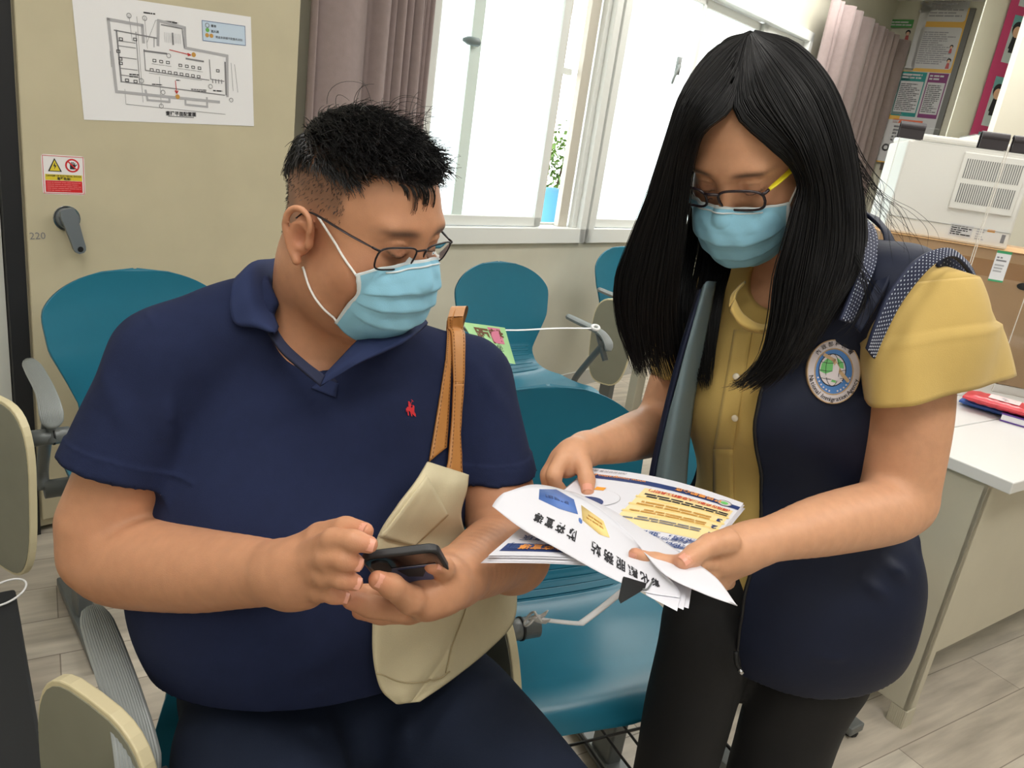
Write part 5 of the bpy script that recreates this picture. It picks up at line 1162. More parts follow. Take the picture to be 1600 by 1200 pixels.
# rider with raised mallet on a horse, as stitched on the chest
emb = Print(); u_ = .0010
horse = [(-6, -1), (-4, 2), (-1, 3), (3, 3), (6, 5), (8, 9), (10, 8), (10, 6), (8, 4), (8, 1), (7, -2), (9, -5), (8, -9), (6.8, -9), (7, -6), (4, -3), (1, -3.5), (2, -7), (1, -10), (-.4, -10), (0, -7), (-2, -4), (-4, -5), (-5, -10), (-6.4, -10), (-6, -5), (-7.5, -3), (-9, -6), (-8.4, -1)]
emb.poly([(x * u_, y * u_) for x, y in horse[:14]], m_emb, 1)
for quad in ([(-7, -3), (7, -3), (8, 3), (-5, 3)], [(5, 2), (8, 1), (10.5, 8), (7, 9)], [(-6.5, -3), (-4.2, -3), (-5, -10), (-6.6, -10)], [(-1.5, -3), (1.5, -3), (1.2, -10), (-.4, -10)], [(5, -3), (7.4, -2), (9, -9), (7.2, -9)], [(-8.8, -6), (-6, -1), (-5, 2), (-8.5, -1)], [(-2.5, 2), (2.4, 2), (2.6, 9), (-1.4, 9)], [(1, 7), (5, 8.4), (5, 7), (1.6, 5.5)], [(-1, 2), (1.6, 2), (2.6, -3.4), (1, -3.4)]): emb.poly([(x * u_, y * u_) for x, y in quad], m_emb, 1)
emb.disc(1 * u_, 11 * u_, 2.1 * u_, m_emb, 1, n=10); emb.line([(2.5 * u_, 8 * u_), (9 * u_, 16 * u_)], .8 * u_, m_emb, 1); emb.line([(7.4 * u_, 17 * u_), (10.6 * u_, 15 * u_)], 1.1 * u_, m_emb, 1)
hc, hn = hit(bvS, 640, 640, .0)
bx_ = norm(np.cross(UP, -ray(640, 640))); bx_ = bx_ * np.sign((CM.T @ bx_)[0]); by_ = UP
def EF(x, y, t): q = hc + bx_ * x + by_ * y; l, n, i, d = bvS.find_nearest(Vector(q)); return np.array(l) + hn * (.001 + t)
mb = MB(); emb.emit(mb, EF, .0006); under(mb.build('embroidered_emblem'), man)
# ---------------------------------------------------------------- trousers, shoes
F = Field((-.5, -.02, .04), (.42, 1.2, .72), .006)
hc_ = np.array([-.205, .935, .52])
F.put(ell(hc_, (.19, .15, .11), [MS, MF, UP]), .04)
for s_, kn_, an_ in ((-1, hc_ - MS * .16 + MF * .43 + UP * .0, None), (1, hc_ + MS * .20 + MF * .43, None)):
    hip = hc_ + MS * s_ * .10; ank = kn_ + MF * .02 - UP * .40
    F.put(chain([hip, hip * .5 + kn_ * .5 + UP * .012, kn_], [.112, .102, .080]), .035); F.put(chain([kn_, kn_ * .5 + ank * .5, ank], [.078, .072, .062]), .03)
V, Q = F.mesh(); N = normals_of(V, Q); D = .0045 * lattice_noise(V, 22, 8, 8, (1, 1, 1)) + .0024 * lattice_noise(V, 50, 9, 8)
for (p1, p2, w_, d_) in [((520, 1100, .75), (560, 1200, .68), .014, .012), ((510, 1125, .76), (420, 1180, .70), .010, .006), ((540, 1125, .76), (640, 1165, .72), .010, .006), ((300, 1120, .78), (430, 1160, .7), .012, .005), ((260, 1080, .84), (380, 1130, .74), .012, .005), ((600, 1110, .8), (700, 1190, .8), .012, .004)]: D += crease(V, P(*p1), P(*p2), w_, d_)
smesh('trousers', V + N * D[:, None], Q, m_jean, man)
m_shoe = mat('dark_shoe', srgb(30, 30, 34), .5)
for s_, kn_ in ((-1, hc_ - MS * .16 + MF * .45), (1, hc_ + MS * .20 + MF * .45)):
    ank = np.array([kn_[0], kn_[1], .07]); F = Field(ank - .3, ank + .3, .006); F.put(chain([ank + UP * .02, ank - UP * .015 + MF * .02], [.045, .044]), .02); F.put(ell(ank + MF * .06 - UP * .022, (.046, .14, .046), [MS, MF, UP]), .02); F.a = np.maximum(F.a, (-(F.lo[2] + F.h * np.arange(F.n[2])) + .003)[None, None, :].astype(np.float32))
    V, Q = F.mesh(); smesh('shoe', V, Q, m_shoe, man)
# ---------------------------------------------------------------- mask and glasses of the sitting person
m_gm = mat('dark_metal_frame', srgb(46, 44, 48), .3, .6)
mask(MH, bvM, man, [(.063, .066, -.010), (.066, .076, -.030), (.066, .068, -.05), (.060, .052, -.085)],
     [(0, .104, .019), (0, .116, .0), (0, .120, -.024), (0, .119, -.055), (0, .108, -.085), (0, .086, -.112)], (.080, .006, .030), (.079, .0, -.038), off=.004)
glasses(MH, man, .106, .021, .0285, .0150, .0080, m_gm, m_gm, .0011, (.086, -.002, .032), tilt=.03, wrap=.16, pant=.15, xo=.009, sq=4.2)
# ================================================================ THE STANDING PERSON
WH = Head((.279, 1.06, 1.340), (145, -39, 5), .98)
# the leaflets' plane, which her hands hold
aTL, aTR, aLB, aBR = P(922, 731, .935), P(1162, 786, .865), P(763, 868, .725), P(1078, 893, .70)
aN = norm(np.cross(aTR - aTL, aLB - aTL)); aN = aN * np.sign(aN[2]); aN2 = norm(np.cross(aTR - aBR, aLB - aBR)); aN2 = aN2 * np.sign(aN2[2]); aM = norm(aN + aN2); aC = (aTL + aTR + aLB + aBR) / 4
def YA(px, py): r = ray(px, py); return (CAM + r * ((aC - CAM) @ aM) / (r @ aM))[1]
def PA(px, py, g=0.): return P(px, py, YA(px, py) + g)
WF, WS = norm([-.62, -.78, 0]), norm([.78, -.62, 0])
woman = thing('person', 'person standing in navy vest over mustard blouse, showing leaflets, long black hair', 'person', (.46, 1.1, 0))
Wb = np.array([.385, 1.115, 1.185])
SL, SR = P(1437, 462, 1.00), P(1102, 476, 1.20)
EL, WL = P(1405, 792, .95), P(1178, 850, .775)
ER, WR = P(1032, 672, 1.14), P(915, 702, .955)
print('woman arms', np.linalg.norm(SL - EL), np.linalg.norm(EL - WL), np.linalg.norm(SR - ER), np.linalg.norm(ER - WR), np.linalg.norm(SL - SR), SL, SR)
F = Field((-.02, .58, .72), (.72, 1.36, 1.54), .0026)
build_head(F, WH, True)
F.put(chain([WH.w((0, -.03, -.03)), WH.w((0, -.02, -.085)), Wb + UP * .01, Wb - UP * .05], [.048, .048, .056, .07]), .03)
F.put(chain([Wb, SL * .8 + Wb * .2 - UP * .02], [.05, .040]), .04); F.put(chain([Wb, SR * .8 + Wb * .2 - UP * .01], [.05, .048]), .04)
F.put(ell(Wb - UP * .13, (.135, .08, .14), [WS, WF, UP]), .05); F.put(ell(Wb * .6 + np.array([.475, 1.10, .76]) * .4, (.11, .07, .14), [WS, WF, UP]), .05)
F.put(chain([SL - UP * .02, SL * .5 + EL * .5, P(1405, 770, .955)], [.044, .054, .049]), .02)
F.put(chain([EL, P(1380, 800, .92), P(1290, 820, .845), P(1225, 837, .80), WL], [.040, .043, .037, .028, .0235], 20), .016)
F.put(chain([SR, SR * .5 + ER * .5, ER], [.045, .045, .040]), .02)
F.put(chain([ER, P(1010, 676, 1.11), P(965, 690, 1.02), WR], [.038, .039, .031, .0215], 20), .016)
wd2 = []
p_ = P
# her left hand: thumb on top of the leaflets, fingers beneath
F.put(chain([WL, p_(1150, 858, .760), p_(1122, 870, .750)], [.0235, .026, .022], 12), .014); F.put(chain([p_(1150, 872, .768), p_(1125, 893, .765)], [.020, .017]), .014)
digit(F, [p_(1136, 846, .740), PA(1108, 852, -.040), PA(1085, 866, -.037), PA(1067, 878, -.034)], [.0145, .0112, .0098, .0082], wd2, (-.2, -.7, .8))
digit(F, [p_(1122, 878, .742), PA(1075, 880, -.020), PA(1025, 876, -.020), PA(992, 866, -.021)], [.0105, .0085, .0078, .0070], wd2, (.1, -.7, -.4))
digit(F, [p_(1125, 892, .765), PA(1090, 900, .022), PA(1050, 892, .022), PA(1020, 884, .018)], [.0115, .0100, .0088, .0076], wd2, (.1, -.7, -.4))
digit(F, [p_(1130, 903, .772), PA(1100, 908, .045), PA(1068, 902, .045), PA(1045, 894, .035)], [.0110, .0095, .0084, .0072], wd2, (.1, -.7, -.4))
digit(F, [p_(1136, 908, .780), PA(1112, 914, .065), PA(1088, 910, .065), PA(1072, 902, .055)], [.0098, .0084, .0076, .0066], wd2, (.1, -.7, -.4))
# her right hand: thumb over the edge, fingers curled under
F.put(chain([WR, p_(896, 712, .925), p_(884, 722, .915)], [.0215, .024, .021], 12), .014)
digit(F, [p_(900, 702, .925), p_(910, 726, .902), PA(917, 750, -.022), PA(918, 767, -.012)], [.0145, .0110, .0098, .0082], wd2, (-.1, -1., .3))
digit(F, [p_(880, 716, .905), p_(866, 742, .885), p_(872, 764, .892), p_(892, 774, .905)], [.0115, .0098, .0088, .0076], wd2, (-.1, -.7, .1))
digit(F, [p_(873, 716, .918), p_(857, 742, .905), p_(861, 766, .912), p_(880, 780, .93)], [.0115, .0098, .0088, .0076], wd2, (-.1, -.7, .1))
digit(F, [p_(872, 718, .935), p_(857, 742, .925), p_(860, 768, .935), p_(880, 782, .955)], [.0110, .0094, .0084, .0074], wd2, (-.1, -.7, .1))
digit(F, [p_(876, 722, .952), p_(862, 744, .945), p_(866, 768, .955), p_(882, 780, .97)], [.0098, .0084, .0076, .0066], wd2, (-.1, -.7, .1))
V, Q = F.mesh(); L = WH.loc(V); inh = (np.abs(L[:, 0]) < .1) & (L[:, 1] > -.12) & (L[:, 1] < .13) & (L[:, 2] > -.12)
def gs(c, r): return np.exp(-(((L - np.array(c)) / np.array(r)) ** 2).sum(1)) * inh
col = np.tile(np.array(srgb(208, 156, 122)), (len(V), 1))
for x in (-1, 1):
    col = tint(col, .3 * gs((x * .045, .07, -.015), (.025, .03, .025)), srgb(206, 128, 104)); col = tint(col, .4 * gs((x * .030, .09, .022), (.02, .02, .008)), srgb(160, 104, 84))
    br = np.exp(-(((L[:, 0] * x - .034) / .020) ** 4 + ((L[:, 2] - .0485 + ((L[:, 0] * x - .03) / .05) ** 2 * .012) / .0036) ** 2)) * (L[:, 1] > .06); col = tint(col, .88 * np.clip(br, 0, 1), srgb(70, 54, 46))
    la = np.exp(-(((L[:, 0] * x - .031) / .0155) ** 6 + ((L[:, 2] - .0185 - .0045 * ((L[:, 0] * x - .029) / .016) ** 2) / .0015) ** 2)) * (L[:, 1] > .07); col = tint(col, .92 * np.clip(la, 0, 1), srgb(30, 24, 22))
scal = ((L[:, 2] > .117) | (L[:, 1] < .045)) & inh & (L[:, 2] > -.02) & ~((np.abs(L[:, 0]) > .068) & (L[:, 2] < .04) & (L[:, 1] > -.03))
col = tint(col, scal * .85, srgb(34, 28, 28))
for t_, b_, u_, r_ in wd2: col = tint(col, .4 * np.exp(-((V - np.array(t_)) ** 2).sum(1) / .010 ** 2), srgb(222, 134, 112))
body_w = smesh('body', V, Q, m_skin, woman, col); bvW = bvh_of([body_w])
VW, QW = V, Q
for t_, b_, u_, r_ in wd2[:3] + wd2[5:7]:
    mb = MB(); nail(mb, t_, b_, norm(CAM - np.array(t_)) * .5 + np.array(norm(u_)) * .8, r_, m_nail); under(mb.build('fingernail', smooth=True), woman)
# ---------------------------------------------------------------- blouse
m_must = mat('mustard_cotton', srgb(198, 168, 96), .85, noise=.03, nscale=30, bump=.2, bscale=900, sheen=.15); m_vest = mat('navy_vest_nylon', srgb(22, 29, 50), .6, spec=.25, noise=.08, nscale=20, bump=.2, bscale=60); m_mesh = mat('dotted_mesh_lining', srgb(30, 38, 66), .7)
m_lining = mat('grey_vest_lining', srgb(98, 116, 122), .6, bump=.15, bscale=300); m_blk = mat('black_trouser_cloth', srgb(17, 17, 19), .85, noise=.1, nscale=20, bump=.2, bscale=900)
hipW = np.array([.475, 1.10, .76])
def torso(F, g, k=.05):
    F.put(ell(Wb - UP * .13, (.150 + g, .098 + g, .15 + g), [WS, WF, UP]), .03)
    F.put(ell(Wb * .5 + hipW * .5 + UP * .0, (.145 + g, .105 + g, .20), [WS, WF, UP]), k); F.put(ell(Wb - UP * .17 + WF * .06, (.11 + g, .07 + g, .075), [WS, WF, UP]), k)
    F.put(ell(hipW, (.172 + g, .125 + g, .16), [WS, WF, UP]), k); F.put(chain([Wb - UP * .005, SL * .85 + Wb * .15 - UP * .004], [.055 + g, .05 + g]), k); F.put(chain([Wb - UP * .005, SR * .85 + Wb * .15 - UP * .004], [.055 + g, .05 + g]), k)
F = Field((.12, .78, .56), (.82, 1.36, 1.30), .0036); torso(F, .006)
F.put(chain([WH.w((0, -.02, -.07)), Wb + UP * .03, Wb + WF * .02 + UP * .0], [.06, .066, .058]), .006, 's'); F.put(chain([P(1180, 478, 1.0), P(1190, 450, 1.03), Wb + UP * .02], [.012, .03, .05]), .004, 's')
Sl_hem = P(1465, 600, .965)
F.a = np.maximum(F.a, ((P(1120, 985, 1.0)[2]) - (F.lo[2] + F.h * np.arange(F.n[2])))[None, None, :].astype(np.float32))
V, Q = F.mesh(); N = normals_of(V, Q); D = .0014 * lattice_noise(V, 20, 13, 7, (1, 1, .5)) + .0006 * lattice_noise(V, 60, 14, 7)
D += .0018 * np.exp(-(((V - P(1140, 700, 1.0)) @ WS) / .018) ** 2)
for (p1, p2, w_, d_) in [((1150, 500, 1.0), (1110, 720, 1.0), .012, .006), ((1185, 520, 1.0), (1160, 700, 1.0), .012, .005), ((1120, 600, 1.0), (1095, 800, 1.0), .012, .005)]: D += crease(V, P(*p1), P(*p2), w_, d_)
blouse = smesh('blouse', V + N * D[:, None], Q, m_must, woman)
bvB = bvh_of([blouse])
# flared sleeves
def flare(S, pts_out, pts_in, name):
    pass
def sleeve_w(cx, hem, Sh, seam_t=.5):
    """hem: closed loop of sighted points; the sleeve runs from the shoulder loop to it"""
    Hh = spline(hem + [hem[0]], 49); c = Hh.mean(0); ax = norm(c - Sh); u0 = norm(Hh[0] - c); 
    V = []; nT = 26
    top = []
    for i in range(49): d = Hh[i] - c; d = d - ax * (d @ ax); top.append(Sh + norm(d) * .058)
    for t in np.linspace(0, 1, nT):
        for i in range(49):
            b = t ** 1.15; p = top[i] * (1 - b) + Hh[i] * b + norm(Hh[i] - c) * .012 * math.sin(math.pi * t); 
            if t > seam_t: p = p + norm(Hh[i] - c) * (.0062 if t < seam_t + .05 else .0045)
            p = p + norm(Hh[i] - c) * .0022 * math.sin(i * .9) * t
            V.append(p)
    mb = MB(); mb.add(V, [(a * 49 + i, (a + 1) * 49 + i, (a + 1) * 49 + i + 1, a * 49 + i + 1) for a in range(nT - 1) for i in range(48)], m_must)
    # closed dome over the shoulder
    n0 = len(V); mb.add([Sh - ax * .03] + top, [(0, 1 + i, 2 + i) for i in range(48)], m_must)
    return mb
mb = sleeve_w(None, [P(1583, 588, .985), P(1545, 600, .945), P(1490, 614, .905), P(1430, 632, .885), P(1385, 636, .90), P(1358, 628, .945), P(1372, 600, 1.0), P(1430, 570, 1.04), P(1530, 566, 1.04)], SL + UP * .016 + norm(SL - Wb) * .004)
under(mb.build('sleeve', smooth=True, thick=.0025), woman)
mb = sleeve_w(None, [P(1022, 580, 1.17), P(1035, 590, 1.13), P(1060, 594, 1.11), P(1088, 590, 1.13), P(1095, 570, 1.2), P(1060, 560, 1.23), P(1030, 568, 1.22)], SR)
under(mb.build('sleeve', smooth=True, thick=.0025), woman)
# ruffled stand collar, placket, buttons
mb = MB(); loft(mb, [[P(1148, 468, .985), P(1162, 492, .975), P(1190, 508, .975), P(1215, 500, 1.0)], [P(1142, 482, .975), P(1158, 505, .965), P(1190, 516, .965), P(1218, 508, .99)], [P(1146, 492, .98), P(1162, 512, .972), P(1190, 520, .972), P(1218, 514, .99)]], 24, m_must, .003)
loft(mb, [[P(1148, 468, .985), P(1152, 455, 1.0), P(1165, 440, 1.03)], [P(1140, 480, .985), P(1143, 462, 1.0), P(1158, 445, 1.03)]], 12, m_must, .003); under(mb.build('ruffled_collar', smooth=True), woman)
mb = MB(); pc = [patch(mb, bvB, [(1148, 516), (1176, 516), (1146, 700), (1116, 700)], 6, 24, .0028, m_must), patch(mb, bvB, [(1116, 700), (1146, 700), (1150, 985), (1118, 975)], 6, 30, .0028, m_must)]; under(mb.build('placket', smooth=True), woman)
for (x, y) in ((1152, 590), (1151, 652), (1117, 945)):
    h_, n_ = hit(bvB, x, y, .004)
    if h_ is not None: mb = MB(); tube(mb, [h_, h_ + n_ * .002, h_ + n_ * .0028], [.0048, .0048, .0032], mat('pearl_button', srgb(226, 214, 190), .2), 16); under(mb.build('button', smooth=True), woman)
# ---------------------------------------------------------------- vest
F = Field((.10, .74, .50), (.86, 1.42, 1.32), .0036); torso(F, .022)
F.put(ell(hipW - UP * .08, (.20, .155, .15), [WS, WF, UP]), .05)
F.put(chain([WH.w((0, -.03, -.06)), Wb + UP * .03, Wb + WF * .03], [.064, .07, .066]), .006, 's')
def axis_cut(F, S, E_, r, r2=None): ax = norm(E_ - S); F.put(chain([S + ax * .018 + norm(S - Wb) * .018, S + ax * .10 + norm(S - Wb) * .03], [r, r2 or r]), .012, 's')
axis_cut(F, SL, EL, .068); axis_cut(F, SR, ER, .062)
F.put(chain([SL + norm(SL - Wb) * .045, SL + norm(SL - Wb) * .10], [.058, .07]), .01, 's')
# open front: keep only her left panel and the back
A_, B_ = hit(bvB, 1196, 590, .02)[0], hit(bvB, 1170, 955, .03)[0]; B_ = A_ + (B_ - A_) * 1.25; nrm = norm(np.cross(B_ - A_, WF)); nrm = nrm * np.sign(nrm @ -WS)
X = (F.lo[0] + F.h * np.arange(F.n[0]))[:, None, None]; Y = (F.lo[1] + F.h * np.arange(F.n[1]))[None, :, None]; Z = (F.lo[2] + F.h * np.arange(F.n[2]))[None, None, :]
side = (X - A_[0]) * nrm[0] + (Y - A_[1]) * nrm[1] + (Z - A_[2]) * nrm[2]; c0 = Wb * .5 + hipW * .5
frontness = (X - c0[0]) * WF[0] + (Y - c0[1]) * WF[1] + .0 * Z + .01
F.a = np.maximum(F.a, np.minimum(side, frontness).astype(np.float32))
F2 = Field(F.lo, F.lo + (F.n - 1) * F.h, F.h); torso(F2, .008); F.a = np.maximum(F.a, -F2.a[:F.n[0], :F.n[1], :F.n[2]] * 1.0) if F2.a.shape == F.a.shape else F.a
hl, hr_ = P(1160, 1060, .975), P(1440, 962, 1.07); hm = P(1300, 1060, .97); hn = norm(np.cross(hl - hm, hr_ - hm)); hn = hn * np.sign(-hn[2])
F.a = np.maximum(F.a, ((X - hm[0]) * hn[0] + (Y - hm[1]) * hn[1] + (Z - hm[2]) * hn[2]).astype(np.float32))
V, Q = F.mesh(); N = normals_of(V, Q); D = .0022 * lattice_noise(V, 16, 23, 7, (1, 1, .6)) + .0010 * lattice_noise(V, 45, 24, 7)
for (p1, p2, w_, d_) in [((1390, 880, .95), (1420, 930, 1.0), .010, .010), ((1350, 900, .93), (1400, 960, .97), .010, .008), ((1300, 700, .90), (1320, 820, .92), .016, .005), ((1440, 800, 1.05), (1380, 960, .98), .012, .008), ((1180, 1030, .92), (1300, 1030, .92), .006, .004), ((1300, 1030, .92), (1420, 960, 1.0), .006, .004), ((1240, 640, .9), (1200, 860, .9), .02, .004)]: D += crease(V, P(*p1), P(*p2), w_, d_)
vest = smesh('vest', V + N * D[:, None], Q, m_vest, woman); bvV = bvh_of([vest])
inv_v = (root_matrix(woman) @ vest.matrix_parent_inverse).inverted()
def onvest(mb, name, **k): o = mb.build(name, **k); o.parent = vest; o.matrix_parent_inverse = inv_v; return o
# opened front panel on her right, lining turned toward the room
mb = MB(); loft(mb, [[P(1118, 440, 1.06), P(1100, 540, 1.04), P(1082, 640, 1.03), P(1072, 750, 1.03), P(1066, 880, 1.02)], [P(1105, 440, 1.02), P(1082, 540, 1.0), P(1060, 640, .98), P(1044, 750, .975), P(1036, 880, .98)], [P(1098, 450, 1.02), P(1068, 560, .99), P(1042, 660, .985), P(1024, 750, .985), P(1012, 870, .99)]], 30, m_lining, .003); onvest(mb, 'grey_lining', smooth=True)
mb = MB(); loft(mb, [[P(1096, 452, 1.018), P(1064, 560, .988), P(1039, 660, .983), P(1021, 750, .983), P(1009, 870, .988)], [P(1092, 455, 1.04), P(1060, 562, 1.01), P(1036, 662, 1.005), P(1018, 752, 1.005), P(1006, 872, 1.0)], [P(1110, 455, 1.12), P(1085, 562, 1.12), P(1075, 662, 1.13), P(1065, 752, 1.13), P(1060, 872, 1.12)]], 30, m_vest, .004); onvest(mb, 'front_panel', smooth=True)
mb = MB(); ed = []
for y in range(560, 1050, 20):
    for x in range(1120, 1260, 2):
        h_, n_ = hit(bvV, x, y, 0.)
        if h_ is not None and (h_ - c0) @ WF > .02: ed.append(h_); break
tube(mb, spline(ed, 60), .0028, mat('black_zip', srgb(20, 20, 24), .5), 6); onvest(mb, 'zip_edge', smooth=True)
if len(ed) > 2: tube(mb, spline(ed, 40), .003, mat('black_zip', srgb(20, 20, 24), .5), 6); onvest(mb, 'zip_edge', smooth=True)
# dotted mesh binding at the armhole and the collar
m_dot = mat('white_dots', srgb(190, 198, 214), .6)
def dotted(curves, nu, rows, name):
    mb = MB(); G, N_ = loft(mb, curves, nu, m_mesh, .005); nu_, nv_ = G.shape[:2]
    o = onvest(mb, name, smooth=True); mb = MB(); toc = np.sign(((CAM - G) * N_).sum(2).mean()); 
    L1 = np.linalg.norm(np.diff(G[:, nv_ // 2], axis=0), axis=1).sum(); nd = int(L1 / .0062)
    for a in range(nd):
        for b in range(rows):
            u = (a + .5 * (b % 2) + .25) / nd * (nu_ - 1); v = (b + .5) / rows * (nv_ - 1); i, j = min(int(u), nu_ - 2), min(int(v), nv_ - 2); p = G[i, j] * (1 - (u - i)) + G[i + 1, j] * (u - i); p = p + (G[i, j + 1] - G[i, j]) * (v - j)
            for sgn in (1, -1):
                n = N_[i, j] * sgn; t = norm(G[i + 1, j] - G[i, j]); s_ = np.cross(n, t); q = p + n * .0029; r = .0010
                mb.add([q + t * r * 1.5, q + s_ * r, q - t * r * 1.5, q - s_ * r], [(0, 1, 2, 3)], m_dot)
    w = mb.build('white_dots'); w.parent = o; w.matrix_parent_inverse = (root_matrix(woman) @ vest.matrix_parent_inverse @ inv_v).inverted() if False else inv_v
    return o
def VP(px, py, Y, off=.006):
    h_, n_ = hit(bvV, px, py, off); return P(px, py, Y) if h_ is None or abs(h_[1] - Y) > .12 else h_
dotted([[P(1527, 462, 1.02), P(1519, 432, 1.0), P(1490, 402, .975), P(1452, 418, .935), P(1410, 468, .915), P(1382, 520, .905), P(1365, 560, .905)],
        [P(1520, 428, 1.02), P(1508, 408, 1.0), P(1478, 388, .97), P(1436, 402, .93), P(1394, 450, .91), P(1368, 505, .90), P(1354, 545, .90)]], 60, 6, 'armhole_binding')
dotted([[P(1478, 388, .985), P(1508, 408, 1.03), P(1522, 430, 1.04), P(1529, 465, 1.04)], [P(1464, 416, .975), P(1492, 432, 1.01), P(1508, 456, 1.02), P(1518, 492, 1.02)]], 30, 5, 'armhole_lining')
dotted([[P(1345, 335, 1.10), P(1368, 365, 1.05), P(1368, 410, .99), P(1350, 455, .955), P(1330, 505, .935)], [P(1332, 325, 1.08), P(1345, 365, 1.03), P(1345, 410, .975), P(1328, 460, .94), P(1312, 500, .925)]], 46, 5, 'collar_lining')
mb = MB(); loft(mb, [[P(1350, 332, 1.11), P(1378, 362, 1.06), P(1378, 412, 1.0), P(1360, 460, .96), P(1335, 510, .935)], [P(1372, 342, 1.10), P(1398, 380, 1.03), P(1392, 430, .97), P(1370, 478, .945), P(1345, 520, .93)]], 30, m_vest, .005); onvest(mb, 'vest_collar', smooth=True)
# drawcord toggle and zip end at the hem
mb = MB(); q = P(1404, 985, .99)
for dx in (-5, 7): tube(mb, spline([P(1404 + dx, 975, .99), P(1404 + dx, 995, .985), P(1402, 1012, .985)], 8), .0012, m_black, 6)
tube(mb, [P(1392, 1013, .985), P(1397, 1015, .983), P(1408, 1015, .983), P(1417, 1013, .985)], [.005, .0085, .0085, .005], m_dark, 12); onvest(mb, 'drawcord_toggle', smooth=True)
mb = MB(); tube(mb, spline([P(1150, 1018, .945), P(1151, 1036, .94), P(1160, 1050, .94)], 8), .0035, m_dark, 8); tube(mb, [P(1155, 1046, .938), P(1160, 1052, .936)], .004, m_chr, 8); onvest(mb, 'zip_pull', smooth=True)
# ---------------------------------------------------------------- badge
BW, BH = .062, .072
bc, bn = hit(bvV, 1301, 581, .0)
if bc is None: bc, bn = P(1301, 581, .88), -WF
bex = norm(P(1345, 583, bc[1]) - P(1268, 579, bc[1])); bex = norm(bex - bn * (bex @ bn)); bey = np.cross(bn, bex); bey = bey * np.sign(bey[2]); bex = norm(bex + bey * .03); bey = norm(bey - bex * .0)
def BFn(x, y, t):
    q = bc + bex * x + bey * y; l, n, i, d = bvV.find_nearest(Vector(q)); l = np.array(l); return q + bn * (max(0, (l - q) @ bn) * .0 + .004 + t)
pz = np.linalg.norm(P(1349, 581, bc[1]) - P(1264, 581, bc[1])) ; sy = 1.24
R1 = pz * .5 * .97; m_bw = mat('badge_white', srgb(222, 214, 218), .5); m_bb = mat('badge_blue', srgb(72, 130, 200), .5); m_bt = mat('badge_tan', srgb(204, 172, 130), .5); m_bg = mat('badge_green', srgb(110, 196, 110), .5)
pr = Print(); pr.disc(0, 0, R1, m_bw, 1, ry=R1 * sy, n=48); pr.ring(0, 0, R1 * .985, R1 * .04, m_bt, 2, ry=R1 * sy * .985, n=48); pr.disc(0, 0, R1 * .70, m_bb, 2, ry=R1 * .70 * sy, n=40); pr.ring(0, 0, R1 * .71, R1 * .05, m_bt, 3, ry=R1 * sy * .71, n=40)
gx, gy, gr = -R1 * .06, R1 * .06, R1 * .5; pr.disc(gx, gy, gr, m_bw, 4, ry=gr * sy, n=36)
pr.poly([(gx - gr * .8, gy + gr * .5), (gx - gr * .2, gy + gr * 1.1), (gx + gr * .05, gy + gr * .5), (gx, gy - gr * .1), (gx - gr * .5, gy - gr * .3), (gx - gr * .93, gy - gr * .1)], m_bg, 5); pr.poly([(gx + gr * .3, gy + gr * 1.0), (gx + gr * .8, gy + gr * .55), (gx + gr * .85, gy + gr * .1), (gx + gr * .45, gy + gr * .2)], m_bg, 5); pr.poly([(gx - gr * .1, gy - gr * .9), (gx + gr * .3, gy - gr * 1.0), (gx + gr * .2, gy - gr * .5)], m_bg, 5)
pr.ring(gx, gy, gr, R1 * .03, m_ink, 6, ry=gr * sy, n=36); pr.ring(gx, gy, gr * .5, R1 * .02, m_ink, 6, ry=gr * sy, n=30)
for yy in (-.5, 0, .5): w_ = gr * math.sqrt(1 - yy * yy); pr.line([(gx - w_, gy + gr * sy * yy), (gx - w_ * .4, gy + gr * sy * (yy - .08)), (gx + w_ * .4, gy + gr * sy * (yy - .08)), (gx + w_, gy + gr * sy * yy)], R1 * .02, m_ink, 6)
pr.line([(gx - gr * .6, gy + gr * 1.15), (gx + gr * .1, gy + gr * .75), (gx + gr * .55, gy - gr * .1), (gx + gr * 1.15, gy - gr * .8)], R1 * .13, m_bt, 7)
pr.poly([(gx + gr * .25, gy + gr * .55), (gx + gr * .5, gy + gr * .2), (gx + gr * .42, gy - gr * .5), (gx + gr * .8, gy - gr * .95), (gx - gr * .1, gy - gr * .72), (gx - gr * .8, gy - gr * .45), (gx - gr * .1, gy - gr * .4), (gx + gr * .05, gy + gr * .1)], m_bw, 8)
for s_ in (-1, 1):
    for k in range(6): a = -math.pi / 2 + s_ * (.25 + k * .2); pr.disc(R1 * .62 * math.cos(a), R1 * .62 * sy * math.sin(a), R1 * .035, m_bw, 6, n=8)
def arc_text(s, rad, a0, a1, size, flip=False):
    n = len(s); ws_ = [1.25 if c in 'mMwW' else .5 if c in 'il ' else .9 for c in s]; tot = sum(ws_); acc = 0
    for c, w in zip(s, ws_):
        a = a0 + (a1 - a0) * (acc + w / 2) / tot; acc += w; x, y = rad * math.cos(a), rad * sy * math.sin(a); tg = math.atan2(rad * sy * math.cos(a), -rad * math.sin(a)) + (math.pi if not flip else 0)
        if c != ' ': pr.text(c, x - math.sin(tg) * -size * .35, y - math.cos(tg) * size * .35, size, m_ink, 9, rot=tg, bold=.01)
arc_text('National Immigration Agency', R1 * .86, math.radians(190), math.radians(345), R1 * .235, True)
arc_text('內政部移民署', R1 * .86, math.radians(145), math.radians(38), R1 * .2)
mb = MB(); pr.emit(mb, BFn, .00022); mb.add([BFn(R1 * math.cos(a), R1 * sy * math.sin(a), t) for a in np.linspace(0, 6.2832, 49)[:-1] for t in (-.008, .0002)], [(2 * k, 2 * ((k + 1) % 48), 2 * ((k + 1) % 48) + 1, 2 * k + 1) for k in range(48)], m_bt); onvest(mb, 'round_badge')
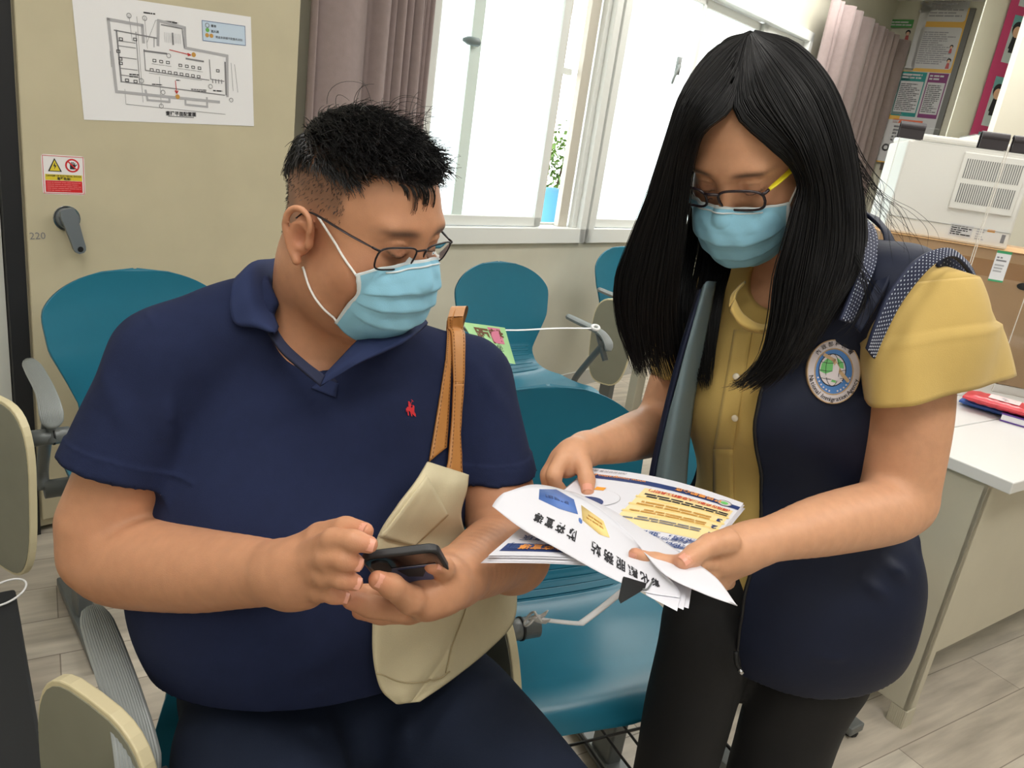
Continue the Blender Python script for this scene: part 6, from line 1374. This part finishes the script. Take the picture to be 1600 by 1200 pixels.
# ---------------------------------------------------------------- trousers and shoes
F = Field((.10, .72, .04), (.86, 1.42, .93), .006); F.put(ell(hipW - UP * .02, (.172, .120, .14), [WS, WF, UP]), .04)
lg = []
for s_ in (-1, 1):
    kn = P(1092, 1050, 1.03) if s_ < 0 else P(1238, 1120, 1.03); hip = np.array([kn[0], kn[1], 0]) * .35 + (hipW + WS * s_ * .08) * .65; hip[2] = .74; an = np.array([kn[0] + .01, kn[1] + .02, .09]); lg.append(an); F.put(chain([hip, hip * .5 + kn * .5, kn, an], [.090, .090, .078, .060] if s_ > 0 else [.088, .084, .072, .058]), .03)
V, Q = F.mesh(); N = normals_of(V, Q); D = .003 * lattice_noise(V, 22, 31, 8) + .001 * lattice_noise(V, 60, 32, 7); smesh('trousers', V + N * D[:, None], Q, m_blk, woman)
for an in lg:
    ank = np.array([an[0], an[1], .07]); F = Field(ank - .3, ank + .3, .006); F.put(chain([ank + UP * .03, ank - UP * .015 + WF * .02], [.042, .04]), .02); F.put(ell(ank + WF * .05 - UP * .025, (.04, .12, .04), [WS, WF, UP]), .02); F.a = np.maximum(F.a, (-(F.lo[2] + F.h * np.arange(F.n[2])) + .003)[None, None, :].astype(np.float32)); V, Q = F.mesh(); smesh('shoe', V, Q, m_shoe, woman)
# ---------------------------------------------------------------- long hair of the standing person
m_hair2 = mat('long_black_hair', srgb(10, 9, 11), .42, spec=.35)
def guides(gs, n=34):
    return [spline([P(*q) for q in g], n) for g in gs]
def sheet_hair(TB, gs, count, seed, depth=.012, jit=.0035, rad=.0006, tip=(.74, 1.0), n=34, wav=.0015):
    r = np.random.RandomState(seed); G = guides(gs, n); G = np.array(G); ng = len(G)
    L = np.linspace(0, 1, n)
    for _ in range(count):
        u = r.uniform(0, ng - 1); i = min(int(u), ng - 2); f = u - i; f = f * f * (3 - 2 * f) * .5 + f * .5
        c = G[i] * (1 - f) + G[i + 1] * f; ctr = G[:, :, :].mean(0)
        nrm_ = norm(r.normal(0, 1, 3)); dpt = r.uniform(0, 1) ** .8 * depth
        inn = ctr - c; inn = inn / (np.linalg.norm(inn, axis=1)[:, None] + .02)
        away = (c - CAM); away /= np.linalg.norm(away, axis=1)[:, None]
        off = away * dpt * (.3 + .7 * L[:, None]) + nrm_ * jit * (.25 + L[:, None] * 1.3) * r.normal(1, .4) + (np.sin(L * r.uniform(4, 9) + r.uniform(0, 6))[:, None] * norm(r.normal(0, 1, 3)) * wav * L[:, None])
        c = c + off; m = int(n * r.uniform(*tip)); c = c[:m]
        TB.strand(c[::1], np.interp(np.linspace(0, 1, m), [0, .2, .8, 1], [1, 1, .8, .3]) * rad)
TB = TriBuf()
Lg = [[(1165, 60, 1.0), (1154, 125, .966), (1138, 172, .950), (1098, 205, .946), (1079, 255, .972), (1070, 320, .984), (1060, 400, .985), (1052, 480, 1.0), (1060, 560, 1.01), (1078, 605, 1.01)],
      [(1165, 58, 1.0), (1140, 110, .97), (1095, 166, .95), (1066, 225, .958), (1052, 300, .972), (1040, 380, .975), (1026, 460, .98), (1024, 540, 1.0), (1040, 605, 1.0)],
      [(1168, 54, 1.005), (1125, 95, .985), (1075, 158, .97), (1050, 230, .965), (1028, 310, .97), (1002, 390, .98), (986, 460, .985), (990, 525, .99), (1004, 600, .99)],
      [(1172, 50, 1.03), (1112, 80, 1.02), (1066, 145, 1.01), (1041, 220, 1.01), (1016, 300, 1.01), (985, 380, 1.01), (964, 440, 1.01), (967, 500, 1.01), (986, 555, 1.01), (998, 590, 1.01)],
      [(1180, 52, 1.08), (1125, 85, 1.09), (1080, 150, 1.10), (1055, 230, 1.10), (1035, 310, 1.10), (1013, 400, 1.09), (1003, 470, 1.08), (1015, 540, 1.07), (1045, 600, 1.06)]]
sheet_hair(TB, Lg, 2500, 1)
sheet_hair(TB, [[(1120, 300, 1.13), (1108, 360, 1.10), (1095, 440, 1.07), (1082, 510, 1.05), (1086, 570, 1.03), (1098, 612, 1.02)], [(1150, 350, 1.14), (1142, 410, 1.10), (1128, 460, 1.07), (1115, 530, 1.04), (1104, 612, 1.02)], [(1080, 320, 1.12), (1065, 400, 1.09), (1055, 480, 1.06), (1062, 560, 1.04), (1085, 600, 1.02)]], 900, 2, depth=.01)
Rg = [[(1168, 60, 1.0), (1152, 125, .966), (1152, 178, .948), (1200, 224, .938), (1236, 256, .945), (1251, 290, .95), (1241, 330, .94), (1228, 380, .93), (1214, 430, .925), (1206, 500, .918), (1190, 560, .915), (1155, 598, .915), (1128, 606, .92)],
      [(1172, 56, 1.0), (1185, 110, .960), (1215, 170, .940), (1252, 230, .93), (1274, 300, .935), (1270, 370, .93), (1256, 450, .915), (1240, 520, .905), (1210, 575, .90), (1158, 614, .905)],
      [(1176, 52, 1.01), (1215, 93, .98), (1260, 156, .955), (1290, 230, .945), (1306, 310, .945), (1306, 390, .935), (1285, 460, .92), (1260, 520, .91), (1226, 575, .90), (1180, 618, .905)],
      [(1180, 49, 1.03), (1240, 66, 1.02), (1290, 118, 1.0), (1321, 190, .99), (1337, 270, .98), (1343, 350, .965), (1336, 420, .945), (1300, 478, .93), (1268, 530, .92), (1235, 580, .91)],
      [(1185, 50, 1.08), (1250, 80, 1.08), (1300, 140, 1.08), (1329, 220, 1.07), (1343, 300, 1.06), (1348, 370, 1.02), (1338, 430, .98), (1305, 480, .96), (1280, 520, .94)]]
sheet_hair(TB, Rg, 3300, 3, depth=.014)
# inner layer filling behind the mask beside the neck
sheet_hair(TB, [[(1232, 330, 1.02), (1224, 400, 1.0), (1214, 460, .965), (1208, 530, .945)], [(1262, 330, 1.04), (1262, 420, 1.0), (1250, 500, .955), (1232, 560, .94)]], 700, 4, depth=.02)
# back of the head
sheet_hair(TB, [[(1172, 52, 1.05), (1130, 70, 1.12), (1100, 130, 1.16), (1085, 240, 1.17), (1080, 360, 1.17), (1090, 460, 1.17)], [(1176, 52, 1.05), (1180, 60, 1.15), (1180, 130, 1.20), (1180, 240, 1.22), (1180, 360, 1.22), (1180, 480, 1.21)], [(1180, 52, 1.05), (1230, 70, 1.14), (1270, 140, 1.18), (1285, 250, 1.19), (1290, 360, 1.18), (1300, 460, 1.16)], [(1185, 52, 1.07), (1260, 90, 1.10), (1310, 160, 1.12), (1330, 250, 1.12), (1335, 340, 1.10), (1345, 420, 1.06)]], 1300, 5, depth=.004, rad=.0009)
# loose flyaways to the right and fine ends
sheet_hair(TB, [[(1320, 190, 1.0), (1345, 250, 1.0), (1362, 285, .99), (1352, 330, .98), (1358, 350, .97)], [(1330, 240, 1.0), (1362, 290, .99), (1378, 318, .98), (1372, 352, .97), (1402, 372, .965)], [(1335, 280, .99), (1375, 320, .98), (1405, 345, .97), (1430, 380, .96), (1424, 420, .95)]], 34, 6, rad=.0003, jit=.012)
sheet_hair(TB, [[(1330, 380, .95), (1360, 430, .93), (1400, 470, .92), (1420, 450, .93)], [(1330, 400, .95), (1350, 450, .93), (1330, 500, .92), (1280, 540, .91)]], 26, 7, rad=.0003, jit=.01)
hv, hf = TB.out(); smesh('hair', hv, hf, m_hair2, woman)
# ---- mask, glasses
mask(WH, bvW, woman, [(.060, .066, -.006), (.063, .070, -.030), (.060, .062, -.055), (.048, .048, -.085)],
     [(0, .104, .006), (0, .122, -.006), (0, .131, -.024), (0, .127, -.055), (0, .114, -.085), (0, .088, -.110)], (.076, .006, .030), (.075, .0, -.038), pleats=(.46, .66, .80), off=.004)
m_gw = mat('dark_purple_frame', srgb(44, 34, 40), .25); m_yt = mat('yellow_temple', srgb(222, 206, 40), .35)
glasses(WH, woman, .1125, .0195, .0285, .0160, .0085, m_gw, m_yt, .0017, (.078, .010, .034), wrap=.16, pant=.12, sq=3.4, xo=.011, tw=1.7)
# ================================================================ PHONE
Lp, Rp = P(565, 874, .622), P(680, 860, .624); Bp = P(598, 960, .725)
exx = norm(Rp - Lp); dd = Bp - (Lp + Rp) / 2; dd = norm(dd - exx * (dd @ exx)); nn_ = np.cross(exx, dd); nn_ = nn_ * np.sign(nn_ @ (CAM - Lp)); pw, pl, pth = .074, .138, .0085
pc_ = (Lp + Rp) / 2
print('phone', np.linalg.norm(Rp - Lp))
ph = thing('smartphone', 'black smartphone held in both hands by the seated person', 'phone', tuple(pc_))
def rrect(w, h, r, k=8):
    o = []
    for (x, y, a0) in ((w / 2 - r, h - r, 0), (-w / 2 + r, h - r, 90), (-w / 2 + r, r, 180), (w / 2 - r, r, 270)):
        for i in range(k + 1): a = math.radians(a0 + 90 * i / k); o.append((x + r * math.cos(a), y + r * math.sin(a)))
    return o
PHF = lambda x, y, t: pc_ + exx * x + dd * y + nn_ * t
m_ph = mat('black_phone_glass', srgb(20, 20, 26), .12, spec=.6, coat=.4); m_phr = mat('black_phone_rim', srgb(30, 31, 34), .4)
mb = MB(); prism(mb, rrect(pw, pl, .011), lambda x, y, t: PHF(x, y, t - pth), pth, m_phr); wpart(mb, 'phone_case', ph, bevel=.0022, segs=4)
mb = MB(); prism(mb, rrect(pw - .006, pl - .006, .009), lambda x, y, t: PHF(x, y + .003, t + .00005), .0004, m_ph); wpart(mb, 'back_glass', ph)
mb = MB(); prism(mb, rrect(pw - .006, pl - .006, .009), lambda x, y, t: PHF(x, y + .003, t - pth - .0005), .0004, mat('phone_screen', srgb(60, 70, 90), .1)); wpart(mb, 'screen', ph)
mb = MB(); prism(mb, rrect(.016, .03, .008), lambda x, y, t: PHF(x - .022, y + .008, t), .0018, m_phr); wpart(mb, 'camera_bump', ph)
mb = MB(); pr = Print(); pr.rect(-.018, .03, .028, .085, mat('sticker_blue', srgb(66, 84, 130), .3), 1); pr.frame(-.018, .03, .028, .085, .001, mat('sticker_edge', srgb(176, 176, 190), .3), 2); pr.poly([(-.01, .035), (.02, .035), (.01, .06), (-.004, .055)], m_ink, 3); pr.emit(mb, lambda x, y, t: PHF(x, y, t + .0006), .0002); wpart(mb, 'back_sticker', ph)
# ================================================================ TOTE BAG
m_canvas = mat('natural_canvas', srgb(206, 195, 162), .9, noise=.04, nscale=25, bump=.35, bscale=1100); m_canvas2 = mat('canvas_inside', srgb(150, 140, 112), .9, bump=.3, bscale=1100)
m_strap = mat('tan_leather', srgb(184, 126, 66), .5, noise=.05, nscale=30, bump=.1, bscale=500); m_stitch = mat('dark_tan_stitch', srgb(120, 78, 40), .7)
bag = thing('tote_bag', 'natural canvas tote bag with tan straps hanging from the seated shoulder', 'bag', tuple(P(690, 1000, .85)))
rows = [((668, 722, .845), (732, 742, .90)), ((650, 752, .80), (729, 766, .885)), ((620, 792, .775), (720, 808, .88)), ((590, 842, .76), (740, 850, .94)), ((582, 905, .755), (800, 890, .985)), ((583, 965, .75), (807, 930, .975)), ((583, 1015, .74), (800, 975, .945)), ((588, 1052, .735), (760, 1018, .885)), ((598, 1080, .735), (705, 1062, .82)), ((620, 1100, .745), (655, 1096, .765))]
Lc = spline([P(*r[0]) for r in rows], 60); Rc = spline([P(*r[1]) for r in rows], 60)
def bagf(u, v, side):
    k = v * 59; i = min(int(k), 58); f = k - i; a = Lc[i] * (1 - f) + Lc[i + 1] * f; b = Rc[i] * (1 - f) + Rc[i + 1] * f; p = a * (1 - u) + b * u
    e = math.sin(math.pi * min(max(u, 0), 1)) ** .45; tv = math.sin(math.pi * min(v * .93 + .06, 1)) ** .6; toC_ = norm(CAM - p)
    w_ = np.linalg.norm(b - a); fold = .0022 * math.sin(9 * u + 5 * v) + .003 * math.exp(-((u - .52 - .25 * (v - .7)) / .03) ** 2) * (v > .5) * (-1) + .0016 * math.sin(23 * v - 7 * u) + .004 * math.exp(-((u - .18) / .05) ** 2) * -1 * (v > .15) * (v < .45)
    if side > 0: return p + toC_ * (min(.020, w_ * .22) * e * tv + fold * e)
    return p - toC_ * (min(.028, w_ * .25) * e * tv) + np.array([.0, 0, 0])
mb = MB(); grid(mb, lambda u, v: bagf(u, v, 1), 44, 60, m_canvas); grid(mb, lambda u, v: bagf(u, v, -1), 44, 60, m_canvas); wpart(mb, 'bag_body', bag, smooth=True, thick=.0018)
def BG(px, py, off, v0=None):
    # nearest sighted point on the front of the bag
    best = None
    for i in range(60):
        v = i / 59.
        for u in (0, .25, .5, .75, 1): pass
    return None
bvG = bvh_of([bag.children[0]])
mb = MB(); ev = patch(mb, bvG, [(664, 745), (697, 803), (645, 852), (594, 838)], 16, 16, .004, m_canvas, back=.004); wpart(mb, 'folded_side', bag, smooth=True)
mb = MB()
def seam(pts, m, off=.003, r=.0009, n=40):
    q = [hit(bvG, x, y, off)[0] for x, y in spline(np.array(pts, float), n)]; q = [a for a in q if a is not None]
    if len(q) > 3: tube(mb, np.array(q), r, m, 5)
m_seam = mat('canvas_seam', srgb(166, 152, 118), .9)
for sp_ in ([(588, 1050), (630, 1066), (680, 1060), (700, 1048)], [(738, 900), (722, 960), (704, 1010), (694, 1050)]): mb = MB(); seam(sp_, m_seam); wpart(mb, 'seam', bag, smooth=True)
mb = MB(); pr = Print(); q0 = hit(bvG, 624, 786, .004)[0]
if q0 is not None: ux = norm(P(640, 770, q0[1]) - P(615, 800, q0[1])); uy = norm(np.cross(norm(CAM - q0), ux)); pr.ring(0, 0, .004, .0008, m_ink, 1); pr.line([(-.006, -.003), (.006, .003)], .0008, m_ink, 1); pr.line([(-.003, .005), (.004, -.005)], .0008, m_ink, 1); pr.ring(.005, .001, .003, .0007, m_ink, 1); pr.emit(mb, lambda x, y, t: q0 + ux * x + uy * y + norm(CAM - q0) * t); wpart(mb, 'printed_mark', bag)
def strap(segs, off, top_dx):
    mb = MB(); evs = []
    for cs in segs: evs.append(patch(mb, bvS, cs, 5, 26, off, m_strap, back=.003))
    for ev in evs:
        for uu in (.12, .88):
            for k in range(0, 46, 2):
                a, n_ = ev(uu, k / 46); b, _ = ev(uu, (k + 1) / 46); tube(mb, [a + n_ * .0004, b + n_ * .0004], .0005, m_stitch, 4)
    a, n1 = evs[0](0, 0); b, n2 = evs[0](1, 0); m_ = (a + b) / 2; w_ = norm(b - a); hw = np.linalg.norm(b - a) / 2
    pth = spline([m_, m_ + np.array([0, .03, .008]), m_ + np.array([0, .08, -.01]), m_ + np.array([-.01, .12, -.07]), m_ + np.array([-.01, .13, -.16])], 16); pth_n = []
    for q in pth:
        pth_n.append(q)
    V = [q + w_ * hw * s_ for q in pth_n for s_ in (-1, 1)]; mb.add(V, [(2 * k, 2 * k + 1, 2 * k + 3, 2 * k + 2) for k in range(15)], m_strap)
    wpart(mb, 'strap', bag, smooth=True)
strap([[(700, 495), (724, 494), (723, 600), (703, 600)], [(703, 598), (723, 598), (716, 742), (692, 742)]], .010, 0)
strap([[(699, 499), (708, 497), (702, 582), (694, 566)], [(694, 564), (702, 580), (694, 700), (668, 722)]], .005, -6)

# ================================================================ LEAFLETS
m_pa = mat('leaflet_paper', srgb(222, 222, 230), .6); m_pn = mat('leaflet_navy', srgb(44, 62, 116), .5); m_po = mat('leaflet_orange', srgb(236, 156, 76), .5); m_py = mat('leaflet_cream', srgb(244, 222, 164), .5); m_pb2 = mat('leaflet_blue', srgb(88, 124, 196), .5); m_pyl = mat('leaflet_yellow', srgb(246, 216, 140), .5)
wA_, hA_ = np.linalg.norm(aTR - aTL), np.linalg.norm(aLB - aTL)
def leaf(dx, dy, rot, dz, lift):
    def fn(x, y, t):   # x from the reader's left edge, y from the foot of the page
        u, v = x / wA_, y / hA_; u2 = u * math.cos(rot) - v * math.sin(rot) + dx; v2 = u * math.sin(rot) + v * math.cos(rot) + dy
        p = (aTR * (1 - u2) + aTL * u2) * (1 - v2) + (aBR * (1 - u2) + aLB * u2) * v2; return p + aN * (t + dz + lift * (math.sin(math.pi * min(max(u, 0), 1)) * .006 + .010 * max(0, .35 - v) ** 1.2 * math.sin(3 * u)))
    return fn
for k, (dx, dy, ro, dz) in enumerate([(.03, .02, .012, -.0055), (-.02, .03, -.012, -.0042), (.015, -.012, .008, -.0030), (-.01, .012, -.006, -.0017)]):
    mb = MB(); fn = leaf(dx, dy, ro, dz, 1); grid(mb, lambda u, v: fn(u * wA_, v * hA_, 0), 14, 14, m_pa); o = mb.build('leaflet', smooth=True, thick=.0004)
    tag(o, ['white leaflet at the very bottom of the held stack', 'white leaflet second from the bottom of the held stack', 'white leaflet third from the bottom of the held stack', 'white leaflet directly under the printed top leaflet'][k], 'leaflet', 'leaflets under the printed one')
fn = leaf(0, 0, 0, 0, 1); pr = Print(); W1, H1 = wA_, hA_
pr.rect(.0, .018 * 1, W1, .030, m_pn, 1, 12, 1); pr.text('www.immigration.gov.tw', W1 * .80, .0205, .0085, m_po, 4, bold=.01); pr.text('移民署關心您', W1 * .25, .0202, .0095, m_po, 4, bold=.02)
pr.text('內政部移民署 廣告', W1 * .86, .006, .006, m_grey_ink, 2); pr.disc(W1 * .09, .024, .0085, m_bw, 3); pr.ring(W1 * .09, .024, .008, .0012, m_grey_ink, 4); pr.disc(W1 * .09, .024, .0045, m_bg, 4)
pr.rect(W1 * .02, .038, W1 * .56, .150, m_py, 1, 8, 8)
for k in range(3): pr.line([(W1 * .02, .066 + k * .022), (W1 * .2, .062 + k * .022), (W1 * .38, .068 + k * .022), (W1 * .56, .064 + k * .022)], .0045, m_pyl, 2)
pr.text('(請搭防疫車隊/大眾運輸工具前往)', W1 * .28, .041, .0082, m_red, 4, bold=.02, sx=.8); pr.scrib(W1 * .03, .052, W1 * .54, .064, 2, m_ink, 3); pr.scrib(W1 * .10, .074, W1 * .54, .088, 2, m_ochre, 3); pr.scrib(W1 * .10, .096, W1 * .54, .108, 2, m_ochre, 3); pr.scrib(W1 * .10, .118, W1 * .54, .130, 2, m_grey_ink, 3)
for k, n_ in enumerate('321'): pr.text(n_, W1 * .05, .076 + k * .024, .014, m_pn, 3, bold=.03)
m_txb = mat('leaflet_text_blue', srgb(60, 84, 140), .6)
for k, t_ in enumerate(['暫停探病，並請務必遵守下列規定', '，醫療院所全面禁止探視住院病人', ')留外來人口、返國民眾注意事項', '(居家檢疫/居家隔離/自主健康管理)']): pr.text(t_, W1 * .44, .156 + k * .020, .0135, m_txb, 3, bold=.015)
pr.disc(W1 * .80, .085, .034, m_light_ink, 1, ry=.026, n=32); pr.disc(W1 * .80, .085, .0332, m_pa, 2, ry=.0252, n=32); pr.disc(W1 * .80, .100, .020, m_pn, 3, ry=.016); pr.poly([(W1 * .74, .10), (W1 * .86, .10), (W1 * .83, .135), (W1 * .77, .135)], m_pn, 3); pr.disc(W1 * .80, .098, .004, m_po, 4); pr.rect(W1 * .77, .055, W1 * .83, .064, m_orange, 3)
pr.rect(W1 * .05, H1 - .028, W1 * .97, H1 - .010, m_pn, 1, 12, 1); pr.text('入出國及移民人口防疫宣導', W1 * .51, H1 - .0235, .0125, m_po, 4, bold=.02)
for k in range(3): pr.text('配合防疫措施保障健康安全全民一起來', W1 * .52, H1 - .046 - k * .016, .0095, m_txb, 2)
mb = MB(); grid(mb, lambda u, v: fn(u * W1, v * H1, 0), 16, 18, m_pa); pr.emit(mb, fn, .0004); o = mb.build('leaflet', smooth=False); tag(o, 'printed leaflet with navy header bars and cream text panel, held in both hands', 'leaflet')
# curled cover sheet over the left part of the leaflets
def dY(q, d): return (q[0], q[1], q[2] + d)
bot = [(769, 791, -.050), (815, 826, -.032), (872, 858, -.018), (940, 896, -.012), (1005, 924, -.010), (1062, 934, -.010)]
mid = [(776, 780, -.055), (835, 800, -.040), (890, 825, -.026), (950, 862, -.018), (1010, 898, -.014), (1058, 918, -.013)]
rid = [(787, 770, -.060), (835, 757, -.050), (885, 767, -.042), (932, 792, -.038), (985, 838, -.034), (1035, 895, -.030)]
n1 = 40; CB = [spline([PA(*q) for q in c], n1) for c in (bot, mid, rid)]
def coverf(u, v):
    k = u * (n1 - 1); i = min(int(k), n1 - 2); f = k - i; a, b, c = [q[i] * (1 - f) + q[i + 1] * f for q in CB]; p = (1 - v) * (1 - 2 * v) * a + 4 * v * (1 - v) * b + v * (2 * v - 1) * c
    return p
Wc = .30; Hc = .085
def CFn(x, y, t): u, v = 1 - x / Wc, y / Hc; u = min(max(u, 0), 1); p = coverf(u, min(max(v, 0), 1)); return p + norm(CAM - p) * t
pr = Print(); pr.text('彰化縣服務站', .098, .022 - .0, .0185, m_ink, 2, bold=.02, sx=.98) if False else None
def arc_line(s, x0, x1, y, size, m, bold=.02):
    n = len(s)
    for k, ch in enumerate(s):
        if ch != ' ': pr.text(ch, x0 + (x1 - x0) * (k + .5) / n, y, size, m, 2, bold=bold, sx=.88)
# page is seen from its head: characters run right to left in the picture and stand upside down
def CFr(x, y, t): return CFn(x, Hc * (1 - y / Hc), t)
arc_line('彰化縣服務站 防疫宣導', .036, .240, .0430, .0172, m_ink)
pr.poly([(.165, .020), (.168, .006), (.20, .002), (.232, .006), (.235, .020), (.20, .024)], m_pb2, 1); pr.scrib(.18, .010, .222, .016, 1, m_txb, 2); pr.poly([(.112, .024), (.115, .010), (.155, .008), (.158, .024), (.13, .028)], m_pyl, 1); pr.scrib(.120, .013, .15, .02, 2, m_ochre, 2); pr.disc(.162, .026, .003, m_pb2, 1)
mb = MB(); grid(mb, coverf, n1, 14, m_pa); pr.emit(mb, CFr, .0007)
fl1 = [(880, 766, -.042), (932, 792, -.038), (985, 838, -.034), (1035, 895, -.030), (1095, 926, -.024), (1152, 947, -.020)]; fl2 = [(905, 772, -.006), (960, 798, -.006), (1020, 835, -.008), (1070, 868, -.018), (1118, 902, -.020), (1152, 947, -.020)]
flm = [((a[0] + b[0]) / 2, (a[1] + b[1]) / 2 - 1, (a[2] + b[2]) / 2 - .003) for a, b in zip(fl1, fl2)]
loft(mb, [[PA(*q) for q in fl1], [PA(*q) for q in flm], [PA(*q) for q in fl2]], 40, m_pa)
o = mb.build('cover_sheet', smooth=True, thick=.0003); tag(o, 'curled white cover sheet with black title, peeled over the leaflets', 'paper')
# pages fanned out at the lower right
for k in range(3):
    mb = MB(); a, b, c, d = PA(1000 + 6 * k, 900, -.008 + .002 * k), PA(1068 + 7 * k, 905 + 3 * k, -.008 + .002 * k), PA(1058 + 10 * k - (k == 2) * 2, 955 - 2 * k, -.008 + .002 * k), PA(1010 + 8 * k, 930 + 2 * k, -.008 + .002 * k)
    prism(mb, [(0, 0), (1, 0), (1, 1), (0, 1)], lambda x, y, t: (a * (1 - x) + b * x) * (1 - y) + (d * (1 - x) + c * x) * y + norm(CAM - a) * (t - .001 * k), .0003, m_pa); tag(mb.build('loose_page'), ['leftmost of the three white page corners fanned beside the clip', 'middle one of the three white page corners fanned beside the clip', 'rightmost of the three white page corners fanned beside the clip'][k], 'paper', 'page corners beside the clip')
# black binder clip
clp = thing('binder_clip', 'black binder clip with wire handles at the lower edge of the leaflets', 'clip', tuple(PA(990, 920, -.012)))
mb = MB(); pts = [PA(972, 903, -.012), PA(1008, 920, -.012), PA(1000, 926, -.012), PA(969, 945, -.012), PA(965, 936, -.012)]; bk_ = [q + np.array([.004, .014, 0]) for q in pts]; mb.add(pts + bk_, [(0, 1, 2, 3, 4), (9, 8, 7, 6, 5)] + [(i, 5 + i, 5 + (i + 1) % 5, (i + 1) % 5) for i in range(5)], m_dark); wpart(mb, 'clip_body', clp, bevel=.001)
mb = MB(); tube(mb, spline([PA(1008, 903, -.012), PA(1014, 895, -.012), PA(1021, 886, -.012)], 8), .0009, m_steel, 6); wpart(mb, 'wire_handle', clp, smooth=True)
mb = MB(); tube(mb, spline([PA(1004, 921, -.012), PA(1012, 920, -.012), PA(1021, 906, -.012), PA(1031, 893, -.012)], 10), .0010, m_steel, 6); wpart(mb, 'wire_handle', clp, smooth=True)
